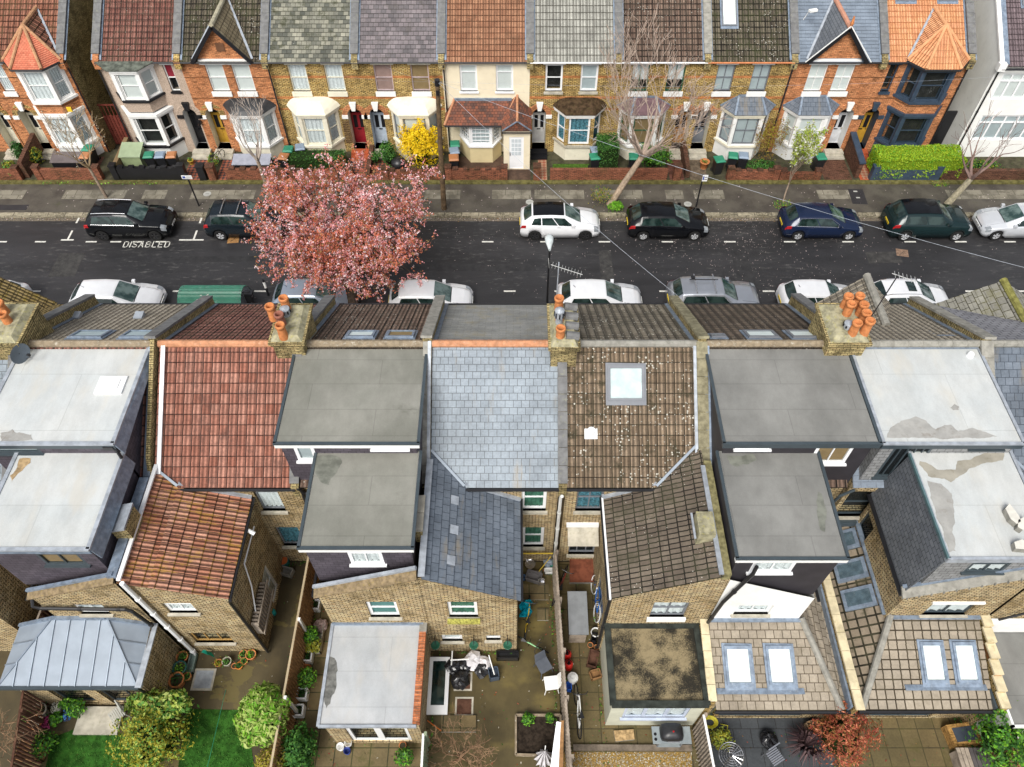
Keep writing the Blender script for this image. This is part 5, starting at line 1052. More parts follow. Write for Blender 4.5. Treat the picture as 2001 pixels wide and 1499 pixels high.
ext_roof(hF, [(6.45, 6.6, ze), (10.45, 6.6, ze), (9.5, YO, zt), (6.45, YO, zt)], [[(10.45, 6.6, ze), (10.6, 6.9, ze), (10.6, 12.7, 2.45), (9.5, 12.7, zt), (9.5, YO, zt)]], T_con, M_stone, ((10.42, 6.6, ze + .06), (9.5, YO, zt + .06)), ())
for xx in (6.85, 8.2): roofwin(hF, xx, 7.3, 8.45, .85, ze + .7 * sl + .03, sl, M_lead, M_blind)
m = MB(M_lead); m.beam((6.45, YO - .04, zt + .07), (9.45, YO - .04, zt + .07), .16, .06); m.beam((6.5, 7.12, ze + .52 * sl + .06), (9.3, 7.12, ze + .52 * sl + .06), .18, .03); m.build('flashing', hF)
mb = MB(M_yr); wallp(mb, (6.3, 6.95, 0), X, 4.4, 2.35, [(.35, .1, 3.2, 2.15)], M_yr, -Y, depth=.9); mb.build('extension_wall', hF)
window(hF, (6.65, 6.95, .1), X, 3.2, 2.15, -Y, 'case3', M_anth, None, rec=.05, name='bifold_door', fw=.1, bar=.1)
m = MB(M_black); m.tube([(6.4, 6.54, ze - .02), (10.7, 6.54, ze - .02)], .06); m.build('gutter', hF)
m = MB(plain('sandstone coping', (.58, .50, .33), .85, .2, var=.2, sc=2, dirt=((.3, .25, .1), .5))); coping(m, (6.28, 6.75, 2.75), (6.28, YO, 3.2), .26, .07, None, .55); m.mat = M_yb; m.box(6.16, 6.38, 6.75, YO, 0, 2.72); m.build('boundary_parapet', hF)
m = MB(MATS['sandstone coping']); coping(m, (10.78, 6.45, 2.95), (10.78, 11.3, 2.95), .27, .08, None, .62); m.mat = M_yb; m.box(10.68, 10.88, 6.55, 12.7, 0, 2.9); m.mat = M_lead; m.box(10.60, 10.67, 6.6, 12.7, 2.3, 2.72); m.box(10.89, 10.95, 6.6, 12.7, 2.3, 2.72); m.build('boundary_parapet', hF)
chimney(hF, 10.9, 17.0, 1.22, 1.65, 9.2, [(1660, 577, .62, M_terra), (1682, 576, .62, M_terra), (1665, 592, .62, M_terra), (1690, 593, .6, M_terra), (1695, 609, .62, M_terra), (1677, 629, .62, M_terra), (1702, 625, .7, M_terra)], cowls=[(1661, 630, .35)], zb=6.9)

nparapet(hF, 11.0, up=.55, back=False)
# ---- G
hG = near_house(11.15, 15.55, 'near house with pale stained resin flat roofs, grey slate cladding and a rounded tile extension', T_grb, T_slf, [(11.3, 3.7, 1.3, 1.75, 'sash', M_anth, None)], dormer=True, th_f=.26, rm=M_stone)
flat_box(hG, 11.35, 15.4, 12.82, 16.55, 5.9, 8.4, T_hangg, GRP, M_anth, M_leadl, [(11.75, 6.3, 1.2, 1.95, 'vert4', M_anth, M_dark), (14.1, 8.0, 1.0, .25, 'one', M_anth, M_dark)], fh=.16)
flat_box(hG, 12.45, 15.4, 9.4, 12.9, 5.2, 7.7, T_hangg, GRP, M_leadl, M_leadl, [(13.3, 6.6, 1.15, .8, 'top2', M_anth, M_net)])
mb = MB(T_hangd); mb.slab([(12.36, 9.32, 7.66), (12.36, 12.8, 7.66), (12.05, 12.8, 5.2), (12.05, 9.32, 5.2)], (-1, 0, .12), .03); mb.build('slate_mansard', hG)
m = MB(plain('copper edge', (.08, .14, .15), .5, .4)); m.beam((12.33, 9.3, 7.72), (12.33, 12.8, 7.72), .06, .1); m.build('drip_edge', hG)
m = MB(M_black); m.tube([(12.0, 9.25, 5.15), (12.0, 12.8, 5.15)], .06); m.build('gutter', hG)
outrigger(hG, 12.2, 15.5, 15.5, 6.95, 5.25, M_yr, None, holes=[(13.3, 3.55, 1.45, 1.0, 'top2', M_anth, M_net)], side_holes=[(11.9, 3.4, .7, 1.0, 'one', M_anth, None)])
m = MB(M_stone); m.slab([(12.0, 9.12, 5.22), (15.5, 9.12, 6.95), (15.5, 9.45, 7.1), (12.0, 9.45, 5.4)], (0, -.3, 1), .08); m.mat = M_lead; m.beam((12.0, 9.42, 5.45), (15.5, 9.4, 7.16), .1, .08)
for k in range(11): f = k / 11; m.box(12.1 + 3.4 * f, 12.125 + 3.4 * f, 9.09, 9.13, 5.2 + 1.73 * f, 5.30 + 1.73 * f, M_stone)
m.build('verge_tiles', hG); m = MB(M_white); m.box(13.2, 14.85, 9.18, 9.26, 4.58, 4.68); m.build('lintel', hG)
z_ = 8.434; blob(hG, [(1733, 855), (1742, 838), (1760, 822), (1790, 813), (1810, 822), (1828, 838), (1845, 830), (1858, 830), (1872, 842), (1900, 838), (1925, 845), (1950, 853), (1900, 856), (1800, 857)], z_, WETS, 5)
blob(hG, [(1855, 796), (1865, 790), (1876, 795), (1874, 803), (1862, 802)], z_, WETS, 6)
z_ = 7.734; blob(hG, [(1797, 903), (1808, 906), (1830, 916), (1868, 918), (1872, 902), (1900, 895), (1928, 882), (1965, 884), (1958, 898), (1930, 906), (1895, 916), (1880, 930), (1858, 943), (1845, 935), (1815, 930)], z_, plain('muddy puddle', (.32, .30, .25), .15, .5, var=.15, sc=1.6, dirt=((.19, .165, .11), .6)), 9)
blob(hG, [(1812, 940), (1840, 945), (1862, 965), (1866, 1000), (1862, 1040), (1868, 1078), (1852, 1080), (1840, 1035), (1824, 985)], z_, WETS, 10)
for pts in ([(1958, 1000), (1966, 990), (1985, 1015), (1988, 1025), (1980, 1030), (1968, 1020)], [(1983, 1022), (1998, 1015), (2003, 1030), (1992, 1042), (1982, 1036)], [(1975, 1065), (1990, 1060), (2003, 1068), (2003, 1080), (1978, 1078)]):
    P = [PZ(a, b, 7.75) for a, b in pts]; m = MB(M_stonel if False else plain('white slab', (.6, .58, .52), .8, .2)); m.prism([(p.x, p.y) for p in P], 7.74, 7.95, None, M_stone); m.build('roof_stone', hG)
m = MB(M_upvc); p = PZ(1897, 693, 8.5); m.lathe((p.x, p.y, 8.43), [(.12, 0), (.1, .12), (.08, .15), (0, .17)], n=12); m.build('roof_vent', hG)
m = MB(M_anth); m.box(11.0, 12.1, 12.55, 12.74, 3.3, 3.6); m.tube([(11.15, 12.5, 6.0), (10.8, 12.5, 5.6), (10.75, 12.6, 4.6)], .05); m.build('hopper', hG)
ze, zt = 2.4, 3.4; sl = (zt - ze) / (YO - 6.6)
ext_roof(hG, [(11.0, 6.6, ze), (15.25, 6.6, ze), (15.25, YO, zt), (12.35, YO, zt)], [], T_con2, M_stone, ((11.02, 6.6, ze + .08), (12.33, YO, zt + .08)), (), th=.33)
mb = MB(T_cmoss); roof(None, [(11.0, 12.7, ze), (11.0, 6.6, ze), (12.35, YO, zt), (12.35, 12.7, zt)], T_cmoss, .32, .025, build=False, mb=mb); mb.build('side_roof', hG)
for (xx, y0) in ((13.15, 7.35), (14.2, 7.35)): roofwin(hG, xx, y0, 8.5, .72, ze + (y0 - 6.6) * sl + .03, sl, M_lead, M_blind)
ks = 1.0 / 1.35; v_ = V((1, 0, ks)).normalized(); n_ = V((-ks, 0, 1)).normalized()
for yy in (9.75, 10.75, 11.85):
    O = V((11.35, yy, ze + .35 * ks)) + n_ * .1; m = MB(M_lead)
    m.slab([O - Y * .06 - v_ * .06, O + v_ * 1.0 - Y * .06, O + v_ * 1.0 + Y * .66, O + Y * .66 - v_ * .06], n_, .12); o = m.build('roof_window', hG)
    m = MB(G_win); m.slab([O + Y * .06 + v_ * .06 + n_ * .01, O + v_ * .88 + Y * .06 + n_ * .01, O + v_ * .88 + Y * .54 + n_ * .01, O + Y * .54 + v_ * .06 + n_ * .01], n_, .005); m.build('pane', o)
m = MB(M_lead); m.beam((12.4, YO - .04, zt + .07), (15.25, YO - .04, zt + .07), .16, .06); m.beam((12.5, 7.2, ze + .6 * sl + .06), (15.1, 7.2, ze + .6 * sl + .06), .18, .03); m.beam((12.18, 9.3, 3.45), (12.18, 12.7, 3.45), .16, .06, up=(0, 0, 1)); m.build('flashing', hG)
mb = MB(M_yr); wallp(mb, (10.95, 6.95, 0), X, 4.5, 2.4, [(.3, .1, 3.0, 2.2)], M_yr, -Y, depth=.9); mb.face([(15.4, 6.6, 0), (15.4, YO, 0), (15.4, YO, 2.7), (15.4, 6.6, 2.5)]); mb.build('extension_wall', hG)
window(hG, (11.25, 6.95, .1), X, 3.0, 2.2, -Y, 'case3', M_anth, None, rec=.05, name='bifold_door', fw=.1, bar=.1)
m = MB(M_black); m.tube([(10.95, 6.54, ze - .02), (15.3, 6.54, ze - .02)], .06); m.build('gutter', hG)
m = MB(MATS['sandstone coping'])
for k in range(6): y0 = 6.55 + k * .47; z0 = 2.72 + k * .14; m.box(15.28, 15.58, y0, y0 + .5, z0, z0 + .08); m.box(15.32, 15.54, y0, y0 + .46, 2.2, z0, M_yb)
m.mat = M_anth; m.box(15.2, 15.27, 6.6, 9.2, 2.3, 2.62); m.build('stepped_parapet', hG)
nparapet(hG, 15.68, up=.38, wd=.3, cop=M_stone, upb=.15, bw=.34)
def fgable(h, xc, y1, mat, hw=1.9, top=8.0, rm=M_stone):
    mb = MB(mat); zf = lambda y: RZ - (y - RY) * SF; yb = RY + (RZ - top) / SF; zl = zf(20.9) - .1; A, B = V((xc, y1, top)), V((xc, yb + .05, top))
    for s_ in (-1, 1):
        L1 = V((xc + s_ * hw, y1, zl)); L0 = V((xc + s_ * hw, 20.85, zl)); q = [L1, A, B, L0]; q = q if s_ < 0 else q[::-1]
        roof(None, q, mat, .27, .025, build=False, mb=mb, ref=L1)
    mb.face([(xc - hw, y1 - .05, zl), (xc + hw, y1 - .05, zl), (xc, y1 - .05, top - .1)], M_yb); o = mb.build('gable_roof', h); m = MB(rm); ridge(m, A, B, .14, seg=.5); m.build('ridge_tiles', o)
fgable(hG, 13.4, 20.95, T_grb, 1.6, 7.4)
roofwin(hG, 14.6, 18.0, 17.35, .7, RZ - (18.2 - RY) * SF + .02, SF, M_lead, M_blind, flip=-1)
a_ = thing('tv_aerial', 'thin television aerial beside the seven pot chimney', 'aerial', (11.6, 17, 9)); m = MB(M_black); m.tube([(11.4, 16.7, 8.3), (11.9, 17.1, 11.2)], .02); m.build('mast', a_); m = MB(MATS['aerial metal']); m.tube([(11.75, 17.2, 11.2), (12.4, 16.9, 11.15)], .013)
for k in range(6): m.tube([(11.8 + k * .11, 17.0 - k * .05, 11.2), (11.86 + k * .11, 17.3 - k * .05, 11.2)], .008, n=4)
m.build('antenna', a_)
# ---- H and the house beyond the left edge
hH = near_house(15.8, 20.4, 'near slate roofed house cut by the right edge of the photo', tile('old grey slates', '86868a', '75757a', '3a3a3c', .35, .2, .5, lichen=.2), T_slo, [], th_f=.2, flap=.01, lapb=.012, th_b=.3, rm=M_stone)
outrigger(hH, 15.6, 18.7, 15.6, 6.9, 5.2, M_yr, T_slo, th=.26); fgable(hH, 18.7, 20.95, tile('mossy slate gable', '7c7a72', '8a887e', '35332c', .35, .3, .5, lichen=.3, moss=(.14, .13, .04), mossamt=.4), 2.2, 7.15, plain('mossy ridge', (.2, .19, .06), .95, .1, var=.3, sc=6))
m = MB(M_whiter); m.box(15.65, 18.5, 6.3, 9.2, 0, 2.45); m.build('extension_wall', hH); m = MB(FELT2); m.box(15.6, 18.5, 6.1, 9.2, 2.46, 2.52); m.build('extension_roof', hH)
m = MB(M_white); m.box(15.55, 18.5, 6.05, 6.12, 2.4, 2.56); m.box(15.55, 15.62, 6.05, 9.2, 2.4, 2.56); m.box(15.7, 18.5, 9.05, 9.22, 2.5, 3.3); m.build('fascia', hH)
pipe(hH, [(17.8, 9.1, 5.6), (15.8, 9.1, 3.5)], .04)
hL = near_house(-21.3, -16.65, 'near house at the left edge with a lichened tiled front gable', tile('lichened yellow brown tiles', '7c6a42', '8c7a52', '2c2413', .3, .3, ribs=2, moss=(.25, .18, .02), mossamt=.6), T_slb, [], rm=M_ridgeb)
fgable(hL, -20.2, 21.0, MATS['lichened yellow brown tiles'], 2.3, 7.9); outrigger(hL, -20.0, -16.9, -20.0, 6.3, 5.1, M_yr, T_brn)
chimney(hL, -16.6, 17.0, 1.0, 1.7, 9.2, [(-5, 590, .6, M_terra), (3, 612, .5, M_terra)], zb=6.8)
# ================================================================ vehicles
def lerp_tab(tab, t):
    for (a, *va), (b, *vb) in zip(tab[:-1], tab[1:]):
        if t <= b: f = (t - a) / (b - a) if b > a else 0; return [p + (q - p) * f for p, q in zip(va, vb)]
    return list(tab[-1][1:])
def paintm(name, c, met=0.0, rough=.25): return plain(name, c, rough, .5, met, var=0.03, coat=1.0)
M_tyre = plain('tyre rubber', (.015, .015, .015), .85, .2); M_alloy = plain('alloy wheel', (.55, .56, .58), .35, .5, .3); M_dalloy = plain('black alloy', (.03, .03, .032), .3, .5, .3)
M_chrome = plain('bright metal trim', (.6, .6, .62), .2, .5, .9, var=0); M_redl = plain('red tail light', (.35, .01, .012), .2, .6, var=0); M_lampc = plain('clear headlight', (.24, .26, .28), .12, .8, var=0)
M_platey = plain('yellow plate', (.72, .52, .03), .5, .4, var=0); M_platew = plain('white plate', (.75, .75, .72), .5, .4, var=0); M_seat = plain('dark seats', (.03, .03, .035), .9, .1, var=.5, sc=3)
# t, belt halfwidth f, sill z, belt z f, top z f, top halfwidth f
SH = {'hatch': [(0, .80, .30, .42, .46, .62), (.012, .86, .26, .60, .64, .66), (.03, .90, .22, .63, .69, .70), (.055, .93, .20, .655, .74, .70), (.15, .98, .19, .665, .965, .66), (.22, 1, .19, .66, .985, .665), (.40, 1, .19, .645, 1.0, .67), (.545, 1, .19, .63, .975, .66), (.745, .99, .19, .60, .66, .70), (.80, .985, .19, .58, .64, .72), (.90, .96, .2, .53, .575, .70), (.96, .90, .22, .46, .50, .66), (.985, .82, .25, .40, .43, .60), (1, .70, .30, .34, .36, .52)],
 'suv': [(0, .84, .32, .45, .48, .66), (.012, .89, .28, .60, .64, .68), (.03, .93, .26, .64, .70, .70), (.05, .95, .25, .66, .78, .70), (.12, .99, .24, .67, .965, .68), (.22, 1, .24, .665, .99, .69), (.40, 1, .24, .655, 1.0, .69), (.55, 1, .24, .645, .97, .68), (.715, .99, .24, .62, .68, .72), (.80, .985, .24, .61, .665, .75), (.90, .96, .25, .58, .63, .74), (.955, .91, .27, .52, .56, .70), (.985, .84, .3, .42, .45, .62), (1, .74, .34, .36, .38, .54)]}
def car(name, label, xc, yc, L, W, H, kind, paint, roofp=None, rim=None, flip=False, rails=False, glassn=2, chrome=False, plate=None, sunroof=False, bars=False, rear_dark=True, cat='car', aerial=False):
    c = thing(name, label, cat, (xc, yc, 0.0), 'cars parked along the street', local=True, rz=math.pi if flip else 0)
    T = [list(r) for r in SH[kind]]; zs = H; hw = W / 2; wr = .33 if kind == 'suv' else .31; xr, xf = .185 * L, .815 * L; ar = wr + .055
    ts = sorted({r[0] for r in T} | {round(k / 26, 4) for k in range(27)} | {round((x + ar * q) / L, 4) for x in (xr, xf) for q in (-1.0, -.92, -.7, -.38, 0, .38, .7, .92, 1.0)})
    def sec(t):
        bw, sl, bz, tz, tw = lerp_tab(T, t); bw *= hw; tw *= hw; bz *= zs; tz = tz * zs - .05; sl = max(sl, .16) ; x = t * L; zb = sl
        for q in (xr, xf):
            dx = abs(x - q)
            if dx < ar: zb = max(zb, wr + math.sqrt(ar * ar - dx * dx) - .02)
        zb = min(zb, bz - .12); X0 = x - L / 2
        mid = zb + (bz - zb) * .45
        s_ = [(0, sl + .02), (bw * .86, sl + .02), (bw * .86, zb), (bw * .985, zb + .01), (bw * 1.005, mid), (bw * .985, bz - .03), (bw * .955, bz), (tw + (bw * .955 - tw) * .08, tz - .03), (tw * .93, tz + .015), (tw * .6, tz + .04), (0, tz + .05)]
        return [V((X0, -y, z)) for y, z in s_] + [V((X0, y, z)) for y, z in s_[-2:0:-1]]
    rows = [sec(t) for t in ts]; mb = MB(paint); mb.grid(rows, None, True); mb.face(rows[0]); mb.face(rows[-1][::-1])
    b = mb.build('body', c, smooth=True, local=True)
    # roof colour, glass, lights: panels riding 6 mm off the body
    def topP(t, f, off=.008):
        bw, sl, bz, tz, tw = lerp_tab(T, t); tw *= hw; tz = tz * zs - .05; y = abs(f) * tw * .93; k = abs(f) * .93
        z = tz + (.05 - (k / .6) * .01 if k < .6 else .04 - (k - .6) / .33 * .025); t2 = lerp_tab(T, min(1, t + .01)); t1 = lerp_tab(T, max(0, t - .01)); dz = (t2[3] - t1[3]) * zs / (.02 * L)
        n_ = V((-dz, 0, 1)).normalized(); return V((t * L - L / 2, y if f >= 0 else -y, z)) + n_ * off
    def sideP(t, f, s_, off=.010):
        bw, sl, bz, tz, tw = lerp_tab(T, t); y0, z0 = bw * hw * .955, bz * zs; y1, z1 = tw * hw + (y0 - tw * hw) * .08, tz * zs - .08
        return V((t * L - L / 2, s_ * (y0 + (y1 - y0) * f + off), z0 + (z1 - z0) * f))
    wf0, wf1 = ([.555, .735] if kind == 'hatch' else [.56, .705]); rf0, rf1 = ([.058, .142] if kind == 'hatch' else [.052, .115])
    def panel(nm, a, bb, mat, f0=-.93, f1=.93, n=10, m_=16, off=.014, bow=.012):
        mb = MB(mat); mb.grid([[topP(a + (bb - a) * i / m_ + (bow if bow else 0) * (1 - (2 * j / n - 1) ** 2) * (1 if a > .4 else -1) * (i / m_ if a > .4 else 1 - i / m_), f0 + (f1 - f0) * j / n, off) for j in range(n + 1)] for i in range(m_ + 1)]); return mb.build(nm, c, smooth=True, local=True)
    panel('windscreen', wf0, wf1, G_scr); mb = MB(M_blackp); mb.tube([topP(wf1 + .012, f, .012) for f in (-.9, -.5, 0, .5, .9)], .02, n=4); mb.build('cowl', c, local=True)
    for s_ in (-1, 1): mb = MB(M_dark); mb.tube([topP(t, s_ * .9, .003) for t in (.77, .83, .9, .95)], .006, n=3); mb.build('bonnet_gap', c, local=True)
    pass; panel('rear_window', rf0, rf1, G_carm, off=.016)
    if roofp: panel('roof_panel', .16 if kind == 'hatch' else .13, .54, roofp, -1.0, 1.0, off=.022, bow=0)
    if sunroof: panel('sunroof', .40, .50, G_carm, -.6, .6, off=.024, bow=0)
    lo0, lo1, up0, up1 = (.13, .70, .17, .55) if kind == 'hatch' else (.11, .69, .14, .555)
    for s_ in (-1, 1):
        cuts = [0, .24, .60, 1.0] if glassn == 3 else [0, .50, 1.0] if glassn == 2 else [0, 1]
        for k in range(len(cuts) - 1):
            g0, g1 = cuts[k] + .012, cuts[k + 1] - .012; mb = MB(G_carm)
            mb.grid([[sideP(lo0 + (lo1 - lo0) * g + ((up0 + (up1 - up0) * g) - (lo0 + (lo1 - lo0) * g)) * f, .08 + .80 * f, s_) for f in (0, .33, .66, 1)] for g in [g0 + (g1 - g0) * i / 4 for i in range(5)]]); mb.build('side_window', c, local=True)
        if chrome:
            mb = MB(M_chrome); pts = [sideP(lo0 + (lo1 - lo0) * g, .04, s_, .014) for g in (0, .25, .5, .75, 1)] + [sideP(up0 + (up1 - up0) * g, .94, s_, .014) for g in (1, .75, .5, .25, 0)]; mb.tube(pts + [pts[0]], .009, n=4); mb.build('chrome_trim', c, local=True)
        mb = MB(paint); p = sideP(.655, .1, s_, .05); mb.box(p.x - .09, p.x + .07, p.y - .07, p.y + .07, p.z, p.z + .13); mb.tube([p + V((0, -s_ * .04, .02)), p + V((0, -s_ * .12, 0))], .02, n=5); mb.build('door_mirror', c, local=True)
        mb = MB(M_lampc)
        rows2 = []
        for i in range(4):
            t = .915 + .055 * i / 3; r = sec(t); q = r[4:7] if s_ < 0 else [V((p.x, -p.y, p.z)) for p in r[4:7]]; rows2.append([q[1] * .4 + q[0] * .6 + V((.012, s_ * .008, .012)), q[1] + V((.012, s_ * .008, .012)), q[2] + V((.012, s_ * .008, .014)), q[2] * .55 + V((q[2].x * .45, q[2].y * .45 * .4 + q[2].y * .0, q[2].z * .45)) + V((.01, 0, .02))])
        mb.grid(rows2); mb.build('headlight', c, local=True)
        mb = MB(M_redl); rows2 = []
        for t in (.006, .02, .045, .075):
            r = sec(t); q = r[4:7] if s_ < 0 else [V((p.x, -p.y, p.z)) for p in r[4:7]]; rows2.append([q[0] * .35 + q[1] * .65 + V((-.012, s_ * .01, 0)), q[1] + V((-.012, s_ * .01, .0)), q[2] + V((-.008, s_ * .01, .01))])
        mb.grid(rows2); mb.build('tail_light', c, local=True)
        for xw in (xr, xf):
            yw = s_ * (hw * .985); e = MB(M_tyre); X0 = xw - L / 2
            prof = [(wr * .62, -.0), (wr * .94, -.0), (wr, -.03), (wr, -.17), (wr * .9, -.2)]
            e.grid([[V((X0 + r_ * math.cos(a), yw + s_ * o_, wr + r_ * math.sin(a))) for a in [2 * math.pi * k / 20 for k in range(20)]] for r_, o_ in prof], None, True); wh = e.build('wheel', c, local=True)
            e = MB(rim or M_alloy); yo = yw - s_ * .012
            e.grid([[V((X0 + r_ * math.cos(a), yo - s_ * o_, wr + r_ * math.sin(a))) for a in [2 * math.pi * k / 20 for k in range(20)]] for r_, o_ in ((wr * .68, 0), (wr * .62, .0), (wr * .60, .05))], None, True)
            for k in range(5):
                a = 2 * math.pi * k / 5 + .3; da = .34; P = [V((X0 + rr * math.cos(aa), yo, wr + rr * math.sin(aa))) for rr, aa in ((.03, a - .8), (wr * .66, a - da), (wr * .66, a + da), (.03, a + .8))]; e.face(P if s_ > 0 else P[::-1])
            e.cyl((X0, yo, wr), .0, .0) if False else None
            e.mat = M_dark; e.face([V((X0 + wr * .61 * math.cos(a), yo - s_ * .055, wr + wr * .61 * math.sin(a))) for a in [2 * math.pi * k / 16 for k in range(16)]]); e.build('rim', wh, local=True)
            e = MB(M_dark); e.box(X0 - ar * .98, X0 + ar * .98, min(yw - s_ * .1, yw - s_ * .25), max(yw - s_ * .1, yw - s_ * .25), .25, wr + ar * .8); e.build('wheel_arch', c, local=True)
        mb = MB(M_dark); mb.tube([sideP(.46, -.02, s_, .022) + V((0, 0, -.06)), sideP(.50, -.02, s_, .022) + V((0, 0, -.06))], .012, n=4); mb.build('door_handle', c, local=True)
        mb = MB(M_blackp)
        for tc in (.335, .60): mb.tube([sideP(tc, -.02, s_, .006), V((tc * L - L / 2, s_ * hw * .995, H * .32))], .006, n=3)
        mb.build('door_gap', c, local=True)
        if rails: mb = MB(M_chrome); mb.tube([topP(t, .96 * s_, .04) for t in (.14, .2, .35, .5, .54)], .018, n=5); mb.build('roof_rail', c, local=True)
    for nm, x_, m_ in (('number_plate', -L / 2 - .012, plate or M_platey), ('number_plate', L / 2 + .0, M_platew)):
        mb = MB(m_); s2 = 1 if x_ > 0 else -1; z_ = H * .33; r = .012; mb.box(x_ - r, x_ + r, -.26, .26, z_ - .055 + (.12 if s2 < 0 else 0), z_ + .055 + (.12 if s2 < 0 else 0)); mb.mat = M_dark
        for k in range(7): 
            if k != 4: mb.box(x_ + s2 * r, x_ + s2 * (r + .003), -.21 + k * .062, -.17 + k * .062, z_ - .03 + (.12 if s2 < 0 else 0), z_ + .03 + (.12 if s2 < 0 else 0))
        mb.build(nm, c, local=True)
    mb = MB(M_dark); p = topP(.985, 0, .0); mb.box(p.x - .04, p.x + .035, -.4, .4, p.z - .13, p.z - .03); mb.build('grille', c, local=True)
    if bars:
        for t in (.26, .46): mb = MB(M_chrome); mb.tube([topP(t, f, .10) + V((0, f * .05, 0)) for f in (-1.02, 0, 1.02)], .025, n=6); mb.tube([topP(t, -.95, 0), topP(t, -.95, .1)], .03, n=5); mb.tube([topP(t, .95, 0), topP(t, .95, .1)], .03, n=5); mb.build('roof_bar', c, local=True)
        if bars == 2: mb = MB(M_blackp); mb.tube([topP(.2, .35, .15), topP(.5, .35, .15)], .025, n=5); mb.box(topP(.24, .35).x - .1, topP(.24, .35).x + .08, .25, .42, topP(.24, 0).z + .1, topP(.24, 0).z + .17); mb.build('cycle_carrier', c, local=True)
    if aerial: mb = MB(M_blackp); p = topP(.2, 0, 0); mb.tube([p, p + V((-.12, 0, .15))], .012, n=4); mb.build('aerial', c, local=True)
    return c
t = NT('tinted car glass'); G_carm = t.fin(t.mix(t.ramp(t.noise(1.6, 2), .4, .6), (.006, .016, .015), (.025, .045, .042)), .05, .5)
t = NT('windscreen glass with painted reflections'); G_scr = t.fin(t.mix(t.ramp(t.noise(1.9, 3), .35, .65), (.02, .045, .042), (.12, .17, .16)), .04, .6); MATS['windscreen glass with painted reflections'] = G_scr  # mottled teal sky reflections painted into the windscreen colour
WH = paintm('white car paint', (.72, .73, .75)); BK = plain('black car paint', (.004, .0045, .006), .12, .35, var=0); NV = plain('navy car paint', (.008, .016, .045), .15, .45, .1, var=0); DG = plain('dark green car paint', (.007, .02, .022), .15, .45, .1, var=0); SV = paintm('silver car paint', (.36, .38, .42), .6, .3); SB_ = paintm('pale silver blue car paint', (.34, .40, .48), .5, .3); SW = paintm('silver white car paint', (.58, .60, .63), .3, .25)
YFC, YNC = 32.02, 26.25
car('parked_car', 'black family SUV with silver roof rails above the DISABLED road lettering', -20.5, YFC, 4.45, 1.84, 1.62, 'suv', BK, rails=True, chrome=True, rim=M_dalloy)
car('parked_car', 'dark blue compact SUV half hidden by the blossoming cherry tree', -14.3, YFC, 4.2, 1.8, 1.62, 'suv', plain('dark blue grey paint', (.008, .013, .018), .15, .4, .1, var=0), bars=True)
car('parked_car', 'white estate car with a black roof and black wheels', 2.5, YFC, 4.27, 1.74, 1.5, 'hatch', WH, roofp=BK, rim=M_dalloy, glassn=3, rails=False)
car('parked_car', 'black hatchback with shiny alloy wheels behind the white estate car', 8.3, YFC, 4.34, 1.82, 1.5, 'hatch', BK)
car('parked_car', 'navy blue hatchback with chrome window trim sprinkled with petals', 16.55, YFC, 4.3, 1.8, 1.45, 'hatch', NV, chrome=True, glassn=2)
car('parked_car', 'dark green SUV with large wheels on the far side of the street', 22.25, YFC, 4.37, 1.9, 1.66, 'suv', DG, roofp=BK)
car('parked_car', 'silver white hatchback facing left at the right edge of the photo', 27.1, YFC, 4.2, 1.76, 1.46, 'hatch', SW, flip=True)
car('parked_car', 'white hatchback with a short roof aerial left of the green cycle shelter', -19.45, YNC, 4.35, 1.8, 1.45, 'hatch', WH, aerial=True)
car('parked_car', 'white car mostly hidden behind the left tiled gable', -26.0, YNC, 4.1, 1.76, 1.45, 'hatch', WH, flip=True)
car('parked_car', 'pale silver blue hatchback parked under the cherry tree', -9.7, YNC, 4.1, 1.76, 1.5, 'hatch', SB_, aerial=True)
car('parked_car', 'white hatchback with dark rear glass right of the cherry trunk', -4.05, YNC, 4.1, 1.76, 1.45, 'hatch', WH, glassn=2, aerial=True)
car('parked_car', 'white hatchback beyond the middle chimney and its television aerial', 4.25, YNC, 4.15, 1.78, 1.46, 'hatch', WH, aerial=True)
car('parked_car', 'silver people carrier with roof bars and a cycle carrier', 9.85, YNC, 4.5, 1.8, 1.64, 'suv', SV, bars=2, chrome=True)
car('parked_car', 'small white hatchback left of the tiled front gable with a yellow plate', 15.0, YNC, 3.8, 1.68, 1.48, 'hatch', WH, aerial=True)
car('parked_car', 'white hatchback with a glass sunroof at the right of the near row', 19.4, YNC, 4.1, 1.74, 1.5, 'hatch', WH, sunroof=True, rails=True)

# ---- cycle shelter
M_gr = plain('green shelter paint', (.035, .15, .10), .45, .4, var=.12, sc=3, dirt=((.3, .36, .34), .3))
s_ = thing('cycle_shelter', 'green ribbed half round cycle shelter with white bicycle sign', 'cycle shelter', (-14.6, 26.1, 0))
x0, x1 = -16.15, -13.1; mb = MB(M_gr); N = 34
def arc(x, k, rr=1.0): a = math.pi * k / N; r = 1.0 + .018 * math.cos(k * math.pi); return V((x, 26.1 - .98 * rr * r * math.cos(a), .05 + 1.32 * rr * r * math.sin(a)))
mb.grid([[arc(x, k) for k in range(N + 1)] for x in (x0, x1)]); mb.build('cover', s_)
for x in (x0 + .02, x1 - .02): mb = MB(plain('galvanised end', (.32, .36, .4), .5, .5, .4)); mb.face([arc(x, k, .985) for k in range(N + 1)]); mb.build('end_panel', s_)
mb = MB(M_chrome)
for k in range(1, N, 2):
    for x in (x0 + .1, x1 - .1): p = arc(x, k, 1.02); mb.box(p.x - .015, p.x + .015, p.y - .015, p.y + .015, p.z - .01, p.z + .012)
mb.build('rivet', s_)
mb = MB(M_line); 
def on_sh(u, w_): a = math.radians(28 + w_ * 40); return V((-15.25 + u, 26.1 - 1.0 * math.cos(a) * 1.03, .05 + 1.32 * math.sin(a) * 1.03))
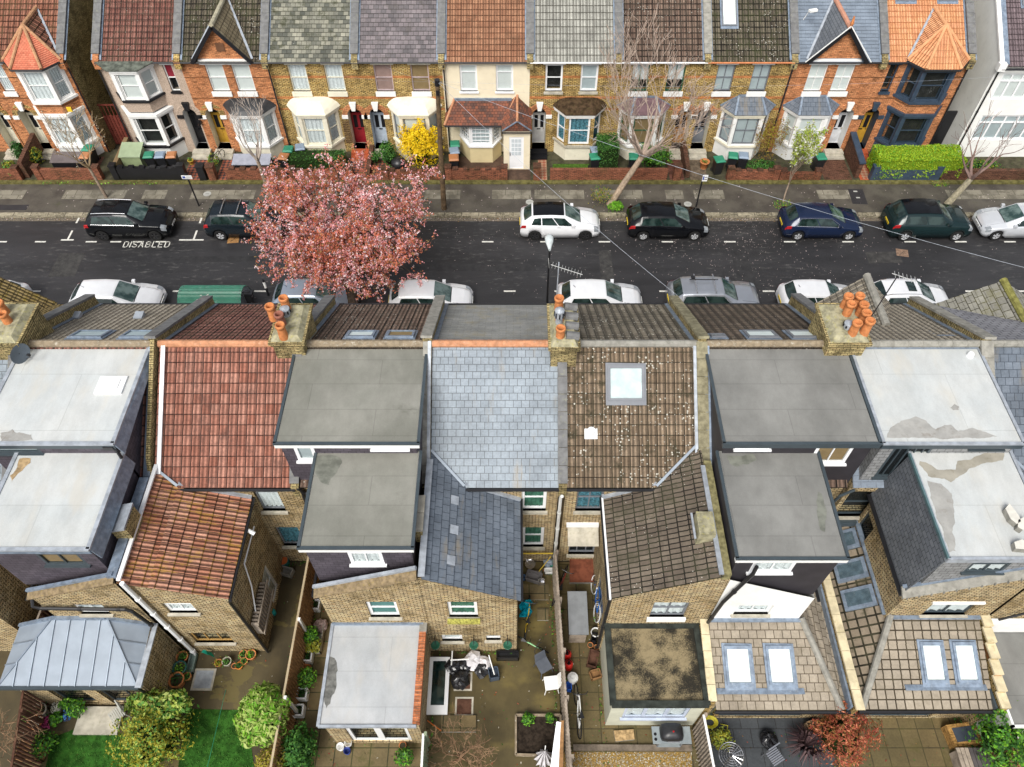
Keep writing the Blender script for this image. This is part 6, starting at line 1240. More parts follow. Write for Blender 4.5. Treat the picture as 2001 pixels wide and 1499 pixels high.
for cx_ in (.12, .62):
    for k in range(14):
        a, b = 2 * math.pi * k / 14, 2 * math.pi * (k + 1) / 14; mb.tube([on_sh(cx_ + .13 * math.cos(a), .62 + .24 * math.sin(a)), on_sh(cx_ + .13 * math.cos(b), .62 + .24 * math.sin(b))], .016, n=4)
for a, b in (((.12, .62), (.26, 1.0)), ((.26, 1.0), (.55, 1.0)), ((.26, 1.0), (.36, .62)), ((.36, .62), (.55, 1.0)), ((.62, .62), (.53, 1.15)), ((.12, .62), (.36, .62)), ((.53, 1.15), (.62, 1.2)), ((.2, 1.12), (.3, 1.12))): mb.tube([on_sh(*a), on_sh(*b)], .015, n=4)
q = 0
for ch in 'CYCLE':
    for s2 in STROKES[ch]:
        for a, b in zip(s2[:-1], s2[1:]): mb.tube([on_sh(.0 + q + a[0] * .16, -.05 + a[1] * .32), on_sh(.0 + q + b[0] * .16, -.05 + b[1] * .32)], .013, n=4)
    q += .165
mb.build('bicycle_sign', s_)
m = MB(M_black); m.box(-13.05, -12.75, 26.0, 26.1, .1, 1.35); m.box(-13.0, -12.6, 25.9, 26.2, 1.2, 1.3); tag(m.build('bollard'), 'black bollard at the right end of the green cycle shelter', 'bollard')
for xx, lb in ((-12.35, 'black and white kerb post right of the green cycle shelter'),): m = MB(M_black); m.cyl((xx, 27.1, 0), .06, 1.1, n=8); m.cyl((xx, 27.1, .55), .065, .4, M_white, n=8); tag(m.build('marker_post'), lb, 'post')

# ---- poles, lamp, wires
def signpole(x, y, h, label, boards):
    p = thing('street_sign', label, 'sign', (x, y, .1)); m = MB(M_black); m.tube([(x, y, .1), (x, y, h)], .045, n=8); m.build('pole', p)
    for (dx, z, w_, hh) in boards:
        m = MB(M_white); m.box(x + dx - w_ / 2, x + dx + w_ / 2, y - .07, y - .05, z, z + hh); b = m.build('sign_plate', p); m = MB(plain('sign blue', (.02, .06, .3), .4, .4)); m.box(x + dx - w_ * .42, x + dx - w_ * .15, y - .075, y - .07, z + hh * .2, z + hh * .8)
        for k in range(2): m.box(x + dx - w_ * .08, x + dx + w_ * .4, y - .075, y - .07, z + hh * (.25 + .35 * k), z + hh * (.35 + .35 * k), M_black)
        m.build('sign_symbol', b)
signpole(-17.5, 33.86, 2.3, 'black sign pole with a white parking plate by the black SUV', [(0, 2.0, .55, .22)])
signpole(10.17, 33.8, 2.3, 'black sign pole with a tilted white plate behind the black hatchback', [(.1, 1.9, .28, .4)])
p = thing('street_lamp', 'tall black street lamp with a white lantern over the near parked cars', 'street lamp', (1.6, 24.95, .1)); m = MB(M_black); m.tube([(1.6, 24.95, .1), (1.6, 24.95, 1.5)], .09); m.tube([(1.6, 24.95, 1.5), (1.58, 24.95, 5.2)], .055); m.build('pole', p)
m = MB(plain('pale lantern', (.55, .6, .6), .25, .5)); m.grid([[V((1.57 + w_ * math.cos(a), 24.95 + yy, 5.25 + hh * math.sin(a))) for a in [2 * math.pi * k / 10 for k in range(10)]] for yy, w_, hh in ((-.25, .05, .05), (-.05, .09, .07), (.25, .17, .10), (.5, .2, .11), (.68, .15, .09), (.75, .03, .03))], None, True); m.build('lantern', p, smooth=True)
m = MB(plain('telegraph timber', (.11, .075, .045), .9, .1, var=.35, sc=5, dirt=((.25, .16, .06), .4))); m.tube([(-3.84, 33.6, .1), (-3.74, 33.6, 4), (-3.62, 33.6, 7.7)], [.15, .13, .11], n=10)
tp = thing('telegraph_pole', 'tall brown timber telegraph pole beside the yellow forsythia', 'telegraph pole', (-3.84, 33.6, .1)); m.build('pole', tp); m = MB(M_black); m.cyl((-3.62, 33.6, 7.6), .13, .3, n=10); m.cyl((-3.62, 33.45, 7.2), .1, .2, n=8)
for k in range(8): a = k * math.pi / 4; m.tube([(-3.62, 33.6, 7.75), (-3.62 + .22 * math.cos(a), 33.6 + .22 * math.sin(a), 7.75)], .015, n=4)
m.build('terminal_cap', tp)
def wire(a, b, sag, label, r=.011, mat=None):
    a, b = V(a), V(b); m = MB(mat or M_leadl); m.tube([a.lerp(b, k / 14) - Z * sag * 4 * (k / 14) * (1 - k / 14) for k in range(15)], r * .5, n=3); tag(m.build('telephone_wire'), label, 'wire', 'wires from the telegraph pole')
top = (-3.62, 33.6, 7.8)
wire(top, (20.5, 21, 7.4), .5, 'long wire sagging from the telegraph pole over the street to the right edge', .014); wire(top, (6.35, 20.8, 6.5), .3, 'wire crossing the street from the pole to the near parapet by the silver people carrier', .014)
wire(top, (25.9, 38.2, 5.3), .4, 'thin wire from the telegraph pole across the orange brick house', .008)
wire(top, (-6.9, 38.75, 5.6), .15, 'short wire from the pole to the pink blind window', .008); wire(top, (-11.6, 38.75, 5.5), .25, 'wire from the pole to the net curtained house', .006); wire(top, (2.6, 38.75, 4.0), .2, 'wire from the pole to the dark windowed house', .006)

# ================================================================ trees and shrubs
L_pink = leafmat('pink blossom', (.78, .33, .35), (.86, .48, .49)); L_pale = leafmat('pale blossom', (.92, .70, .72), (.95, .82, .82)); L_rust = leafmat('coppery young leaves', (.60, .15, .09), (.64, .25, .13)); L_olive = leafmat('olive young leaves', (.26, .20, .06), (.36, .22, .09))
L_yel = leafmat('forsythia flowers', (.80, .55, .01), (.88, .68, .02)); L_lime = leafmat('lime hedge leaves', (.24, .37, .015), (.42, .54, .03)); L_grn = leafmat('dark green leaves', (.02, .08, .015), (.05, .16, .03)); L_mid = leafmat('mid green leaves', (.05, .16, .02), (.12, .28, .05)); L_ltg = leafmat('fresh light leaves', (.30, .40, .05), (.48, .52, .12)); L_lau = leafmat('laurel leaves', (.22, .36, .05), (.45, .52, .16))
L_gold = leafmat('golden leaves', (.25, .24, .02), (.42, .38, .04)); L_brn = leafmat('russet brown leaves', (.20, .10, .03), (.32, .18, .05)); L_red = leafmat('red leaves', (.25, .04, .03), (.40, .12, .05)); L_bright = leafmat('bright green leaves', (.10, .34, .02), (.25, .50, .04)); L_white = leafmat('white buds', (.7, .7, .6), (.8, .8, .7)); L_pk2 = leafmat('magenta flowers', (.5, .05, .2), (.7, .1, .3)); L_blue = leafmat('blue flowers', (.05, .12, .45), (.1, .3, .6))
B_dk = plain('dark bark', (.06, .045, .035), .95, .1, var=.3, sc=8); B_gr = plain('grey brown bark', (.26, .20, .15), .95, .1, var=.25, sc=8, dirt=((.14, .13, .06), .4)); B_pk = plain('pinkish grey twigs', (.38, .30, .245), .9, .1, var=.2, sc=6)
def rv(r=rnd): 
    while True:
        v = V((r.uniform(-1, 1), r.uniform(-1, 1), r.uniform(-1, 1)))
        if .05 < v.length < 1: return v.normalized()
def leaf(mb, p, s, n=None, mat=None, asp=.55):
    n = n or rv(); a = n.orthogonal().normalized(); a = Matrix.Rotation(rnd.uniform(0, 6.28), 3, n) @ a; b = n.cross(a)
    a *= s; b *= s * asp; mb.face([p - a, p + b * .9, p + a, p - b * .9], mat)
def grow(mb, p, d, L, r, lev, tips, curl=.35, up=.25, kids=(3, 4), shrink=.62, ang=.6, n=6, segs=4, minr=.006, mat=None):
    pts = [p]; rs = [r]; q = p.copy(); dd = d.normalized()
    for k in range(segs):
        dd = (dd + rv() * curl * .5 + Z * up * .3).normalized(); q = q + dd * L / segs; pts.append(q.copy()); rs.append(max(minr, r * (1 - .75 * (k + 1) / segs)))
    mb.tube(pts, rs, mat, n=max(3, n), cap=False)
    if lev <= 0: tips.append((pts, dd)); return
    for k in range(rnd.randint(*kids)):
        f = rnd.uniform(.45, 1.0) if k else 1.0; i = min(segs - 1, int(f * segs)); b = pts[i].lerp(pts[i + 1], f * segs - i) if i < segs else pts[-1]
        nd = (dd + rv() * ang).normalized(); grow(mb, b, nd, L * shrink * rnd.uniform(.8, 1.15), rs[min(i + 1, segs)] * .95 + .002, lev - 1, tips, curl, up, kids, shrink, ang, n - 1, segs, minr, mat)
# cherry
ct = thing('cherry_tree', 'large cherry tree covered in pink blossom leaning over the road', 'tree', (-7.6, 25.0, .1)); tr = MB(B_dk); tips = []
fork = V((-7.75, 25.9, 2.0)); tr.tube([V((-7.6, 25.0, .1)), V((-7.6, 25.2, .9)), V((-7.7, 25.6, 1.5)), fork], [.34, .27, .24, .25], n=10)
cc = V((-7.95, 27.75, 4.25)); BL = {m: MB(m) for m in (L_pink, L_pale, L_rust, L_olive)}
def sprig(a, b, dens=27, sz=.056):
    n_ = int((b - a).length * dens)
    for k in range(n_):
        q = a.lerp(b, rnd.random() ** .8) + rv() * rnd.uniform(.02, .16); m = rnd.random(); cl = noise.noise(q * .55)
        mm = L_rust if m < .50 - cl * .6 else L_pink if m < .76 - cl * .2 else L_pale if m < .90 else L_olive
        if mm in (L_pale, L_pink):
            for _ in range(3): leaf(BL[mm], q + rv() * .05, sz * rnd.uniform(.5, .95), None, mm, .8)
        else:
            for _ in range(2): leaf(BL[mm], q + rv() * .06, sz * rnd.uniform(.7, 1.2), None, mm, .5)
for i in range(19):
    a = 2 * math.pi * i / 19 + rnd.uniform(-.15, .15); rr = rnd.uniform(.45, .8) * (1.0 if i % 3 else .55); tgt = cc + V((5.9 * rr * math.cos(a), 4.7 * rr * math.sin(a), rnd.uniform(-.5, .9) - .2 * rr))
    mid = fork.lerp(tgt, .45) + V((0, 0, .5)); L1 = [fork, fork.lerp(mid, .5) + rv() * .15, mid, mid.lerp(tgt, .5) + rv() * .2, tgt]; tr.tube(L1, [.13, .10, .075, .05, .035], n=6)
    for j in range(12):
        b = L1[2].lerp(L1[4], rnd.uniform(0, 1)) if j > 2 else L1[1].lerp(L1[2], rnd.random()); out = (b - cc); out.z = abs(out.z) * .5; dd = (V((math.cos(a), math.sin(a), .45)) * .6 + rv() * .9 + Z * .3).normalized()
        e = b + dd * rnd.uniform(1.0, 2.1); v_ = e - cc; k2 = math.sqrt((v_.x / 5.8) ** 2 + (v_.y / 4.9) ** 2 + (v_.z / 2.3) ** 2)
        if k2 > 1: e = cc + v_ * (1 / k2) * rnd.uniform(.92, 1.06)
        m_ = b.lerp(e, .5) + rv() * .12; tr.tube([b, m_, e], [.03, .02, .009], n=4, cap=False)
        for _ in range(7):
            s0 = b.lerp(e, rnd.uniform(.15, 1)); e2 = s0 + (dd * .5 + rv() * .8 + Z * .25).normalized() * rnd.uniform(.4, .95); v_ = e2 - cc; k2 = math.sqrt((v_.x / 6.1) ** 2 + (v_.y / 5.2) ** 2 + (v_.z / 2.6) ** 2)
            if k2 > 1.08: e2 = cc + v_ * (1.05 / k2)
            tr.tube([s0, e2], [.010, .005], n=3, cap=False); sprig(s0, e2)
tr.build('trunk', ct); cb = MB(L_pink)
for m_ in BL.values(): cb.v, off = cb.v + m_.v, len(cb.v); cb.f += [tuple(i + off for i in f) for f in m_.f]; cb.mats.append(m_.mat) if m_.mat not in cb.mats else 0; cb.fm += [cb.mats.index(m_.mat)] * len(m_.f); cb.uvs += [[(0, 0)] * 4] * len(m_.f)
cb.build('crown', ct)
def baretree(name, label, base, ht, lean, lev=4, r=.14, first=.35, spread=.75, up=.45, kids=(3, 4), bark=None, twig=None, leafm=None, dens=0, shrink=.66, trunk=True, lsz=.05, cat='tree', n0=5, L0=None, minr=.009):
    t_ = thing(name, label, cat, base); mb = MB(bark or B_gr); tips = []; b = V(base); top_ = b + V((lean[0], lean[1], ht * first)); mb.tube([b, b.lerp(top_, .5) + rv() * .05, top_], [r, r * .85, r * .75], n=8)
    mb.build('trunk', t_); c = MB(twig or bark or B_gr); L0 = L0 or ht * .30
    for k in range(n0):
        a = 2 * math.pi * k / n0 + rnd.uniform(-.4, .4); d0 = V((math.cos(a) * spread, math.sin(a) * spread, 1)).normalized(); grow(c, top_.copy(), d0, L0 * rnd.uniform(.8, 1.15), r * .55, lev - 1, tips, up=up, kids=kids, shrink=shrink, n=5, minr=minr)
    if leafm:
        for pts, dd in tips:
            for _ in range(dens): q = pts[rnd.randrange(len(pts))] + rv() * rnd.uniform(.02, .12); leaf(c, q, lsz * rnd.uniform(.6, 1.2), None, leafm if not isinstance(leafm, (list, tuple)) else rnd.choice(leafm))
    c.build('crown', t_); return t_
baretree('bare_tree', 'small bare tree with pale buds by the left end of the pavement', (-22.9, 34.6, .1), 5.2, (-.1, 0), 4, .09, .38, .8, .3, (3, 4), B_gr, plain('buff twigs', (.30, .22, .13), .9, .1, var=.2), L_white, 1, lsz=.035)
baretree('bare_tree', 'bare grey tree in front of the orange gabled house', (-13.6, 34.4, .1), 5.6, (-.1, .1), 4, .13, .45, .55, .5, (3, 3), B_gr, plain('pale bark', (.42, .36, .31), .9, .1, var=.2), shrink=.6)
baretree('bare_tree', 'big bare pinkish tree leaning right in front of the green framed windows', (5.35, 33.9, .1), 8.8, (1.5, .5), 5, .19, .33, 1.15, .3, (3, 4), plain('pale tan bark', (.34, .26, .19), .9, .1, var=.25, sc=6), B_pk, None, 0, shrink=.69, L0=2.35, n0=8, minr=.0085)
baretree('young_tree', 'slender young tree with fresh light green leaves by the kerb', (15.1, 34.2, .1), 5.0, (.1, .3), 4, .05, .22, .35, .6, (4, 4), B_gr, B_gr, (L_ltg, L_ltg, L_lime, L_white), 13, shrink=.62, lsz=.07, L0=1.5)
baretree('bare_tree', 'knobbly pollarded bare tree at the right end of the pavement', (24.2, 34.0, .1), 6.0, (.7, .25), 4, .2, .26, 1.0, .35, (2, 3), plain('lichen bark', (.27, .24, .17), .95, .1, var=.3, sc=8, dirt=((.16, .2, .04), .5)), plain('purple brown twigs', (.22, .15, .13), .9, .1), shrink=.68, L0=1.9, n0=4)
def bush(name, label, c, rad, mats, n=1400, sz=.06, cat='shrub', box=False, group=None, stem=True, rough=.18, flat=False, asp=.55):
    c = V(c); t_ = thing(name, label, cat, (c.x, c.y, max(0.0, c.z - rad[2])), group); mb = MB(mats[0]); sd_ = rnd.uniform(0, 99)
    for k in range(n):
        if box:
            u = V((rnd.uniform(-1, 1), rnd.uniform(-1, 1), rnd.uniform(-1, 1))); i = rnd.choice((0, 1, 2, 2)); u[i] = 1 if (i == 2 or rnd.random() < .5) else -1; q = V((u.x * rad[0], u.y * rad[1], u.z * rad[2])); nn = V([1 if j == i else 0 for j in range(3)]) * (u[i])
            q += nn * (noise.noise((c + q) * 1.3) * rough * rad[2] * 1.2 - rnd.random() * .08)
        else:
            nn = rv(); nn.z = abs(nn.z) if rnd.random() < .75 else nn.z; f = 1 + noise.noise(nn * 2.4 + V((sd_, 0, 0))) * rough * 2.6 + noise.noise(nn * 6 + V((0, sd_, 0))) * rough; q = V((nn.x * rad[0], nn.y * rad[1], nn.z * rad[2])) * f * (1 - abs(rnd.gauss(0, .13)))
        leaf(mb, c + q, sz * rnd.uniform(.6, 1.3), (nn + rv() * .8).normalized(), rnd.choice(mats), asp)
    mb.build('foliage', t_)
    if stem:
        s = MB(B_dk)
        for k in range(5): a = k * 1.3; s.tube([(c.x, c.y, max(0, c.z - rad[2])), c + V((rad[0] * .5 * math.cos(a), rad[1] * .5 * math.sin(a), rad[2] * .3))], [.03, .01], n=4)
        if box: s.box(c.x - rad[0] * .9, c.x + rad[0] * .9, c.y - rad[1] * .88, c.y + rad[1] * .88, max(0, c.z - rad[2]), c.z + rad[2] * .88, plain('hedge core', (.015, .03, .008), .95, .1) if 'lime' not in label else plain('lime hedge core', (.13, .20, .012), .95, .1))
        else: 
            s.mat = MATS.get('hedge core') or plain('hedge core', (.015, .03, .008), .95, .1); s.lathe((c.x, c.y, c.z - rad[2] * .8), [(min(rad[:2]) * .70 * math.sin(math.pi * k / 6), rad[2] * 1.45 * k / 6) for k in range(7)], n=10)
        s.build('stem', t_)
    return t_
fo = bush('forsythia', 'bright yellow forsythia in full flower beside the telegraph pole', (-5.35, 37.45, 1.35), (1.12, .85, 1.5), (L_yel, L_yel, L_yel, L_yel), 6500, .06, rough=.25)
bush('clipped_hedge', 'lime green clipped hedge above the slate blue garden wall', (23.0, 36.75, .95), (2.45, .72, .62), (L_lime, L_lime, L_lime, L_bright), 12000, .048, 'hedge', True)
bush('box_hedge', 'dark green clipped box hedge in front of the mossy bay house', (5.4, 37.6, .9), (.62, .8, .8), (L_grn, L_mid), 2600, .045, 'hedge', True)
bush('low_hedge', 'low dark green hedge under the cream bay window', (-11.4, 37.3, .6), (1.7, .5, .45), (L_grn, L_mid), 2400, .045, 'hedge', True)
bush('laurel_bush', 'green bush behind the long brick wall beside the bare leaning tree', (8.1, 37.3, .85), (1.05, .7, .7), (L_mid, L_bright, L_grn), 1700, .07)
bush('leafy_shrub', 'green shrub left of the yellow forsythia', (-7.2, 37.4, .9), (.55, .5, .8), (L_mid, L_grn), 1000, .06)
bush('leafy_shrub', 'small green shrub by the pale blue door', (-8.0, 37.6, .6), (.3, .3, .45), (L_mid, L_grn), 400, .05)
bush('brown_shrub', 'russet brown shrub between the slate bay roofs', (14.6, 37.6, 1.6), (.85, .7, 1.5), (L_brn, L_brn, L_gold), 3000, .045, rough=.3, stem=False)
bush('garden_plant', 'dark green plant at the foot of the russet shrub', (14.3, 37.0, .4), (.9, .5, .35), (L_grn, L_mid), 800, .06)
bush('weeds', 'tall weeds at the foot of the big bare tree', (4.85, 33.95, .6), (.55, .35, .75), (L_olive, L_mid, L_gold), 700, .045, rough=.35, stem=False); bush('weeds', 'bright green clump by the kerb under the big bare tree', (5.65, 33.5, .35), (.42, .3, .32), (L_bright,), 700, .05, stem=False)
bush('garden_plant', 'variegated plant in front of the left brick house', (-27.9, 37.6, .6), (.5, .5, .6), (L_grn, L_gold), 700, .06); bush('conifer', 'small dark conifer beside the left cream porch', (-28.7, 37.8, .7), (.4, .4, .7), (L_grn,), 600, .05); bush('garden_plant', 'low plants inside the right brick garden wall', (27.0, 37.0, .4), (1.2, .5, .35), (L_mid, L_gold, L_grn), 900, .06); bush('garden_plant', 'yellow green plant at the left edge by the brick pier', (-28.9, 36.6, .5), (.4, .5, .5), (L_gold, L_mid), 500, .06)
bush('garden_plant', 'small plants beside the silver storage bench', (-17.4, 37.4, .5), (.35, .4, .4), (L_mid, L_gold), 400, .05, stem=False)

# ---- front garden walls, paths, bins and other front garden things
def gwall(x0, x1, label, mat=None, h=.85, y=36.2, cren=True, cap=None, w_=.23, name='garden_wall', pier=True):
    t_ = thing(name, label, 'garden wall', ((x0 + x1) / 2, y, .1), 'low front garden walls'); mb = MB(mat or M_rb); mb.box(x0, x1, y - w_ / 2, y + w_ / 2, .1, h)
    mb.build('wall', t_); c = MB(cap or mat or M_rb2); x = x0 + .25
    while cren and x < x1 - .4: c.box(x, x + .32, y - w_ / 2 - .01, y + w_ / 2 + .01, h, h + .09); x += .62
    for xx in ((x0, x1) if pier else ()): c.box(xx - .17, xx + .17, y - .17, y + .17, .1, h + .17, mat or M_rb); c.box(xx - .19, xx + .19, y - .19, y + .19, h + .17, h + .23)
    c.build('coping', t_); return t_
gwall(-27.1, -23.7, 'brick garden wall below the salmon turret house', cren=False); gwall(-22.7, -18.85, 'black painted crenellated wall in front of the pebbledashed house', M_black, .95, cap=M_black); gwall(-16.4, -13.0, 'brick garden wall in front of the silver storage bench', pier=False)
gwall(-12.6, -9.3, 'brick garden wall behind the cherry tree crown', h=.75); gwall(-7.3, -4.1, 'brick garden wall below the yellow forsythia', h=.75); gwall(-3.7, -.5, 'crenellated brick wall in front of the cream rendered house'); gwall(2.1, 8.8, 'long brick garden wall behind the leaning bare tree', cren=False, pier=False)
gwall(12.4, 15.0, 'brick garden wall below the russet brown shrub', h=.75); gwall(15.4, 17.4, 'low brick wall behind the slender young tree', h=.6, cren=False); gwall(20.6, 24.2, 'slate blue painted garden wall under the lime hedge', M_navy, .85, cap=M_navy, cren=False, w_=.3); gwall(24.5, 31, 'dark brick garden wall in front of the white rendered house', M_rb2, .8, cren=False, pier=False)
gwall(-31, -28.3, 'brick garden wall at the left edge of the photo', h=.8, cren=False)
def pier(x, label, mat=None, h=1.05): t_ = MB(mat or M_rb); t_.box(x - .2, x + .2, 36.0, 36.4, .1, h); t_.box(x - .23, x + .23, 35.97, 36.43, h, h + .07, M_rb2 if mat is None else mat); tag(t_.build('gate_pier'), label, 'gate pier')
pier(-17.75, 'black gate pier beside the leaning bicycle', M_black); pier(-17.2, 'brick gate pier right of the bicycle'); pier(1.35, 'brick gate pier beside the buff and red tiled path'); pier(9.35, 'tall brick gate pier by the dark tiled path'); pier(9.95, 'brick gate pier left of the green bin by the sign pole') if False else None
def divw(x, h0, h1, label, mat=None, cap=None, y0=36.3, y1=38.7):
    mb = MB(mat or M_rb2); mb.slab([(x - .12, y0, .1), (x - .12, y1, .1), (x - .12, y1, h1), (x - .12, y0, h0)], (-1, 0, 0), .24)
    if cap: mb.beam((x, y0 - .1, h0 + .04), (x, y1, h1 + .04), .34, .08, cap)
    tag(mb.build('dividing_wall'), label, 'garden wall', 'walls between front gardens')
divw(19.75, 1.15, 1.5, 'brick dividing wall with a slate blue coping by the red tiled path', M_rb2, M_navy); divw(-26.35 - 1.6, 1.2, 1.5, 'ragged brown brick wall beside the left porch', M_rb2); divw(-22.62, 1.1, 1.2, 'timber edged side wall by the pale green shed', plain('timber edge', (.22, .15, .08), .9, .1)); divw(-8.35, .5, .7, 'low wall between the two tiled paths', M_rb2); divw(10.0, .7, 1.0, 'brown dividing wall beside the grey arched door', M_rb2); divw(5.0 + .6, .5, .6, 'low wall hidden by the box hedge', M_rb2) if False else None
def path(x0, x1, mat, label_name='garden_path', y0=36.05): m = MB(mat); m.box(x0, x1, y0, 38.3, .1, .146); struct(m.build(label_name))
path(-19.0, -17.9, M_chq); path(-17.1, -16.3, M_chq); path(-9.6, -8.5, M_chq); path(-8.2, -7.3, M_chq); path(-3.9 + .3, 1.0, plain('brown brick drive', (.08, .05, .035), .9, .2, var=.3)); path(1.45, 1.95, M_chq2); path(9.0, 9.85, plain('dark brick path', (.12, .05, .035), .8, .2, var=.4, sc=5)); path(10.2, 11.2, plain('weathered deck', (.13, .10, .07), .9, .1, var=.4, sc=4)); path(17.9, 19.5, M_rb2); path(19.95, 21.3, M_redt); m = MB(M_chq2); m.face([(20.1, 36.2, .15), (20.6, 36.2, .15), (20.6, 37.9, .15), (20.1, 37.9, .15)]); struct(m.build('tiled_strip')); path(-26.7, -24.2, plain('red block paving', (.15, .07, .05), .9, .2, var=.3, sc=6)); path(-22.5, -19.0, plain('paved yard', (.08, .075, .05), .9, .2, var=.3))
m = MB(plain('front lawn', (.05, .10, .015), .95, .1, var=.4, sc=8)); m.box(2.3, 4.8, 36.3, 37.6, .1, .15); tag(m.build('front_lawn'), 'patch of grass in the front garden of the mossy bay house', 'grass', kind='stuff')
# wheelie bins: one of each kind, then copies
def binproto(lid, label):
    t_ = thing('wheelie_bin', label, 'wheelie bin', (0, 0, 0), 'wheelie bins in the front gardens', local=True); b = MB(M_blackp)
    r0 = [(-.2, -.2), (.2, -.2), (.2, .2), (-.2, .2)]; b.grid([[V((x, y, .05)) for x, y in r0], [V((x * 1.3, y * 1.35, .95)) for x, y in r0]], plain('bin ' + lid[0], lid[2], .6, .3) if lid[2] else None, True); b.build('body', t_, local=True)
    l_ = MB(plain('lid ' + lid[0], lid[1], .45, .4, var=.05)); R0 = [(-.28, -.32), (.28, -.32), (.28, .30), (-.28, .30)]; l_.grid([[V((x, y, .95)) for x, y in R0], [V((x, y, .99)) for x, y in R0], [V((x * .75, y * .75, 1.05)) for x, y in R0]], None, True); l_.face([V((x * .75, y * .75, 1.05)) for x, y in R0]); l_.build('lid', t_, local=True)
    for s_ in (-1, 1): w_ = MB(M_tyre); w_.grid([[V((s_ * (.22 + q), .25 + .1 * math.cos(a), .1 + .1 * math.sin(a))) for a in [2 * math.pi * k / 10 for k in range(10)]] for q in (-.03, .03)], None, True); w_.build('wheel', t_, local=True)
    h_ = MB(M_blackp); h_.tube([(-.2, .32, .93), (.2, .32, .93)], .018); h_.build('handle', t_, local=True); return t_
GRN, BLU, ORG = ('green', (.03, .22, .13), None), ('grey blue', (.22, .28, .36), None), ('orange', (.40, .17, .07), None)
PRO = {}
for kind, x, y, lb in ((GRN, -20.9, 37.15, 'green lidded wheelie bin beside the pale green shed box'), (BLU, -20.25, 37.15, 'grey blue lidded bin between the green and the orange lidded bins'), (ORG, -19.6, 37.15, 'orange lidded bin at the right of three behind the black wall'),
  (GRN, -3.4, 38.2, 'green lidded bin behind the telegraph pole'), (BLU, -3.4, 37.55, 'grey blue lidded bin next to the telegraph pole'), (ORG, -3.4, 36.9, 'orange lidded bin in front of the cream rendered bow window'), (GRN, 4.65, 37.0, 'green lidded bin left of the box hedge'), (BLU, 4.75, 37.65, 'grey blue lidded bin tucked behind the green one by the box hedge'),
  (GRN, 6.9, 37.0, 'green lidded bin half hidden by the leaning bare trunk'), (GRN, 11.75, 36.75, 'green lidded bin beside the sign pole wall'), (GRN, 12.6, 37.1, 'green lidded bin under the russet brown shrub'), (BLU, 13.2, 37.1, 'grey blue lidded bin under the russet brown shrub'), (GRN, 17.6, 37.0, 'green lidded bin right of the young leafy tree'),
  (GRN, -24.6, 37.8, 'green lidded bin by the salmon turret house'), (ORG, -24.5, 37.1, 'orange lidded bin right of the dark storage bench'), (GRN, 25.2, 37.3, 'green lidded bin at the right end of the lime hedge'), (GRN, -13.0, 37.7, 'green lidded bin under the bare grey tree'), (ORG, -13.15, 37.0, 'orange lidded bin beside the silver storage bench'), (BLU, -12.95 + .6, 37.9, 'grey blue lidded bin left of the cream bay')):
    if kind[0] not in PRO: o = binproto(kind, lb); PRO[kind[0]] = o; o.location = (x, y, .14); o.rotation_euler.z = .1
    else: dup(PRO[kind[0]], (x, y, .14), rnd.uniform(-.2, .2), lb)
def bench(x0, x1, y, label, topm): t_ = thing('storage_bench', label, 'storage box', ((x0 + x1) / 2, y, .14), 'storage benches in the front gardens'); m = MB(M_black); m.box(x0, x1, y - .35, y + .35, .14, .75); m.build('box', t_); m = MB(topm); m.slab([(x0 - .04, y - .42, .78), (x1 + .04, y - .42, .78), (x1 + .04, y + .38, .95), (x0 - .04, y + .38, .95)], (0, 0, 1), .04); m.build('lid', t_)
bench(-16.1, -14.0, 37.1, 'long black storage bench with a silver grey lid by the bare tree', plain('silver lid', (.28, .29, .34), .5, .4)); bench(-26.6, -24.9, 37.3, 'long dark storage bench below the white turret bay', plain('dark brown lid', (.12, .10, .10), .5, .4))
t_ = thing('garden_shed', 'small pale green shed box with a sloping lid behind the black wall', 'shed', (-21.9, 37.35, .14)); m = MB(plain('pale green boards', (.28, .34, .18), .7, .3, var=.1, sc=4)); m.box(-22.45, -21.35, 36.9, 37.8, .14, 1.2); m.build('box', t_); m = MB(plain('pale green lid', (.33, .40, .25), .6, .3, var=.08)); m.slab([(-22.52, 36.82, 1.2), (-21.28, 36.82, 1.2), (-21.28, 37.88, 1.45), (-22.52, 37.88, 1.45)], (0, 0, 1), .05); m.build('lid', t_)
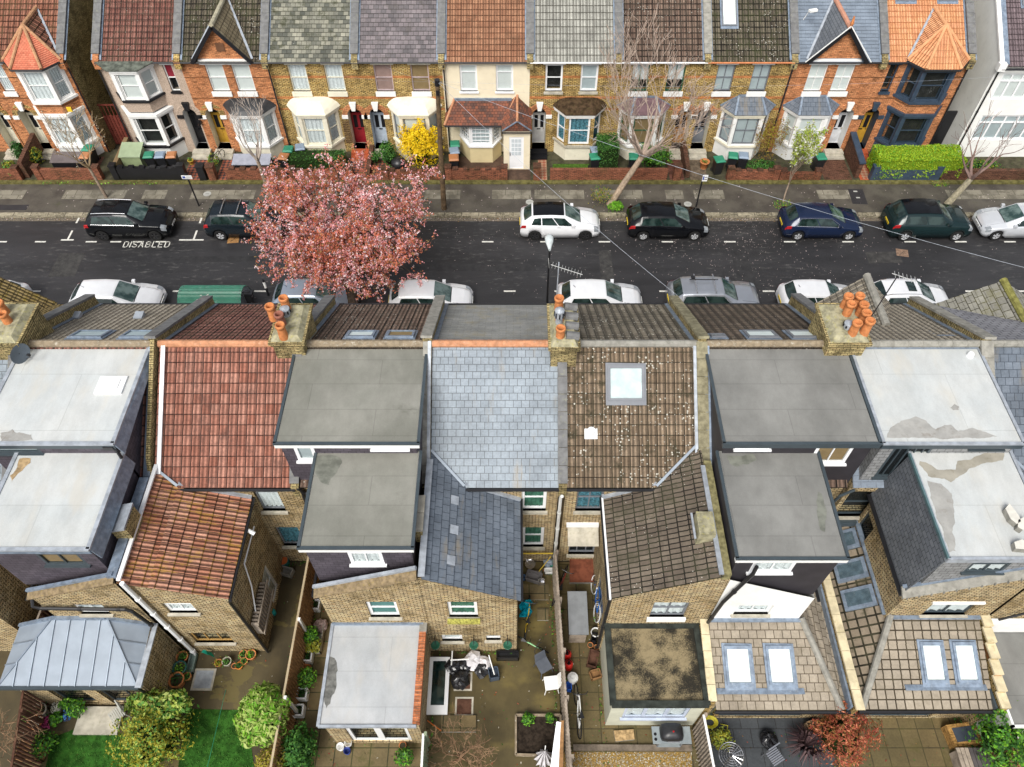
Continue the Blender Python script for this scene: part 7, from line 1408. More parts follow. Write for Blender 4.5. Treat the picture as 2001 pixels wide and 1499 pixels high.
def bike(label, x, y, z, rz, frame, lean=.0, sc=1.0, wheelm=None):
    t_ = thing('bicycle', label, 'bicycle', (0, 0, 0), None, local=True); wm = MB(wheelm or M_tyre)
    for xx in (-.52, .52):
        w_ = MB(wheelm or M_tyre); w_.tube([(xx + .33 * math.cos(a), 0, .35 + .33 * math.sin(a)) for a in [2 * math.pi * k / 18 for k in range(19)]], .02, n=5)
        w = w_.build('wheel', t_, local=True); s2 = MB(M_chrome)
        for k in range(8): a = k * math.pi / 4; s2.tube([(xx, 0, .35), (xx + .32 * math.cos(a), 0, .35 + .32 * math.sin(a))], .004, n=3)
        s2.build('spokes', w, local=True)
    f = MB(frame); J = dict(bb=(-.08, 0, .30), st=(-.2, 0, .78), hd=(.36, 0, .80), h2=(.40, 0, .66), r=(-.52, 0, .35), fr=(.52, 0, .35))
    for a, b in (('bb', 'st'), ('st', 'hd'), ('bb', 'h2'), ('bb', 'r'), ('st', 'r'), ('h2', 'fr'), ('hd', 'h2')): f.tube([J[a], J[b]], .02, n=6)
    f.build('frame', t_, local=True); h_ = MB(M_black); h_.tube([(.36, 0, .8), (.34, 0, .95)], .015); h_.tube([(.45, -.27, .93), (.36, -.2, .97), (.34, 0, .97), (.36, .2, .97), (.45, .27, .93)], .015); h_.build('handlebar', t_, local=True)
    s2 = MB(M_black); s2.slab([(-.36, -.08, .9), (-.08, 0, .9), (-.36, .08, .9)], (0, 0, 1), .05); s2.tube([(-.2, 0, .78), (-.22, 0, .88)], .015); s2.build('saddle', t_, local=True); p_ = MB(M_dark); p_.tube([(-.08, -.16, .2), (-.08, -.08, .2), (-.08, -.06, .3), (-.08, .06, .3), (-.08, .08, .4), (-.08, .16, .4)], .012); p_.build('pedals', t_, local=True)
    t_.location = (x, y, z); t_.rotation_euler = (lean, 0, rz); t_.scale = (sc,) * 3; return t_
bike('grey bicycle leaning by the chequered path of the pebbledashed house', -17.35, 37.5, .14, 1.2, M_black, .15)
for x, y, r, lb in ((12.1 - 1.0, 37.25, .26, 'terracotta pot beside the grey arched front door'), (-18.85, 37.6, .16, 'yellow ochre pot by the white bay of the pebbledashed house')):
    t_ = thing('plant_pot', lb, 'plant pot', (x, y, .14)); m = MB(M_terra if r > .2 else plain('ochre pot', (.5, .33, .05), .7, .3)); m.lathe((x, y, .14), [(r * .7, 0), (r * .95, r * 1.5), (r * 1.1, r * 1.55), (r * 1.1, r * 1.8), (r * .9, r * 1.8), (r * .85, r * 1.3), (0, r * 1.3)], n=14); m.build('pot', t_, smooth=True); m = MB(L_mid)
    for k in range(40): leaf(m, V((x, y, .14 + r * 1.5)) + V((rnd.gauss(0, r * .4), rnd.gauss(0, r * .4), rnd.random() * .15)), .05)
    m.build('foliage', t_)
t_ = thing('kettle_barbecue', 'round black covered barbecue left of the forsythia', 'barbecue', (-6.6, 36.85, .14)); m = MB(M_blackp); m.lathe((-6.6, 36.85, .14), [(.12, 0), (.15, .25), (.38, .45), (.42, .6), (.38, .78), (.2, .92), (0, .95)], n=16); m.build('bowl', t_, smooth=True); m = MB(M_white); m.box(-6.62, -6.5, 36.6, 36.75, .99, 1.0); m.build('tag', t_)
# petals
pt = MB(plain('fallen petals', (.6, .5, .48), .9, .1, var=.2)); 
for k in range(1100):
    x = rnd.gauss(12.5, 4.5) if k % 4 else rnd.uniform(-14, 4); y = rnd.uniform(26.9, 32.8) if k % 3 else rnd.gauss(31.4, .7)
    if not (25.4 < y < 32.9): continue
    a = rnd.uniform(.01, .025); pt.face([(x - a, y - a, .008), (x + a, y - a * .6, .008), (x + a * .5, y + a, .008)])
for k in range(700): x = rnd.uniform(-28, 28); y = 32.98 - abs(rnd.gauss(0, .12)); a = rnd.uniform(.015, .04); pt.face([(x - a, y - a, .009), (x + a, y - a * .6, .009), (x + a * .5, y + a, .009)], rnd.choice((MATS['fallen petals'], MATS['russet brown leaves'])))
for k in range(500): x = rnd.uniform(-28, 28); y = rnd.uniform(33.4, 35.7); a = rnd.uniform(.015, .035); pt.face([(x - a, y - a, .127), (x + a, y - a * .6, .127), (x + a * .5, y + a, .127)], rnd.choice((MATS['fallen petals'], MATS['gutter silt'])))
tag(pt.build('fallen_petals'), 'white petals and leaf litter scattered over the road and pavement', 'petals', kind='stuff')
for cx_, cy_, lb in ((15.0, 33.95, 'square of weeds round the foot of the young tree'), (24.4, 35.9, 'moss and weeds at the foot of the dark garden wall')): 
    m = MB(L_bright)
    for k in range(260): leaf(m, V((cx_ + rnd.uniform(-.5, .5), cy_ + rnd.uniform(-.35, .35), .13 + rnd.random() * .08)), .04, None, rnd.choice((L_bright, L_gold, L_mid)))
    tag(m.build('tree_pit_weeds'), lb, 'weeds', kind='stuff')
m = MB(L_bright)
for (a, b, d_) in ((-1.9, .5, 90), (.6, 1.9, 160), (-27, -20, 60)):
    for k in range(d_): x = rnd.uniform(a, b); h_ = rnd.uniform(.1, .9) if a > -5 else .1; y_ = 24.9 if a > -5 else 35.7; leaf(m, V((x, y_ + rnd.uniform(-.1, .1), .15 + h_)), .06, None, rnd.choice((L_bright, L_mid)))
tag(m.build('kerb_weeds'), 'tall green weeds along the near kerb beside the lamp post', 'weeds', kind='stuff')
# ================================================================ rear gardens
def sheet(name, x0, x1, y0, y1, mat, z=.0): m = MB(mat); m.face([(x0, y0, z), (x1, y0, z), (x1, y1, z), (x0, y1, z)]); return struct(m.build(name))
M_olive = flatroof('stained concrete yard', (.05, .038, .014), (.11, .085, .034), (.17, .13, .04), thr=.5, soft=.2, rough=.45); M_dkyard = flatroof('dark damp yard', (.04, .03, .013), (.085, .066, .03), (.12, .095, .03), thr=.58, rough=.7)
M_flag = tile('mossy ochre flags', (.17, .125, .06), (.115, .09, .045), (.03, .03, .015), .6, .6, 0, moss=(.07, .07, .02), mossamt=.6, jw=.02); M_flag2 = tile('brown garden flags', (.135, .10, .045), (.10, .08, .036), (.05, .04, .02), .6, .6, 0, moss=(.08, .07, .02), mossamt=.5, jw=.02); M_slatep = tile('dark slate paving', (.06, .065, .07), (.045, .05, .055), (.02, .02, .02), .6, .6, .5, jw=.012)
def grassobj(name, label, pts, z=.01):
    b = MB(plain('lawn green', (.025, .085, .012), .95, .1, var=.5, sc=3, dirt=((.06, .12, .02), .5))); P = [PZ(a, c, z) for a, c in pts]; b.face(P); x0, x1 = min(p.x for p in P), max(p.x for p in P); y0, y1 = min(p.y for p in P), max(p.y for p in P)
    gm = MATS.get('grass blades') or leafmat('grass blades', (.03, .12, .015), (.09, .22, .03)); MATS['grass blades'] = gm
    for k in range(int((x1 - x0) * (y1 - y0) * 260)):
        x, y = rnd.uniform(x0, x1), rnd.uniform(y0, y1); ins = False
        for i in range(len(P)):
            a, c = P[i], P[i - 1]
            if (a.y > y) != (c.y > y) and x < (c.x - a.x) * (y - a.y) / (c.y - a.y) + a.x: ins = not ins
        if ins: d_ = rv() * .05; h_ = rnd.uniform(.03, .08); b.face([(x - .012, y, z), (x + .012, y, z), (x + d_.x, y + d_.y, z + h_)], gm)
    tag(b.build(name), label, 'grass', kind='stuff')
sheet('yard', -16.4, -7.5, 3, 12.7, M_dkyard, .0); sheet('side_passage', -7.45, -6.1, 3, 12.7, M_flag, .002); sheet('patio', -6.1, -2.9, 3, 9.2, M_flag, .002); sheet('concrete_yard', -2.9, 1.62, 3, 12.7, M_olive, .002); sheet('flagged_yard', 1.68, 6.3, 3, 12.7, M_flag2, .002)
sheet('slate_patio', 6.3, 10.75, 2, 7, M_slatep, .002); sheet('tan_patio', 10.85, 15.4, 2, 7, M_flag2, .004); sheet('far_garden', -24, -16.4, 2, 12, M_dkyard, .002); sheet('right_garden', 15.4, 24, 2, 9, M_flag, .002)
grassobj('lawn', 'bright green lawn between the golden shrub and the round laurel bush', [(365, 1385), (480, 1388), (500, 1520), (345, 1520)]); grassobj('lawn', 'curved lawn in front of the pale patio slab at the lower left', [(160, 1420), (240, 1437), (290, 1500), (290, 1530), (80, 1530), (105, 1440)])
p = PZ(195, 1412); m = MB(M_stonel); m.box(-14.95, -13.45, 6.4, 7.3, .0, .12); tag(m.build('patio_slab'), 'pale raised patio slab outside the glazed doors of the zinc roofed extension', 'patio slab')
gm = MB(plain('gravel stones', (.27, .175, .055), .9, .1, var=.5, sc=30)); gm.face([PZ(1100, 1470, .006), PZ(1352, 1470, .006), PZ(1352, 1530, .006), PZ(1090, 1530, .006)])
for k in range(2600): q = PZ(rnd.uniform(1118, 1352), rnd.uniform(1470, 1520), .015); leaf(gm, q, rnd.uniform(.015, .035), (rv() + Z * 2).normalized(), rnd.choice((MATS['gravel stones'], MATS['gravel stones'], M_stonel, M_ridgeb)), .8)
tag(gm.build('gravel'), 'golden gravel strip at the bottom edge below the gas barbecue', 'gravel', kind='stuff')
m = MB(plain('grey timber sleeper', (.16, .13, .10), .9, .1, var=.3, sc=4)); a, b = PZ(1120, 1461, .06), PZ(1352, 1462, .06); m.beam(a, b, .18, .12); tag(m.build('timber_sleeper'), 'timber sleeper edging the golden gravel', 'sleeper')
def fence(x0, y0, x1, y1, h, label, mat, post=None, topm=None, seg=1.8, rail=True, bw=.12):
    t_ = thing('fence', label, 'fence', (x0, y0, 0)); a, b = V((x0, y0, 0)), V((x1, y1, 0)); L = (b - a).length; d_ = (b - a) / L; m = MB(mat); n_ = int(L / bw)
    for k in range(n_): q = a + d_ * (k + .5) * bw; hh = h + .02 * math.sin(k * 1.7); m.beam(q + Z * hh * 0, q + Z * hh, bw * .9, .03, None, up=d_)
    m.build('boards', t_); m = MB(topm or mat); m.beam(a + Z * (h + .02), b + Z * (h + .02), .07, .04); m.build('capping', t_); k = 0
    while k * seg <= L + .1:
        m = MB(post or mat); q = a + d_ * min(L, k * seg) + V((.07, 0, 0)); m.box(q.x - .045, q.x + .045, q.y - .05, q.y + .05, 0, h + .08); m.build('post', t_); k += 1
M_fw = plain('orange brown fence boards', (.24, .13, .055), .85, .2, var=.3, sc=4, dirt=((.1, .07, .04), .5)); M_fg = plain('grey weathered boards', (.30, .25, .20), .9, .1, var=.3, sc=4, dirt=((.12, .1, .07), .5)); M_fr = plain('dark red brown boards', (.09, .045, .03), .9, .1, var=.4, sc=4)
fence(-7.48, 12.3, -7.52, 3, 1.9, 'orange brown board fence with white posts beside the long side passage', M_fw, M_white, plain('pale fence capping', (.42, .34, .22), .8, .2), 2.6)
fence(1.55, 12.3, 1.72, 7.2, 1.75, 'thin weathered fence between the junk filled yard and the flagged yard', M_fg, M_fg, M_fg); fence(1.72, 7.2, 1.9, 3, 1.6, 'lower weathered fence continuing beside the leaning white bicycle', M_fg, M_fg, M_fg)
fence(6.15, 6.6, 6.35, 3, 1.8, 'grey board fence right of the gas barbecue', M_fg, M_fg, M_white); fence(-16.45, 8.5, -15.3, 3.5, 1.7, 'dark red brown fence at the lower left corner', M_fr, M_fr); fence(-2.9, 6.1, -2.85, 3, 1.5, 'pale green trellis fence in front of the red coped extension', plain('pale green trellis', (.25, .3, .2), .8, .2), None, M_white); fence(15.7, 6.0, 15.9, 3, 1.8, 'board fence behind the bright green shrub at the right', M_fw)
fence(-16.55, 12.6, -16.5, 9.6, 1.9, 'dark slatted fence at the left edge below the purple slate wall', M_fr, M_fr, M_fg, bw=.16)
# shrubs
bush('golden_shrub', 'large golden shrub between the two lawns', PZ(302, 1445, .9), (1.02, 1.1, 1.05), (L_gold, L_gold, L_ltg, L_mid), 6500, .055, rough=.34); bush('rhododendron', 'broad leaved green shrub rising above the golden shrub', PZ(315, 1378, 1.4), (1.1, .45, .5), (L_ltg, L_mid, L_lau), 1200, .09); bush('laurel_bush', 'round yellow green laurel bush against the orange brown fence', PZ(515, 1398, 1.5), (.84, .95, .95), (L_lau, L_lau, L_bright), 3000, .11, rough=.08, asp=.4)
bush('golden_conifer', 'golden conifer below the round laurel bush', PZ(535, 1492, .9), (.5, .5, .8), (L_gold, L_olive), 2200, .045); bush('dark_shrub', 'dark green shrub beside the fence at the bottom of the side passage', PZ(585, 1470, .8), (.55, .8, .8), (L_grn, L_mid), 1700, .07)
bush('red_shrub', 'red leaved shrub in front of the tiled extensions', PZ(1645, 1440, 1.2), (.85, .85, 1.2), (L_red, L_red, L_brn, L_rust), 4200, .06, rough=.3, asp=.35); bush('green_shrub', 'bright green shrub at the lower right corner', PZ(1955, 1440, 1.2), (.75, 1.5, 1.1), (L_bright, L_mid, L_grn), 4600, .065, rough=.3)
for px, py, z, r, lb in ((607, 1240, .7, .3, 'leafy pot plant by the fence beside the upper flat roof corner'), (600, 1325, .5, .35, 'bushy pot plant in the middle of the side passage'), (612, 1262, .4, .28, 'yellow green pot plant in the side passage'), (150, 1385, .4, .3, 'cabbage leaved plant in the left flower bed'), (130, 1372, .3, .22, 'blue flowering plant in the left flower bed'), (110, 1405, .3, .22, 'green potted plant beside the terracotta pot at the left'), (85, 1455, .35, .4, 'plants in the timber planter at the lower left'), (1032, 1405, .2, .2, 'small weed in the raised soil bed'), (1075, 1403, .2, .15, 'seedling by the edge of the raised soil bed'), (1410, 1445, .3, .35, 'straggly yellow green plant by the yellow hose'), (790, 1480, .4, .3, 'fern by the pale green trellis fence'), (60, 1400, .25, .25, 'low green plant beside the white ringed pots')):
    bush('garden_plant', lb, PZ(px, py, z), (r, r, r * .9), (L_mid, L_bright, L_grn) if 'yellow' not in lb else (L_ltg, L_gold), int(1500 * r), .055, 'plant', stem=False)
for px, py, mt, lb in ((92, 1412, L_pk2, 'cluster of magenta flowers by the left lawn'), (134, 1397, L_blue, 'cluster of blue flowers in the left flower bed'), (110, 1385, L_white, 'cluster of white flowers beside the zinc roofed extension')):
    bush('flowers', lb, PZ(px, py, .25), (.2, .2, .15), (mt,), 160, .04, 'flowers', stem=False)
ph = MB(leafmat('purple blades', (.05, .03, .035), (.12, .07, .07))); q = PZ(1570, 1460, .1)
for k in range(110): a = rnd.uniform(0, 6.28); r = rnd.uniform(.35, .85); h_ = rnd.uniform(.3, .8); s_ = V((-math.sin(a), math.cos(a), 0)) * .025; e = q + V((r * math.cos(a), r * math.sin(a), h_ * .55)); md = q + V((r * .5 * math.cos(a), r * .5 * math.sin(a), h_)); ph.face([q - s_, q + s_, md + s_, md - s_]); ph.face([md - s_, md + s_, e])
tag(ph.build('spiky_plant'), 'dark purple spiky plant left of the red leaved shrub', 'plant')
dz = thing('dry_shrub', 'bare brown twiggy shrub in the concrete yard at the bottom', 'shrub', PZ(900, 1470, 0)); c = MB(plain('dry twigs', (.24, .15, .09), .9, .1, var=.3)); tp_ = []
for k in range(9): a = k * .7; grow(c, PZ(900, 1480, .1), V((math.cos(a), math.sin(a), .9)), .8, .03, 3, tp_, curl=.8, up=.1, kids=(3, 4), shrink=.7, ang=.9, n=4, minr=.006)
c.build('branches', dz); dz = thing('dry_vine', 'dry tangled vine over the fence at the lower left corner', 'climbing plant', PZ(15, 1450, 1.4)); c = MB(MATS['dry twigs'])
for k in range(8): grow(c, PZ(15 + rnd.uniform(-25, 10), 1400 + k * 14, 1.4), rv(), .7, .02, 3, tp_, curl=.9, up=0, kids=(3, 3), shrink=.75, ang=1.0, n=4, minr=.005)
c.build('branches', dz)
# pots
def pot(px, py, r, mat, label, plant=None, z=0, sq=False):
    q = PZ(px, py, z); t_ = thing('plant_pot', label, 'plant pot', q, 'plant pots in the rear gardens'); m = MB(mat)
    if sq:
        for a in ((-r, -r, r, -r), (r, -r, r, r), (r, r, -r, r), (-r, r, -r, -r)): m.beam(q + V((a[0], a[1], r)), q + V((a[2], a[3], r)), .05, 2 * r)
    else: m.lathe(q, [(r * .7, 0), (r * .95, r * 1.3), (r * 1.08, r * 1.35), (r * 1.08, r * 1.6), (r * .9, r * 1.6), (r * .85, r * 1.2)], n=14)
    m.build('pot', t_, smooth=not sq); s2 = MB(MATS['front garden soil']); s2.cyl(q + Z * r * 1.1, r * .9, .02, n=10); s2.build('soil', t_)
    if plant:
        m = MB(plant)
        for k in range(60): leaf(m, q + V((rnd.gauss(0, r * .5), rnd.gauss(0, r * .5), r * 1.2 + abs(rnd.gauss(0, r * .5)))), .045, None, plant)
        m.build('foliage', t_)
Zx = lambda x, y: (x / 3.129, 1020 + y / 3.129)
for (x, y, r, m_, pl_, lb) in ((1130, 840, .2, M_terra, L_mid, 'terracotta pot nearest the brick extension corner'), (1118, 910, .24, plain('dark green glaze', (.02, .09, .08), .3, .5), L_bright, 'dark green glazed pot between terracotta pots'), (1100, 985, .26, M_terra, L_grn, 'largest terracotta pot left of the square drain cover'), (1155, 955, .14, M_terra, L_mid, 'small terracotta pot touching the drain cover'), (1345, 872, .13, M_terra, L_gold, 'small terracotta pot left in the cluster by the back wall'), (1398, 865, .16, M_stonel, L_mid, 'pale pot with green leaves in the cluster by the back wall'), (1440, 888, .1, M_terra, None, 'tiny empty terracotta pot in the cluster by the back wall'), (1470, 888, .13, plain('bright orange pot', (.6, .22, .04), .7, .2), L_grn, 'bright orange pot in the cluster by the back wall'), (1500, 860, .13, M_terra, L_mid, 'terracotta pot right of the bright orange pot'), (1545, 825, .18, M_terra, L_bright, 'terracotta pot with a green plant at the wall corner'), (1500, 820, .15, M_terra, L_mid, 'terracotta pot close against the back wall'),
  (268, 1170, .24, M_stonel, L_grn, 'pale ringed pot in the left flower bed'), (302, 1068, .22, M_stonel, L_mid, 'pale pot close to the glazed window of the zinc roofed extension'), (245, 1240, .24, M_terra, L_white, 'terracotta pot of white flowers at the edge of the left bed')):
    a, b = Zx(x, y); pot(a, b, r, m_, lb, pl_)
for px, py, lb in ((618, 1187, 'white edged square planter nearest the brick wall in the side passage'), (603, 1287, 'white edged square planter halfway down the side passage'), (593, 1360, 'white edged square planter second from the bottom of the side passage'), (586, 1392, 'white edged square planter holding a spiky plant')): pot(px, py, .17, M_white if False else M_upvc, lb, L_grn, sq=True)
for px, py, r, lb in ((1153, 1263, .1, 'small terracotta pot by the fence of the flagged yard'), (1165, 1267, .09, 'tiny dark pot beside the small terracotta pot'), (788, 1459, .12, 'empty terracotta pot beside the trellis fence')): pot(px, py, r, M_terra, lb)
pot(1163, 1240, .17, M_white, 'white bucket standing by the black bicycles')
def simple(name, label, cat, fn, group=None): m = MB(M_grey); fn(m); o = m.build(name); tag(o, label, cat, group); return o
def at(px, py, z=0): return PZ(px, py, z)
def drain(px, py, s_, mat, lb):
    q = at(px, py); simple('drain_cover', lb, 'drain cover', lambda m: (m.box(q.x - s_, q.x + s_, q.y - s_, q.y + s_, 0, .02, M_stonel), m.box(q.x - s_ * .8, q.x + s_ * .8, q.y - s_ * .8, q.y + s_ * .8, .02, .028, mat)))
drain(398, 1328, .38, M_leadl, 'pale square drain cover in the left yard'); drain(905, 1332, .32, M_fr, 'brown metal plate by the black bags'); drain(907, 1381, .32, M_fr, 'second brown metal plate with a dark stain, nearer the bottom')
# white door frame lying in the yard
t_ = thing('old_door', 'white glazed door lying flat beside the red coped extension', 'door', at(856, 1340)); a, b = at(840, 1284, .25), at(874, 1396, .25); m = MB(M_upvc); x0, x1, y0, y1 = a.x, b.x, b.y, a.y
for q in ((x0, x0 + .13, y0, y1), (x1 - .13, x1, y0, y1), (x0 + .13, x1 - .13, y1 - .13, y1), (x0 + .13, x1 - .13, y0, y0 + .3)): m.box(q[0], q[1], q[2], q[3], .18, .26)
m.build('frame', t_); m = MB(G_carm); m.box(x0 + .13, x1 - .13, y0 + .3, y1 - .13, .2, .22); m.build('pane', t_)
def bag(px, py, r, mat, lb, z=0, cat='bin bag'):
    q = at(px, py, z + r * .6); m = MB(mat); rows = []
    for i in range(9):
        th = math.pi * i / 8; row = []
        for k in range(14):
            a = 2 * math.pi * k / 14; n_ = V((math.sin(th) * math.cos(a), math.sin(th) * math.sin(a), math.cos(th))); row.append(q + V((n_.x * r, n_.y * r, n_.z * r * .65)) * (1 + .35 * noise.noise(n_ * 2.3 + q) + .15 * noise.noise(n_ * 7)))
        rows.append(row)
    m.grid(rows, None, True); tag(m.build('bag', smooth=False), lb, cat)
M_bagb = plain('black bin liner', (.012, .012, .014), .25, .6, var=.2); M_bagw = plain('white sack', (.6, .58, .6), .6, .3, var=.15)
for px, py, r, mt, lb in ((885, 1302, .3, M_bagb, 'black bag nearest the lying white door'), (900, 1328, .33, M_bagb, 'black bag in front beside the brown metal plate'), (925, 1290, .33, M_bagw, 'pinkish white sack on top of the rubbish heap'), (945, 1298, .28, M_bagw, 'white sack at the right of the rubbish heap'), (942, 1308, .28, M_bagb, 'black bag under the white sacks'), (910, 1300, .26, M_bagb, 'black bag in the middle of the rubbish heap'), (1502, 1446, .3, M_bagb, 'black bag on the dark slate patio'), (627, 1222, .26, plain('floral sack', (.4, .3, .28), .8, .1, var=.5, sc=12), 'patterned sack beside the brick wall in the side passage'), (1072, 1100, .2, plain('clear sack', (.25, .3, .36), .3, .5, var=.4, sc=8), 'bluish plastic sack at the end of the narrow yard')): bag(px, py, r, mt, lb)
simple('white_poles', 'crossed white poles on the rubbish heap', 'poles', lambda m: (m.tube([at(880, 1290, .6), at(916, 1288, .6)], .025, M_white), m.tube([at(884, 1272, .6), at(882, 1300, .6)], .025, M_white), m.tube([at(955, 1280, .7), at(966, 1318, .3)], .02, M_white)))
def tub(px, py, w_, d_, h_, mat, lb, name='plastic_tub', rz=0):
    q = at(px, py); m = MB(mat); e = .03
    for s_ in ((-w_, -w_ + e, -d_, d_), (w_ - e, w_, -d_, d_), (-w_, w_, -d_, -d_ + e), (-w_, w_, d_ - e, d_)): m.box(s_[0], s_[1], s_[2], s_[3], 0, h_, M=Matrix.Translation(q) @ Matrix.Rotation(rz, 4, 'Z'))
    m.box(-w_, w_, -d_, d_, 0, .04, M=Matrix.Translation(q) @ Matrix.Rotation(rz, 4, 'Z')); tag(m.build(name), lb, 'tub')
tub(965, 1320, .18, .2, .35, plain('blue black plastic', (.05, .07, .1), .4, .4), 'blue black square tub right of the white sacks', rz=.2); tub(1043, 1130, .3, .2, .25, plain('grey plastic tub', (.16, .15, .15), .5, .4), 'grey oval tub in the narrow yard', rz=-.3); tub(992, 1284, .4, .14, .3, M_black, 'long black trough against the brick wall', 'trough'); tub(1072, 1118, .17, .1, .2, M_white, 'white plastic tray beside the grey tub'); tub(1022, 1131, .1, .1, .2, plain('blue bucket', (.05, .12, .25), .5, .4), 'blue bucket left of the grey tub', 'bucket'); tub(626, 1252, .12, .5, .3, M_stonel, 'long pale trough by the wall in the side passage', 'trough'); tub(1111, 1345, .1, .14, .3, plain('bright blue plastic', (.02, .12, .55), .4, .4), 'bright blue tub below the red gas bottles'); tub(377, 1298, .12, .35, .2, plain('grey green trough', (.15, .2, .18), .6, .3), 'rectangular trough beside the terracotta pots', 'trough'); tub(67, 1470, .45, .3, .3, M_fw, 'square timber planter at the lower left', 'planter'); tub(1585, 1428, .2, .25, .4, plain('weathered wood box', (.3, .2, .12), .9, .1), 'weathered wooden planter left of the red leaved shrub', 'planter', .3)
q = at(1036, 1105); simple('mop_bucket', 'round metal bowl with a handle in the narrow yard', 'bowl', lambda m: (m.lathe(q, [(.12, 0), (.2, .12), (.21, .14), (.17, .12), (0, .1)], M_chrome, 14), m.tube([q + V((-.1, .1, .1)), q + V((-.35, .45, .5))], .015, M_white)))
simple('broom', 'yellow handled broom propped in the narrow yard', 'broom', lambda m: (m.tube([at(1052, 1118, .1), at(1076, 1088, .9)], .018, plain('yellow handle', (.6, .42, .05), .6, .3)), m.box(at(1052, 1120).x - .12, at(1052, 1120).x + .12, at(1052, 1120).y - .05, at(1052, 1120).y + .05, 0, .12, M_stone)))
simple('timber_batten', 'yellow batten resting on the lower window sill', 'batten', lambda m: m.tube([(.35, 12.5, 1.2), (1.5, 12.55, 1.1)], .03, MATS['yellow handle']))
def slabstack(pts, z, mat, lb, name='paving_slab'): P = [at(a, b, z) for a, b in pts]; m = MB(mat); m.prism([(p.x, p.y) for p in P][::-1], 0, z, None, M_stone); tag(m.build(name), lb, 'slab')
slabstack([(1050, 1188), (1072, 1188), (1072, 1212), (1050, 1212)], .06, M_flag, 'paving slab lying in the narrow yard'); slabstack([(1020, 1142), (1072, 1142), (1072, 1172), (1020, 1172)], .04, M_flag, 'row of slabs outside the lower window of the narrow yard'); slabstack([(1199, 1428), (1238, 1425), (1240, 1445), (1203, 1449)], .1, plain('split timber', (.38, .26, .13), .9, .1, var=.4, sc=8), 'stack of split timber planks left of the gas barbecue', 'timber_planks'); slabstack([(1113, 1092), (1160, 1092), (1160, 1138), (1113, 1138)], .16, plain('red brown step', (.17, .055, .03), .8, .2, var=.3, sc=4), 'red brown tiled step below the canopy door', 'doorstep')
# turquoise cloth, pots, chairs, bikes
m = MB(plain('turquoise cloth', (.0, .25, .33), .8, .2, var=.3, sc=8)); m.grid([[at(1016 + 22 * i / 6 + 3 * math.sin(j * 2 + i), 1172 + 34 * j / 6, .9 + .12 * math.sin(i * 1.9 + j * 1.3) - .06 * j) for i in range(7)] for j in range(7)]); tag(m.build('tarpaulin'), 'turquoise cloth thrown over the bicycles in the narrow yard', 'cloth')
q = at(1028, 1215); bike('black bicycle under the turquoise cloth', q.x, q.y, 0, 1.45, plain('yellow bike frame', (.6, .4, .02), .4, .4), .1); q = at(1040, 1258); bike('white and green child bicycle behind the brick corner', q.x, q.y, 0, -.5, plain('green white frame', (.3, .6, .3), .4, .4), .35, .85, None)
q = at(1158, 1182); bike('black and blue bicycle with white tyres along the brick side wall', q.x, q.y + .1, 0, 1.6, plain('blue frame', (.02, .12, .4), .4, .4), .25, 1.05, M_white); q = at(1125, 1395); bike('white bicycle leaning on the lower fence', q.x, q.y, 0, 1.62, M_white, .12, 1.05); q = at(1090, 1150); bike('dark red bicycle in the shade of the canopy yard', q.x, q.y, 0, 1.2, plain('dark red frame', (.2, .03, .02), .4, .4), .2)
t_ = thing('garden_box', 'grey lidded storage box standing in the flagged yard', 'storage box', at(1117, 1215)); m = MB(M_fg); m.box(2.02, 2.62, 9.55, 11.0, 0, 1.0); m.build('box', t_); m = MB(plain('grey felt lid', (.20, .21, .22), .8, .2)); m.slab([(1.98, 9.5, 1.0), (2.68, 9.5, 1.0), (2.68, 11.05, 1.12), (1.98, 11.05, 1.12)], (0, 0, 1), .05); m.build('lid', t_)
M_rb_ = plain('red gas bottle', (.55, .02, .015), .35, .5)
for px, py, lb in ((1107, 1285, 'red gas bottle nearest the grey storage box'), (1110, 1304, 'second red gas bottle below the first')): q = at(px, py); t_ = thing('gas_bottle', lb, 'gas bottle', q, 'red gas bottles by the fence'); m = MB(M_rb_); m.lathe(q, [(.14, 0), (.16, .05), (.16, .42), (.12, .52), (.05, .56)], n=14); m.build('cylinder', t_, smooth=True); m = MB(M_dark); m.lathe(q, [(.09, .52), (.09, .62), (.08, .62), (.08, .55)], n=10); m.cyl(q + Z * .55, .03, .08); m.build('collar', t_)
q = at(1118, 1330); simple('white_heater', 'round white topped canister beside the red gas bottles', 'canister', lambda m: m.lathe(q, [(.15, 0), (.15, .3), (.2, .32), (.18, .4), (.08, .42), (.07, .5), (0, .5)], M_white, 14))
def chair(px, py, rz, mat, lb, slat=False):
    q = at(px, py); t_ = thing('garden_chair', lb, 'chair', (0, 0, 0), None, local=True); m = MB(mat)
    if slat:
        for k in range(7): m.box(-.22, .22, -.22 + k * .064, -.18 + k * .064, .42, .44)
    else: m.box(-.23, .23, -.23, .23, .42, .46)
    m.build('seat', t_, local=True); m = MB(mat)
    if slat:
        for k in range(7): m.box(-.22 + k * .066, -.18 + k * .066, .22, .25, .5, .88)
        m.box(-.23, .23, .215, .255, .86, .9)
    else: m.slab([(-.22, .22, .48), (.22, .22, .48), (.2, .32, .9), (-.2, .32, .9)], (0, -1, .2), .03)
    m.build('backrest', t_, local=True)
    for a, b in ((-1, -1), (1, -1), (1, 1), (-1, 1)): m = MB(mat); m.tube([(a * .2, b * .2, .43), (a * .25, b * .25, 0)], .018, n=5); m.build('leg', t_, local=True)
    t_.location = q; t_.rotation_euler.z = rz
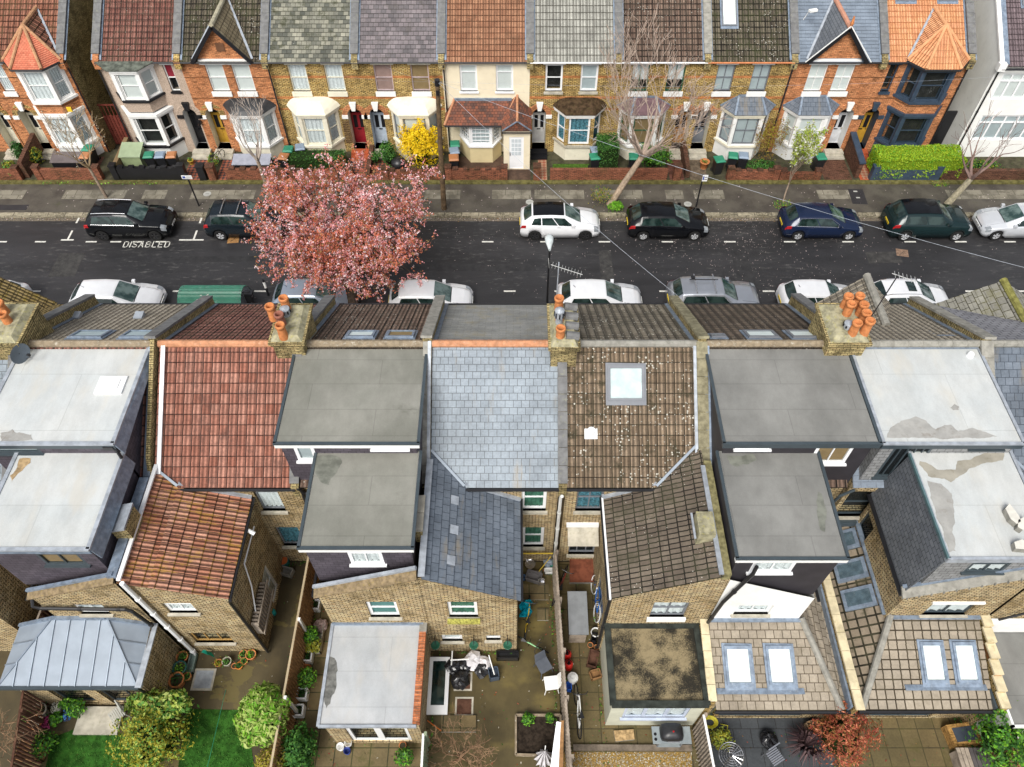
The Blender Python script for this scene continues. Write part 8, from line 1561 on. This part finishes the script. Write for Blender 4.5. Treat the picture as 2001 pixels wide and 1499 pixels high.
chair(1062, 1308, .5, plain('dark grey chair', (.09, .1, .12), .5, .4), 'dark grey garden chair above the white one'); chair(1076, 1342, -1.45, M_white, 'white plastic garden chair beside the weathered fence'); chair(238, 1402, -.8, plain('silver slats', (.4, .4, .36), .5, .4), 'silver slatted folding chair beside the golden shrub', True); chair(1508, 1484, .5, M_chrome, 'slatted metal chair on the dark slate patio', True)
q = at(1420, 1485, .0); t_ = thing('garden_table', 'round wire mesh table on the dark slate patio', 'table', q); m = MB(M_chrome)
for r in (.08, .16, .24, .32, .4): m.tube([q + V((r * math.cos(a), r * math.sin(a), .7)) for a in [2 * math.pi * k / 24 for k in range(25)]], .008 if r < .4 else .018, n=4)
for k in range(16): a = k * math.pi / 8; m.tube([q + V((.05 * math.cos(a), .05 * math.sin(a), .7)), q + V((.4 * math.cos(a), .4 * math.sin(a), .7))], .007, n=3)
m.build('top', t_)
for k in range(3): a = k * 2.1; m = MB(M_chrome); m.tube([q + V((.1 * math.cos(a), .1 * math.sin(a), .7)), q + V((.35 * math.cos(a), .35 * math.sin(a), 0))], .015, n=5); m.build('leg', t_)
q = at(1305, 1445); t_ = thing('gas_barbecue', 'gas barbecue with a black domed lid and grey side shelves', 'barbecue', q); m = MB(plain('grey cart', (.22, .25, .26), .5, .4)); m.box(q.x - .65, q.x + .62, q.y - .32, q.y + .22, .78, .82); m.box(q.x - .4, q.x + .35, q.y - .28, q.y + .2, .15, .2); m.build('shelf', t_)
for a, b in ((-.42, -.25), (.35, -.25), (.35, .18), (-.42, .18)): m = MB(M_grey); m.box(q.x + a - .02, q.x + a + .02, q.y + b - .02, q.y + b + .02, 0, .8); m.build('leg', t_)
m = MB(M_blackp); m.grid([[V((q.x - .02 + .38 * w_ * math.copysign(min(1, abs(math.cos(a)) * 1.25), math.cos(a)), q.y + .02 + .28 * w_ * math.copysign(min(1, abs(math.sin(a)) * 1.25), math.sin(a)), .82 + h_)) for a in [2 * math.pi * k / 16 for k in range(16)]] for w_, h_ in ((1, 0), (1, .12), (.85, .26), (.4, .33), (.01, .34))], None, True); m.build('lid', t_, smooth=True); m = MB(M_chrome); m.tube([(q.x - .2, q.y - .3, .98), (q.x + .2, q.y - .3, .98)], .015); m.cyl((q.x, q.y - .02, 1.15), .03, .02, M_redl); m.build('handle', t_)
for k in range(2): m = MB(M_dark); m.cyl((q.x - .55, q.y - .18 + k * .16, .82), .05, .01, n=10); m.build('cup_recess', t_)
q = at(1874, 1440); t_ = thing('wicker_box', 'golden wicker coffee table with a dark glass top', 'table', q); m = MB(brick('wicker weave', (.50, .30, .10), (.40, .22, .07), (.18, .1, .03), bw=.06, bh=.03, ms=.004)); M_ = Matrix.Translation(q) @ Matrix.Rotation(.12, 4, 'Z'); m.box(-.5, .5, -.34, .34, 0, .42, M=M_); m.build('body', t_); m = MB(plain('dark slate glass', (.05, .06, .08), .15, .5)); m.box(-.36, .36, -.22, .22, .42, .435, M=M_); m.build('glass_top', t_)
q = at(1890, 1492); t_ = thing('plank_table', 'weathered plank table cut by the bottom edge at the right', 'table', q)
for k in range(8): m = MB(M_fg if k < 3 else plain('dark plank', (.09, .08, .08), .8, .2, var=.2)); m.box(q.x - .55 + k * .14, q.x - .43 + k * .14, q.y - .6, q.y + .35, .6, .64); m.build('plank', t_)
for a in (-.5, .45): m = MB(M_fg); m.box(q.x + a, q.x + a + .05, q.y - .5, q.y + .3, 0, .6); m.build('support', t_)
hs_ = MB(plain('yellow hose', (.65, .58, .04), .5, .4)); q = at(1387, 1412, .05)
for k in range(5): hs_.tube([q + V(((.16 + .025 * k) * math.cos(a), (.12 + .02 * k) * math.sin(a), .02 * k)) for a in [2 * math.pi * j / 20 for j in range(21)]], .014, n=5)
hs_.tube([q + V((0, -.15, .05)), at(1400, 1440, .05), at(1420, 1435, .3), at(1422, 1418, .2), at(1408, 1415, .05)], .014, n=5); tag(hs_.build('garden_hose'), 'coiled yellow garden hose by the parapet corner', 'hose')
m = MB(M_upvc); m.slab([at(1075, 1520, .3), at(1090, 1410, 1.5), at(1097, 1412, 1.5), at(1092, 1520, .3)], (1, 0, .6), .05); m.mat = M_fw; m.slab([at(1093, 1520, .4), at(1098, 1408, 1.55), at(1102, 1408, 1.55), at(1100, 1520, .4)], (1, 0, .6), .04); tag(m.build('leaning_panels'), 'white and brown panels leaning against the lower fence', 'panels')
m = MB(M_bagw); q = at(1062, 1485, .0)
for k in range(10): a = k * .63; b = a + .5; m.face([q + V((0, 0, 1.3)), q + V((.33 * math.cos(a), .33 * math.sin(a), .1)), q + V((.22 * math.cos((a + b) / 2), .22 * math.sin((a + b) / 2), .15))]); m.face([q + V((0, 0, 1.3)), q + V((.22 * math.cos((a + b) / 2), .22 * math.sin((a + b) / 2), .15)), q + V((.33 * math.cos(b), .33 * math.sin(b), .1))])
m.tube([q + V((0, 0, .0)), q + V((.02, .1, 1.5))], .02, M_white); tag(m.build('folded_parasol'), 'folded white parasol beside the raised soil bed', 'parasol')
t_ = thing('raised_bed', 'raised bed of dark soil edged with timber boards in the concrete yard', 'garden bed', at(1050, 1440)); P = [at(a, b, .12) for a, b in ((1008, 1398), (1095, 1398), (1098, 1478), (1008, 1475))]; m = MB(plain('dark soil', (.03, .022, .016), .95, .1, var=.5, sc=8)); m.prism([(p.x, p.y) for p in P][::-1], 0, .08); m.build('soil', t_); m = MB(M_ridgeb)
for i in range(4): m.beam(P[i], P[(i + 1) % 4], .07, .16)
m.build('edging', t_)
for px, py, lb in ((851, 1262, 'green hanging basket left on the rear wall'), (926, 1262, 'green hanging basket in the middle of the rear wall'), (992, 1262, 'green hanging basket right on the rear wall')): q = PY(px, py, 9.0); t_ = thing('hanging_basket', lb, 'hanging basket', q, 'hanging baskets on the rear wall'); m = MB(plain('green wire', (.02, .1, .06), .5, .3)); m.lathe(q - Z * .1, [(.02, 0), (.1, .05), (.16, .16), (.14, .17), (.0, .12)], n=12); m.build('basket', t_); m = MB(M_black); m.tube([q + Z * .1, q + V((0, .1, .45)), q + V((0, .24, .4))], .012, n=4); m.build('bracket', t_)
m = MB(plain('green line', (.05, .4, .25), .6, .3)); m.tube([PY(455, 1290, 9.15), at(405, 1500, 1.6)], .008, n=4); tag(m.build('washing_line'), 'thin green washing line over the left lawn', 'line')
m = MB(plain('green cloth', (.01, .25, .17), .8, .2)); q = at(400, 1275, .5); m.grid([[q + V((.25 * (i / 4 - .5) + .05 * j, .1 * math.sin(i), -.1 * j + .04 * math.sin(i * 2 + j))) for i in range(5)] for j in range(4)]); tag(m.build('hanging_cloth'), 'green cloth at the foot of the white soil pipe', 'cloth')
for px, py, r, mt, lb in ((667, 1462, .13, M_white, 'white bucket with a handle below the patio door'), (682, 1455, .13, M_white, 'second white bucket close to the patio door'), (680, 1470, .12, plain('navy bucket', (.02, .04, .2), .5, .4), 'navy bucket beside the white ones')): q = at(px, py); m = MB(mt); m.lathe(q, [(r * .75, 0), (r, r * 2), (r * .93, r * 2), (r * .7, .03), (0, .03)], n=14); tag(m.build('bucket', smooth=True), lb, 'bucket', 'buckets by the patio door')
m = MB(plain('teal planter', (.02, .35, .35), .4, .4)); q = at(536, 1200); m.lathe(q, [(.08, 0), (.1, .1), (.1, .3), (.05, .36), (.05, .4)], n=10); tag(m.build('watering_can'), 'turquoise watering can in the shaded left yard', 'watering can'); q = at(557, 1102); simple('orange_lid', 'round orange lidded planter at the end of the shaded yard', 'planter', lambda m: (m.cyl(q, .2, .3, plain('teal pot', (.02, .15, .15), .5, .4), 14), m.cyl(q + Z * .3, .17, .04, plain('orange lid', (.5, .12, .03), .6, .3), 14)))
m = MB(M_upvc); m.box(-8.6, -8.5, 12.5, 12.6, 0, 0.01) if False else None
for px, py, lb in ((835, 1416, 'orange handled rake lying by the red coped extension'),): m = MB(plain('orange handle', (.55, .15, .03), .6, .3)); m.tube([at(835, 1408, .1), at(862, 1428, .2)], .02, n=5); tag(m.build('rake'), lb, 'rake')
slabstack([(862, 1398), (930, 1398), (930, 1430), (862, 1430)], .12, M_flag, 'square of pale slabs edged with timber in the concrete yard', 'slab_square')
q = PY(483, 1028, 10.6); m = MB(M_white); m.tube([(-8.85, 11.6, 5.0), (-8.55, 11.5, 4.85)], .07, n=8); tag(m.build('security_camera'), 'white cylindrical camera on the side wall of the red tiled outrigger', 'camera')

lt = MB(MATS['russet brown leaves'])
for (a, b, c, d_, n_) in ((-2.8, 1.5, 4.5, 9.2, 260), (.15, 1.5, 9.2, 12.6, 120), (1.8, 3.1, 5, 12.5, 200), (3.1, 6.2, 5.2, 6.6, 90), (6.4, 10.6, 4.6, 6.5, 160), (10.9, 15.3, 4.6, 6.5, 120), (-7.4, -6.15, 4.5, 12.5, 160), (-6, -3, 4.6, 6.1, 60), (-12, -7.6, 7.4, 12.5, 260), (-16, -12, 4.6, 7.2, 60)):
    for k in range(n_):
        x, y = rnd.uniform(a, b), rnd.uniform(c, d_)
        if rnd.random() < .5: x = rnd.choice((a, b)) + rnd.gauss(0, .06)
        leaf(lt, V((x, y, .02)), rnd.uniform(.015, .045), (rv() * .5 + Z).normalized(), rnd.choice((MATS['russet brown leaves'], MATS['red leaves'], MATS['dark green leaves'], M_stonel, MATS['mid green leaves'], M_olive)))
tag(lt.build('yard_litter'), 'dead leaves and small litter scattered over the rear yards', 'leaf litter', kind='stuff')
wd = MB(L_mid)
for (a, b, c, d_, n_) in ((-2.8, -2.75, 4.5, 9, 120), (-2.7, .1, 9.1, 9.2, 70), (1.4, 1.5, 5, 12.4, 160), (3.0, 3.1, 6.7, 12.5, 90), (-7.4, -7.3, 4.6, 12.4, 160), (-8.9, -7.6, 12.5, 12.7, 60), (6.4, 6.5, 4.6, 6.6, 60), (1.8, 1.9, 5, 12, 120), (-12, -11.9, 7.3, 9.2, 60)):
    for k in range(n_): q = V((rnd.uniform(a, b), rnd.uniform(c, d_), rnd.uniform(.02, .14))); q = q if noise.noise(q * 1.4) > -.05 else None; q and leaf(wd, q, rnd.uniform(.03, .06), None, rnd.choice((L_mid, L_grn, L_bright)))
tag(wd.build('yard_weeds'), 'weeds growing along the foot of the rear walls and fences', 'weeds', kind='stuff')
for px, py, w_, d_, h_, mt, lb in ((1058, 1140, .12, .1, .25, M_chrome, 'silver box in the narrow yard beside the fence'), (1030, 1090, .08, .08, .3, MATS['blue bucket'], 'small blue pot near the mop bowl'), (1078, 1105, .1, .1, .2, MATS['green cloth'], 'small green box at the end of the narrow yard'), (1160, 1250, .1, .16, .3, M_dark, 'dark crate beside the white bucket'), (1158, 1290, .18, .3, .25, M_fr, 'low brown slatted crate beside the mossy roofed extension'), (1163, 1320, .2, .16, .2, M_fw, 'wooden box by the cream wall of the flagged yard'), (600, 1305, .12, .1, .12, M_terra, 'small terracotta tray in the side passage'), (560, 1120, .3, .15, .3, M_stone, 'stone block at the end of the shaded yard'), (1395, 1395, .1, .1, .3, M_yb, 'brick stub beside the yellow hose')):
    tub(px, py, w_, d_, h_, mt, lb, 'crate', rnd.uniform(-.3, .3))
